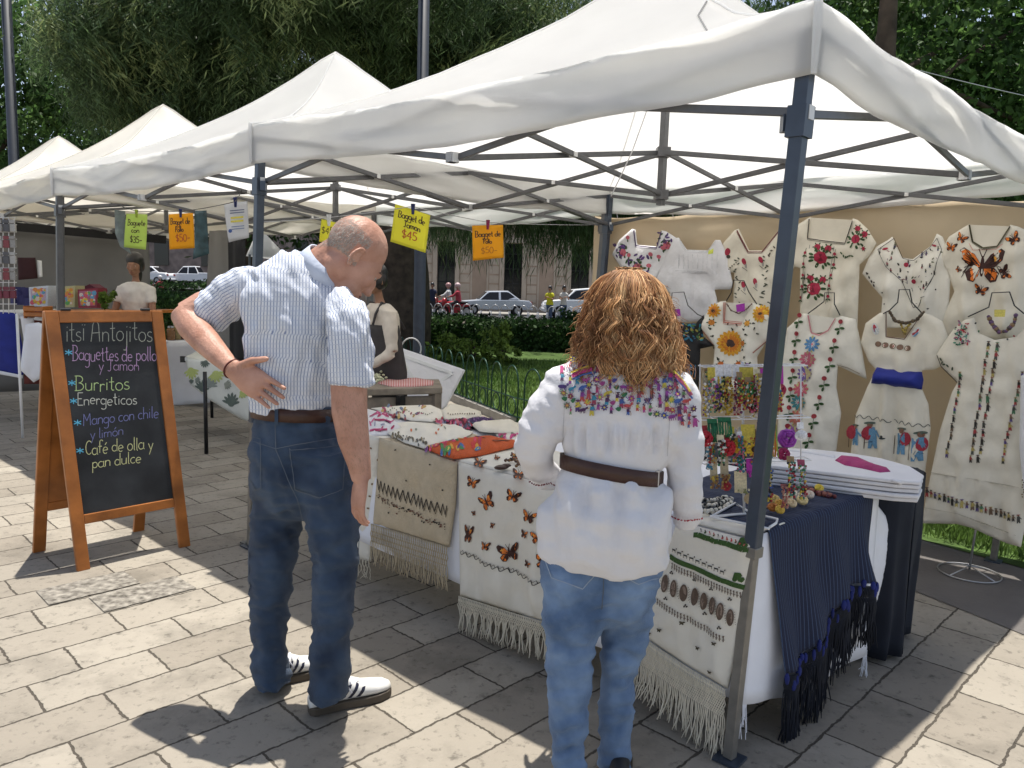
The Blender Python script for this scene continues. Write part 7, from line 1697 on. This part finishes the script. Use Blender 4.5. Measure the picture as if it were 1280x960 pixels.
# ------------------------------------------------ smaller people, built from joints
def figure(label, base, yaw, H, top, trousers, skin, hairc, arms, sleeve='short', vox=.014, dress_len=0, hair_long=0, lean=0.0, cap=None, fem=True):
    """arms: ((elbow xyz),(wrist xyz)) for left and right in body axes (x right, y forward, z up, fractions of H)"""
    t = thing('person', label, 'person', base); O = Vector(base); R = Matrix.Rotation(yaw, 3, 'Z')
    Q = lambda x, y, z: O + R @ V(x*H, (y+lean*max(0, z-.5))*H, z*H)
    b = MB(); hc_ = Q(0, .012, .932); hR = head(b, hc_, R @ V(0, 1, -.1), V(0,0,1), H/1.72)
    limb3(b, [(Q(0,0,.80),.05,.05),(Q(0,0,.84),.034,.034),(Q(0,.005,.90),.033,.033)])
    tw = .062 if fem else .072
    def trunk(bb, g, z0, z1):
        rs = [(.82,.045,.035),(.80,tw*1.35,.048),(.765,tw*1.55,.058),(.70,tw*1.35,.062),(.61,tw*1.12,.055),(.53,tw*1.35,.062),(.47,tw*1.42,.064),(.43,tw*1.2,.055)]
        bb.loft([(Q(0,0,z), R @ V((w_+g)*H,0,0), R @ V(0,(d_+g)*H,0)) for z, w_, d_ in rs if z0 <= z <= z1], 20)
    trunk(b, -.014, .4, .9); hips = [(-.048, 0), (.048, 0)]
    for sx, _ in hips: limb3(b, [(Q(sx,0,.48),.038*H,.04*H),(Q(sx,0,.28),.03*H,.03*H),(Q(sx,-.005,.05),.020*H,.022*H)]); limb3(b, [(Q(sx,-.02,.02),.02*H,.018*H),(Q(sx,.09,.015),.018*H,.012*H)])
    for sg, (el, wr) in zip((-1, 1), arms):
        s0 = Q(sg*tw*1.45, 0, .785); e, w_ = Q(*el), Q(*wr); limb3(b, [(s0.lerp(e,.08),.022*H,.022*H),(s0.lerp(e,.5),.023*H,.023*H),(e,.0205*H,.0205*H)]); limb3(b, [(e,.020*H,.020*H),(e.lerp(w_,.35),.0185*H,.0185*H),(w_,.0135*H,.012*H)]); hand(b, w_, w_-e, R @ V(-sg, 0, -.3), sg, .98*H/1.72, .3, .05)
    remesh(b.build('body', skin, t), min(vox, .008) if vox < .012 else vox, 3); face_bits(t, hc_, hR, H/1.72, None)
    b = MB(); trunk(b, .010, .46, .83)
    for sg, (el, wr) in zip((-1, 1), arms):
        s0 = Q(sg*tw*1.35, 0, .785); e, w_ = Q(*el), Q(*wr); limb3(b, [(s0,.036*H,.036*H),(s0.lerp(e,.55),.034*H,.034*H)]+([(e,.028*H,.028*H)] if sleeve == 'long' else []))
        if sleeve == 'long': limb3(b, [(e,.027*H,.027*H),(e.lerp(w_,.85),.020*H,.020*H)])
    so_ = remesh(b.build('top', top, t), vox, 4); displace(so_, lambda co, no: co+no*(.010*noise.noise(co*9)+.006*noise.noise(co*22)))
    b = MB(); b.loft([(Q(0,0,z), R @ V((tw*f+.006)*H,0,0), R @ V(0,(.064+.006)*H,0)) for z, f in ((.535,1.3),(.50,1.4),(.46,1.42),(.42,1.2))], 18)
    for sx, _ in hips: limb3(b, [(Q(sx,0,.47),.054*H,.056*H),(Q(sx,0,.28),.042*H,.044*H),(Q(sx,-.005,.05),.032*H,.034*H)])
    remesh(b.build('trousers', trousers, t), vox, 3)
    b = MB(); s_ = H/1.72; b.ell(hc_+hR @ V(-.014*s_,0,.050*s_), (.110*s_,.091*s_,.095*s_), hR); 
    for sg in (-1, 1): b.ell(hc_+hR @ V(-.03*s_,sg*.055*s_,-.01*s_), (.066*s_,.040*s_,.078*s_), hR)
    if hair_long: b.ell(hc_+hR @ V(-.09*s_,.0,-.10*s_), (.035*s_,.045*s_,.12*s_), hR)
    remesh(b.build('hair', hairc, t), .010, 3)
    if cap: b = MB(); b.ell(hc_+hR @ V(0,0,.055*s_), (.118*s_,.10*s_,.085*s_), hR); b.build('cap', cap, t, True)
    return t, Q, R
blackhair = P('black_hair', (.012,.010,.010), .4, spec=.6); M['skin_d'] = P('warm_brown_skin', (.30,.155,.095), .5, var=.1, scale=20)
beigeshirt = P('cream_jersey', (.62,.55,.47), .85, bump=.2); dkpants = P('dark_trousers', (.03,.03,.035), .8); denim_b = P('blue_trousers', (.06,.09,.16), .85)
# apron seller, half hidden by the man
ap = atY(478, 400, 6.15)
t, Q, R = figure('seller in cream long sleeves and grey apron leaning over the wooden table', (ap.x+.07, 6.15, 0), radians(128), 1.66, beigeshirt, dkpants, M['skin_d'], blackhair,
    (((-.135,.05,.60),(-.06,.15,.52)), ((.135,.03,.59),(.10,.17,.515))), 'long', .010, lean=.19)
b = MB(); H = 1.66
def apr(u, v):
    a = (u-.5)*3.9; z = .72-.45*v; w_ = .098+.012*v; return Q(sin(a)*w_, cos(a)*(.078+.01*v)-.004, z)+V(0,0,0)
M['apron'] = P('charcoal_apron_cloth', (.055,.05,.05), .85, var=.15, bump=.3, bscale=40); surf('apron', apr, 24, 12, M['apron'], t, .004)
b = MB()
for sg in (-1, 1): b.tube([Q(sg*.055,.085,.72), Q(sg*.060,.062,.775), Q(sg*.055,.02,.825), Q(sg*.045,-.04,.80), Q(sg*.06,-.078,.70)], .011, 6)
b.build('apron_strap', M['apron'], t, True)
b = MB(); 
for k in range(2): b.tube([Q(.030*(1 if k else -1)+.012*cos(a_), .078, .943+.010*sin(a_)) for a_ in [2*pi*i/14 for i in range(14)]], .0022, 5, closed=True)
b.build('glasses', M['black_metal'], t, True)
# left seller
ls = atY(166, 380, 8.4)
t, Q, R = figure('dark haired seller in a white short sleeved top smiling behind the goods at left', (ls.x+.04, 8.4, .10), radians(186), 1.66, P('white_jersey', (.66,.62,.58), .85), dkpants, M['skin_d'], blackhair,
    (((-.125,.06,.60),(-.07,.18,.585)), ((.13,.04,.60),(.06,.18,.575))), 'short', .011, hair_long=1)
# people by the cars
arm_dn = (((-.125,.0,.61),(-.13,.04,.47)), ((.125,.0,.61),(.13,.04,.47)))
arm_ph = (((-.13,.04,.63),(-.05,.14,.68)), ((.13,.04,.63),(.05,.14,.68)))
y_ = atZ(686, 403, 0); figure('distant man in a bright yellow shirt standing before the white parked car', (y_.x, 36.5, 0), radians(150), 1.72, P('yellow_shirt', (.55,.52,.02), .8), denim_b, M['skin_d'], blackhair, arm_ph, vox=.025, fem=False)
y_ = atZ(701, 402, 0); figure('distant person in dark jacket and white top beside the yellow shirted man', (y_.x, 36.5, 0), radians(200), 1.76, P('white_shirt_b', (.55,.53,.50), .8), denim_b, M['skin_d'], blackhair, arm_ph, vox=.025)
y_ = atY(540, 395, 38); figure('distant person in a navy jacket left of the motorcyclists', (y_.x, 38, 0), radians(170), 1.72, P('navy_jacket', (.02,.025,.06), .8), dkpants, M['skin_d'], blackhair, arm_dn, vox=.025)
def rider(label, x, Y, shirt, helmet, bike):
    c = V(x, Y, 0); mt = thing('motorcycle', label[1], 'motorcycle', c)
    for dx in (-.62, .62):
        b = MB(); b.tube([c+V(dx+.29*cos(a), 0, .30+.29*sin(a)) for a in [2*pi*i/20 for i in range(20)]], .055, 8, closed=True); w_ = b.build('wheel', M['tyre'], mt, True); b = MB(); b.tube([c+V(dx,-.03,.3), c+V(dx,.03,.3)], .20, 12); b.build('rim', M['rim'], w_)
    b = MB(); b.ell(c+V(-.10,0,.72), (.34,.13,.14)); b.ell(c+V(.42,0,.66), (.35,.10,.09)); b.ell(c+V(-.52,0,.78), (.14,.13,.22)); b.bar(c+V(-.60,0,.3), c+V(-.42,0,.95), .07); b.box(c+V(0,0,.42), (.55,.22,.28)); bevel(b.build('body', bike, mt), .02)
    b = MB(); b.tube([c+V(-.38,-.34,1.02), c+V(-.42,0,.96), c+V(-.38,.34,1.02)], .018, 6); b.build('handlebar', M['black_metal'], mt, True)
    b = MB(); b.ell(c+V(.28,0,.80), (.38,.14,.07)); b.build('seat', M['black_cloth'], mt, True)
    t = thing('person', label[0], 'person', c+V(.15, 0, .8)); b = MB(); O = c+V(.18,0,0)
    b.loft([(O+V(0,0,.82),V(.14,0,0),V(0,.17,0)),(O+V(-.02,0,1.05),V(.12,0,0),V(0,.17,0)),(O+V(-.05,0,1.32),V(.11,0,0),V(0,.21,0)),(O+V(-.05,0,1.40),V(.06,0,0),V(0,.08,0)),(O+V(-.06,0,1.5),V(.05,0,0),V(0,.055,0))], 14); head(b, O+V(-.07,0,1.60), V(-1,0,0), V(0,0,1), 1)
    for sg in (-1, 1): limb3(b, [(O+V(-.05,sg*.20,1.32),.055,.055),(O+V(-.25,sg*.28,1.12),.045,.045),(O+V(-.52,sg*.30,1.04),.035,.035)]); limb3(b, [(O+V(0,sg*.10,.84),.09,.09),(O+V(-.38,sg*.16,.72),.07,.07),(O+V(-.28,sg*.16,.30),.05,.05)])
    remesh(b.build('body', M['skin_d'], t), .02, 3); b = MB(); b.loft([(O+V(0,0,.80),V(.16,0,0),V(0,.19,0)),(O+V(-.02,0,1.05),V(.14,0,0),V(0,.19,0)),(O+V(-.05,0,1.33),V(.13,0,0),V(0,.23,0)),(O+V(-.05,0,1.42),V(.06,0,0),V(0,.09,0))], 14)
    for sg in (-1, 1): limb3(b, [(O+V(-.05,sg*.20,1.32),.07,.07),(O+V(-.25,sg*.28,1.12),.055,.055),(O+V(-.42,sg*.29,1.06),.05,.05)])
    remesh(b.build('jacket', shirt, t), .02, 3); b = MB()
    for sg in (-1, 1): limb3(b, [(O+V(0,sg*.10,.84),.10,.10),(O+V(-.38,sg*.16,.72),.085,.085),(O+V(-.28,sg*.16,.25),.065,.065)])
    remesh(b.build('trousers', dkpants, t), .02, 3); b = MB(); b.ell(O+V(-.06,0,1.63), (.145,.13,.135)); b.build('helmet', helmet, t, True)
redm = P('red_gloss_paint', (.35,.02,.03), .3); x1 = atY(556, 380, 39).x; x2 = atY(571, 385, 38).x
rider(('motorcyclist in a white jacket and pale helmet, left of the silver car', 'red motorcycle ridden by the person in white'), x1, 39.5, P('white_jacket', (.6,.58,.56), .8), P('pale_red_helmet', (.45,.25,.24), .3), redm)
rider(('motorcyclist in a red jacket nearest the bonnet of the silver car', 'red motorcycle nearest the bonnet of the silver car'), x2-.1, 38, P('red_jacket', (.35,.04,.06), .8), P('pink_white_helmet', (.55,.40,.40), .3), redm)
x3 = atY(198, 350, 52).x; O_ = len(bpy.data.objects); rider(('far motorcyclist in red between the white car and the pickup', 'far motorcycle between the white car and the pickup'), x3, 52, P('far_red_jacket', (.35,.03,.05), .8), P('white_helmet', (.6,.58,.57), .3), M['carwhite'])
# ---------------------------------------------------------------- second booth: tables and goods behind the board
wt = thing('wooden_table', 'grey weathered wooden table in front of the apron seller', 'table', (-.9, 5.9, 0)); M['greywood'] = P('weathered_grey_wood', (.25,.21,.165), .85, var=.3, scale=10, bump=.4, bscale=30)
WA = [atZ(425,487,.76), atZ(553,484,.76), atZ(549,474,.76), atZ(430,472,.76)]
b = MB(); b.prism([p-V(0,0,.05) for p in WA], V(0,0,.05)); bevel(b.build('tabletop', M['greywood'], wt), .006)
for p in WA:
    q = p.lerp(sum(WA, V(0,0,0))/4, .12); b = MB(); b.bar(V(q.x, q.y, 0), V(q.x, q.y, .71), .06); b.build('leg', M['greywood'], wt)
b = MB(); b.box((WA[0]+WA[1])/2+V(0,.05,-.24), ((WA[1]-WA[0]).length*.92, .03, .34), Matrix.Rotation(math.atan2((WA[1]-WA[0]).y, (WA[1]-WA[0]).x), 3, 'Z')); b.build('front_board', M['greywood'], wt)
b = MB(); q = (WA[0]+WA[1])/2+V(.06,.0,-.22); b.bar(q-V(0,0,.2), q+V(0,0,.17), .05); b.build('batten', M['black_metal'], wt)
M['gingham'] = attr_stripes('pink_gingham_cloth', (.60,.42,.40), (.48,.16,.15), 24, .5, .85, 12, (.55,.3,.28))
o, m = cloth_shape('gingham_cloth', [(470,478),(486,473),(520,472),(543,476),(541,481),(515,483),(490,483)], Plane(V(0,0,.765), V(0,0,1)), M['gingham'], None, .02, 4, [(.005, .3, 1, .6, 0, 0)], 3); tag(o, 'pink gingham cloth crumpled on the grey wooden table', 'cloth')
b = MB()
for k in range(30): b.ell(atZ(473+random.gauss(0, 3.5), 470+random.gauss(0, 3), .79+random.random()*.05), (.012,.012,.010), nu=6, nv=5)
tag(b.build('food_heap', P('pale_lettuce', (.50,.50,.33), .7), smooth=True), 'small heap of pale food in front of the apron seller', 'food')
b = MB(); c = atZ(468, 455, .82); b.tube([c+V(0,0,-.05), c+V(0,0,.04)], .035, 14); o = b.build('mug', M['white_plastic'], smooth=False); tag(o, 'white mug by the apron seller\'s hands', 'mug')
b = MB(); b.tube([c+V(.035,0,-.03), c+V(.065,0,-.02), c+V(.065,0,.02), c+V(.035,0,.03)], .006, 6); b.build('handle', M['white_plastic'], o, True)
# folded plastic table leaning behind
Pn = [atY(496,433,7.3), atY(580,462,7.0), atY(556,508,6.9), atY(545,517,6.9), atY(480,520,7.2)]
tt = thing('folding_table', 'white plastic folding table stood on edge with its ribbed underside showing', 'table', (Pn[3].x, 7, 0)); nn = (Pn[1]-Pn[0]).cross(Pn[4]-Pn[0]).normalized(); nn = nn if nn.y < 0 else -nn
b = MB(); b.prism(Pn, -nn*.045); bevel(b.build('tabletop', M['whitefab'], tt), .012, 3)
def lp_(u, v): return Pn[0].lerp(Pn[1], u).lerp(Pn[4].lerp(Pn[2], u), v)
b = MB(); rb_ = lambda p, q: b.bar(p+nn*.008, q+nn*.008, .03, .02, up=nn)
rb_(lp_(.05,.10), lp_(.88,.16)); rb_(lp_(.08,.1), lp_(.75,.95)); rb_(lp_(.88,.16), lp_(.35,.9)); rb_(lp_(.05,.1), lp_(.06,.95)); b.build('rib', M['white_plastic'], tt)
b = MB(); 
for p in (lp_(.1, 1.0), lp_(.8, .98)): b.bar(p-nn*.02, V(p.x, p.y, 0)-nn*.02, .03)
b.build('folded_leg', M['steel'], tt)
# curved back of a metal chair near the lamp post
b = MB(); cc = atY(514, 436, 7.8); b.tube([cc+V(.10*cos(a), 0, .11*sin(a)) for a in [pi*i/10-.4 for i in range(13)]], .009, 6); b.tube([cc+V(-.1,0,-.5), cc+V(-.1,0,0)], .009, 6); b.tube([cc+V(.1,0,-.05), cc+V(.1,0,-cc.z+.0)], .009, 6); b.tube([cc+V(-.1,0,-.5), cc+V(-.1,0,-cc.z)], .009, 6); b.bar(cc+V(-.1,.05,-.45), cc+V(.1,.05,-.45), .3, .03); tag(b.build('metal_chair', M['chrome'], smooth=False), 'metal chair with a rounded back beside the apron seller', 'chair')
# monstera cloth table
MT = [atZ(231,447,.75), atZ(318,462,.75), atZ(330,446,.75), atZ(252,437,.75)]
mt = thing('folding_table', 'folding table under the monstera leaf cloth left of the near tent leg', 'table', (MT[0]+MT[2])/2); b = MB(); b.prism([p-V(0,0,.03) for p in MT], V(0,0,.03)); b.build('tabletop', M['white_plastic'], mt)
lg0 = atZ(258, 567, 0)
for q in (lg0, V(MT[1].x-.05, MT[1].y+.1, 0), V(MT[2].x-.1, MT[2].y-.1, 0), V(MT[3].x+.1, MT[3].y, 0)): b = MB(); b.tube([q, V(q.x, q.y, .72)], .018, 8); b.build('leg', M['black_metal'], mt, True)
mc = thing('tablecloth', 'pale tablecloth printed with grey and lime monstera leaves', 'tablecloth', MT[0]); M['pale'] = P('pale_oilcloth', (.62,.63,.58), .55, var=.04)
mpn = Plane((MT[0]+MT[1])/2, V((MT[1]-MT[0]).y, -(MT[1]-MT[0]).x, 0)); o, m = cloth_shape('front_drop', [(231,447),(262,451),(318,461),(318,530),(300,523),(262,500),(238,481)], mpn, M['pale'], mc, .02, 6, [(.012, 1, 0, .15, 450, 520)], 4)
b = MB(); b.add([p+V(0,0,.006) for p in MT], [(0,1,2,3)]); b.build('top_cloth', M['pale'], mc)
d = Deco(m); gy, li = (.10,.13,.11), (.42,.48,.16)
def monst(x, y, r, a, c):
    for k in range(7):
        an = a+(k-3)*.42; d.leaf(x, y, r*(1.0-.05*abs(k-3)), an, c, .30)
    d.disc(x+cos(a)*r*.15, y+sin(a)*r*.15, r*.38, c)
for x, y, r, a, c in ((254,487,13,-1.4,gy),(264,482,12,-1.2,(.22,.25,.23)),(291,505,15,-1.5,gy),(240,462,13,1.4,li),(272,466,13,1.2,li),(258,452,8,1.8,gy),(247,474,6,.5,(.2,.23,.2)),(240,475,5,1.5,gy),(284,480,8,.4,(.28,.3,.25)),(296,470,9,1.2,gy),(305,490,9,.6,li)): monst(x, y, r, a, c)
d.build(mc, 'leaf_print')
b = MB(); p = atZ(229, 449, .73); b.box(p, (.05,.03,.06)); tag(b.build('table_clamp', M['black_metal']), 'small black clamp on the corner of the monstera cloth', 'clamp')
# white covered table behind it, with jars and fruit
WT = [atZ(206,427,.76), atZ(300,432,.76), atZ(300,420,.76), atZ(214,418,.76)]
wtt = thing('covered_table', 'table under a plain white cloth behind the monstera table', 'table', WT[0]); b = MB(); b.prism([p-V(0,0,.03) for p in WT], V(0,0,.03)); b.build('tabletop', M['white_cloth'], wtt)
fpn = Plane((WT[0]+WT[1])/2, V((WT[1]-WT[0]).y, -(WT[1]-WT[0]).x, 0)); cloth_shape('cloth_drop', [(206,427),(300,432),(300,500),(206,508)], fpn, M['white_cloth'], wtt, .015, 6, [(.012, 1, 0, .2, 430, 500)], 5)
M['jar'] = P('glass_jar', (.30,.24,.14), .12, var=.5, scale=30, transl=.4)
for k, x in enumerate((214, 221, 228, 236, 243)):
    b = MB(); p = atZ(x, 425-.5*k, .765); hgt = .15+.03*(k % 2); b.tube([p, p+V(0,0,hgt*.8), p+V(0,0,hgt)], [.05,.05,.035], 12); o = b.build('jar', C(*[(.20,.10,.04),(.28,.22,.10),(.12,.06,.05),(.30,.05,.10),(.25,.2,.1)][k], .2), smooth=True)
    b = MB(); b.tube([p+V(0,0,hgt), p+V(0,0,hgt+.02)], .038, 12); b.build('lid', M['chrome'], o); tag(o, ['brown jar at the left end of the white covered table', 'tall amber jar second on the white covered table', 'dark jar in the middle of the jars on the white covered table', 'tall reddish jar beside the middle one on the white covered table', 'tan jar nearest the bald man\'s forearm on the white covered table'][k], 'jar', 'jars on the white covered table')
b = MB()
for k in range(14): b.ell(atZ(296+random.gauss(0, 4), 436, .80)+V(0, 0, random.random()*.10), (.05,.03,.035), Matrix.Rotation(random.random(), 3, 'Y'), 8, 6)
tag(b.build('fruit_pile', C(.55,.17,.03,.5), smooth=True), 'pile of orange fruit behind the bald man\'s forearm', 'fruit')
# left booth: white hanging cloth, blue table, goods
def Vp(x, y, Y): return Plane(atY(x, y, Y), V(.2, -1, 0))
t = thing('covered_table', 'stall table under royal blue cloth at the left edge', 'table', atY(0, 430, 7.6)); pl_ = Vp(0, 430, 7.6)
cloth_shape('blue_cloth', [(-40,388),(20,391),(33,458),(28,470),(-40,456)], pl_, M['bluefab'], t, .03, 8, [(.012, 1, 0, .12, 390, 470)], 5); cloth_shape('white_hem', [(-40,456),(28,469),(28,473),(-40,461)], Vp(0, 430, 7.59), M['white_cloth'], t, .006, 4, [], 4)
T0 = [atZ(-60,389,1.18), atZ(60,395,1.18)]; a_, c_ = atY(-40,388,7.6), atY(60,398,7.7); b = MB(); b.prism([a_, c_, c_+V(.3,1.0,0), a_+V(.3,1.0,0)], V(0,0,-.03)); b.build('tabletop', M['white_plastic'], t)
for p in (a_+V(.1,.1,0), c_+V(-.1,.1,0), c_+V(.1,.9,0)): b = MB(); b.tube([V(p.x,p.y,0), p], .02, 8); b.build('leg', M['steel'], t, True)
for lab, po, Y, mt_ in (('white cloth hanging from the goods table beside the chalkboard', [(32,405),(48,403),(60,408),(56,470),(42,478),(25,462)], 7.2, 'white_cloth'), ('pale inner cloth between blue cloth and white cloth at the left', [(25,394),(42,398),(44,420),(32,440)], 7.5, 'whitefab')):
    o, m = cloth_shape('hanging_cloth', po, Vp(po[0][0], po[0][1], Y), M[mt_], None, .03, 6, [(.014, 1, .1, .2, 400, 470)], 4); tag(o, lab, 'cloth')
t = thing('goods_table', 'low counter carrying the gift bags behind the chalkboard', 'table', atY(100, 395, 8.0)); b = MB(); a_, c_ = atY(30,388,7.7), atY(190,388,8.2); b.prism([a_, c_, c_+V(.2,.8,0), a_+V(.2,.8,0)], V(0,0,-.03)); b.build('tabletop', M['orange_wood'], t)
cloth_shape('cloth_drop', [(30,389),(190,389),(190,480),(30,480)], Plane((a_+c_)/2-V(0,.03,0), V((c_-a_).y, -(c_-a_).x, 0)), P('dull_red_cloth', (.12,.03,.025), .85, var=.3), t, .02, 6, [(.012, 1, 0, .15, 390, 470)], 6)
b = MB()
for k, (x0, x1) in enumerate(((40, 57),)):
    q = atY(48, 394, 7.55); b.box(q, (.19, .16, .02)); 
    for dz in (.05, .10): b.box(q+V(0,-.08,dz-.04), (.19,.012,.035)); b.box(q+V(0,.08,dz-.04), (.19,.012,.035))
    for dx in (-.09, .09): b.box(q+V(dx,0,.03), (.012,.16,.12))
o = bevel(b.build('wooden_crate', M['orange_wood']), .003); tag(o, 'small orange wooden crate left of the gift bags', 'crate')
for k, (x0, x1, y0, y1, lab) in enumerate(((36,60,357,383,'gift bag with yellow and blue picture, left of the tent leg'),(70,94,357,384,'gift bag with red and blue picture, right of the tent leg'),(97,122,360,385,'dark edged gift bag with yellow and green picture beside the plant'))):
    Y = 7.75; pl_ = Vp(x0, y0, Y); t = thing('gift_bag', lab, 'gift bag', pl_((x0+x1)/2, y1)); b = MB(); b.prism([pl_(x0, y0+2), pl_(x1, y0), pl_(x1-1, y1), pl_(x0+1, y1)], V(.03, .12, 0)); b.build('bag', C(*[(.55,.60,.68),(.42,.40,.22),(.22,.02,.04)][k], .4), t)
    d = Deco(lambda x, y, o=0: pl_(x, y, o), .002); d.poly([(x0+2,y0+4),(x1-2,y0+3),(x1-3,y1-3),(x0+3,y1-3)], [(.45,.35,.45),(.50,.35,.20),(.35,.12,.20)][k])
    for _ in range(38): d.disc(random.uniform(x0+4, x1-4), random.uniform(y0+5, y1-4), random.uniform(1.2, 3.2), random.choice([(.55,.10,.15),(.60,.45,.06),(.10,.30,.50),(.12,.35,.10),(.62,.55,.5),(.60,.25,.05)]))
    d.build(t, 'picture_print')
b = MB(); pl_ = Vp(110, 352, 7.95); b.prism([pl_(97,362), pl_(112,355), pl_(122,362), pl_(120,380), pl_(100,380)], V(.05,.1,0)); tag(b.build('red_bag', C(.10,.015,.03,.6)), 'dark red bag behind the dark edged gift bag', 'bag')
broad_tree('small bushy green plant beside the seller\'s hands', tuple(atY(135, 386, 7.7)), [tuple(atY(135, 374, 7.7))+(.09,.08,.08)], 420, .03, M['leaf_shrub'], 0, 'potted_plant', cat='plant')
# wire grid rack with trinkets at the left edge
gp = Vp(8, 330, 7.0); gr_ = thing('wire_grid_rack', 'white wire grid rack hung with small goods at the left edge', 'display rack', gp(8, 395)); b = MB()
for x in range(-24, 24, 7): b.tube([gp(x, 272), gp(x, 392)], .004, 5)
for y in range(272, 396, 9): b.tube([gp(-26, y), gp(21, y)], .004, 5)
b.build('grid', M['white_wire'], gr_, True); b = MB()
for x in (-24, 21): q = gp(x, 392); b.tube([q, V(q.x, q.y, 0)], .012, 6)
b.build('legs', M['white_wire'], gr_, True)
for r_, y in enumerate((285, 305, 325, 345, 368)):
    for c_, x in enumerate((1, 10, 18)):
        b = MB(); q = gp(x, y, .03); cc2 = [(.30,.29,.28),(.10,.10,.11),(.42,.41,.40),(.22,.05,.06)][(r_*2+c_) % 4] if r_ < 4 else (.16,.03,.05)
        b.box(q, (.055,.02,.07)); b.box(q+V(0,-.004,.055), (.05,.012,.03)); tag(bevel(b.build('packed_trinket', C(*cc2, .5)), .004), 'small packed trinket hooked on the white wire grid rack', 'trinket', 'trinkets on the wire grid rack')
o, m = cloth_shape('hanging_cloth', [(22,322),(44,322),(47,348),(23,350)], Vp(30, 330, 8.3), P('maroon_cloth', (.035,.010,.012), .85), None, .02, 4, [], 4); tag(o, 'dark maroon cloth hung on the grey sheet beside the wire rack', 'cloth')
o, m = cloth_shape('hanging_cloth', [(46,325),(52,326),(53,346),(47,347)], Vp(49, 330, 8.35), M['white_plastic'], None, .01, 3, [], 3); tag(o, 'narrow white paper beside the dark maroon cloth', 'paper')
b = MB()
for k in range(12): b.box(atY(24+random.uniform(-4, 14), 372+random.uniform(-8, 6), 7.8), (.10,.05,.09), Matrix.Rotation(random.random(), 3, 'Z'))
tag(b.build('goods_heap', C(.03,.03,.12,.6)), 'heap of dark blue goods between wire rack and gift bags', 'goods')

# stitched chevron on the near roof
cn = [o for o in nearT.children if o.name.startswith('canopy')][0]; rm = ray_map(surf_on(cn))
strip_on(rm, [(884,2),(873,20),(884,39)], 2.2, 'stitched_chevron', C(.12,.12,.12), cn, .003)
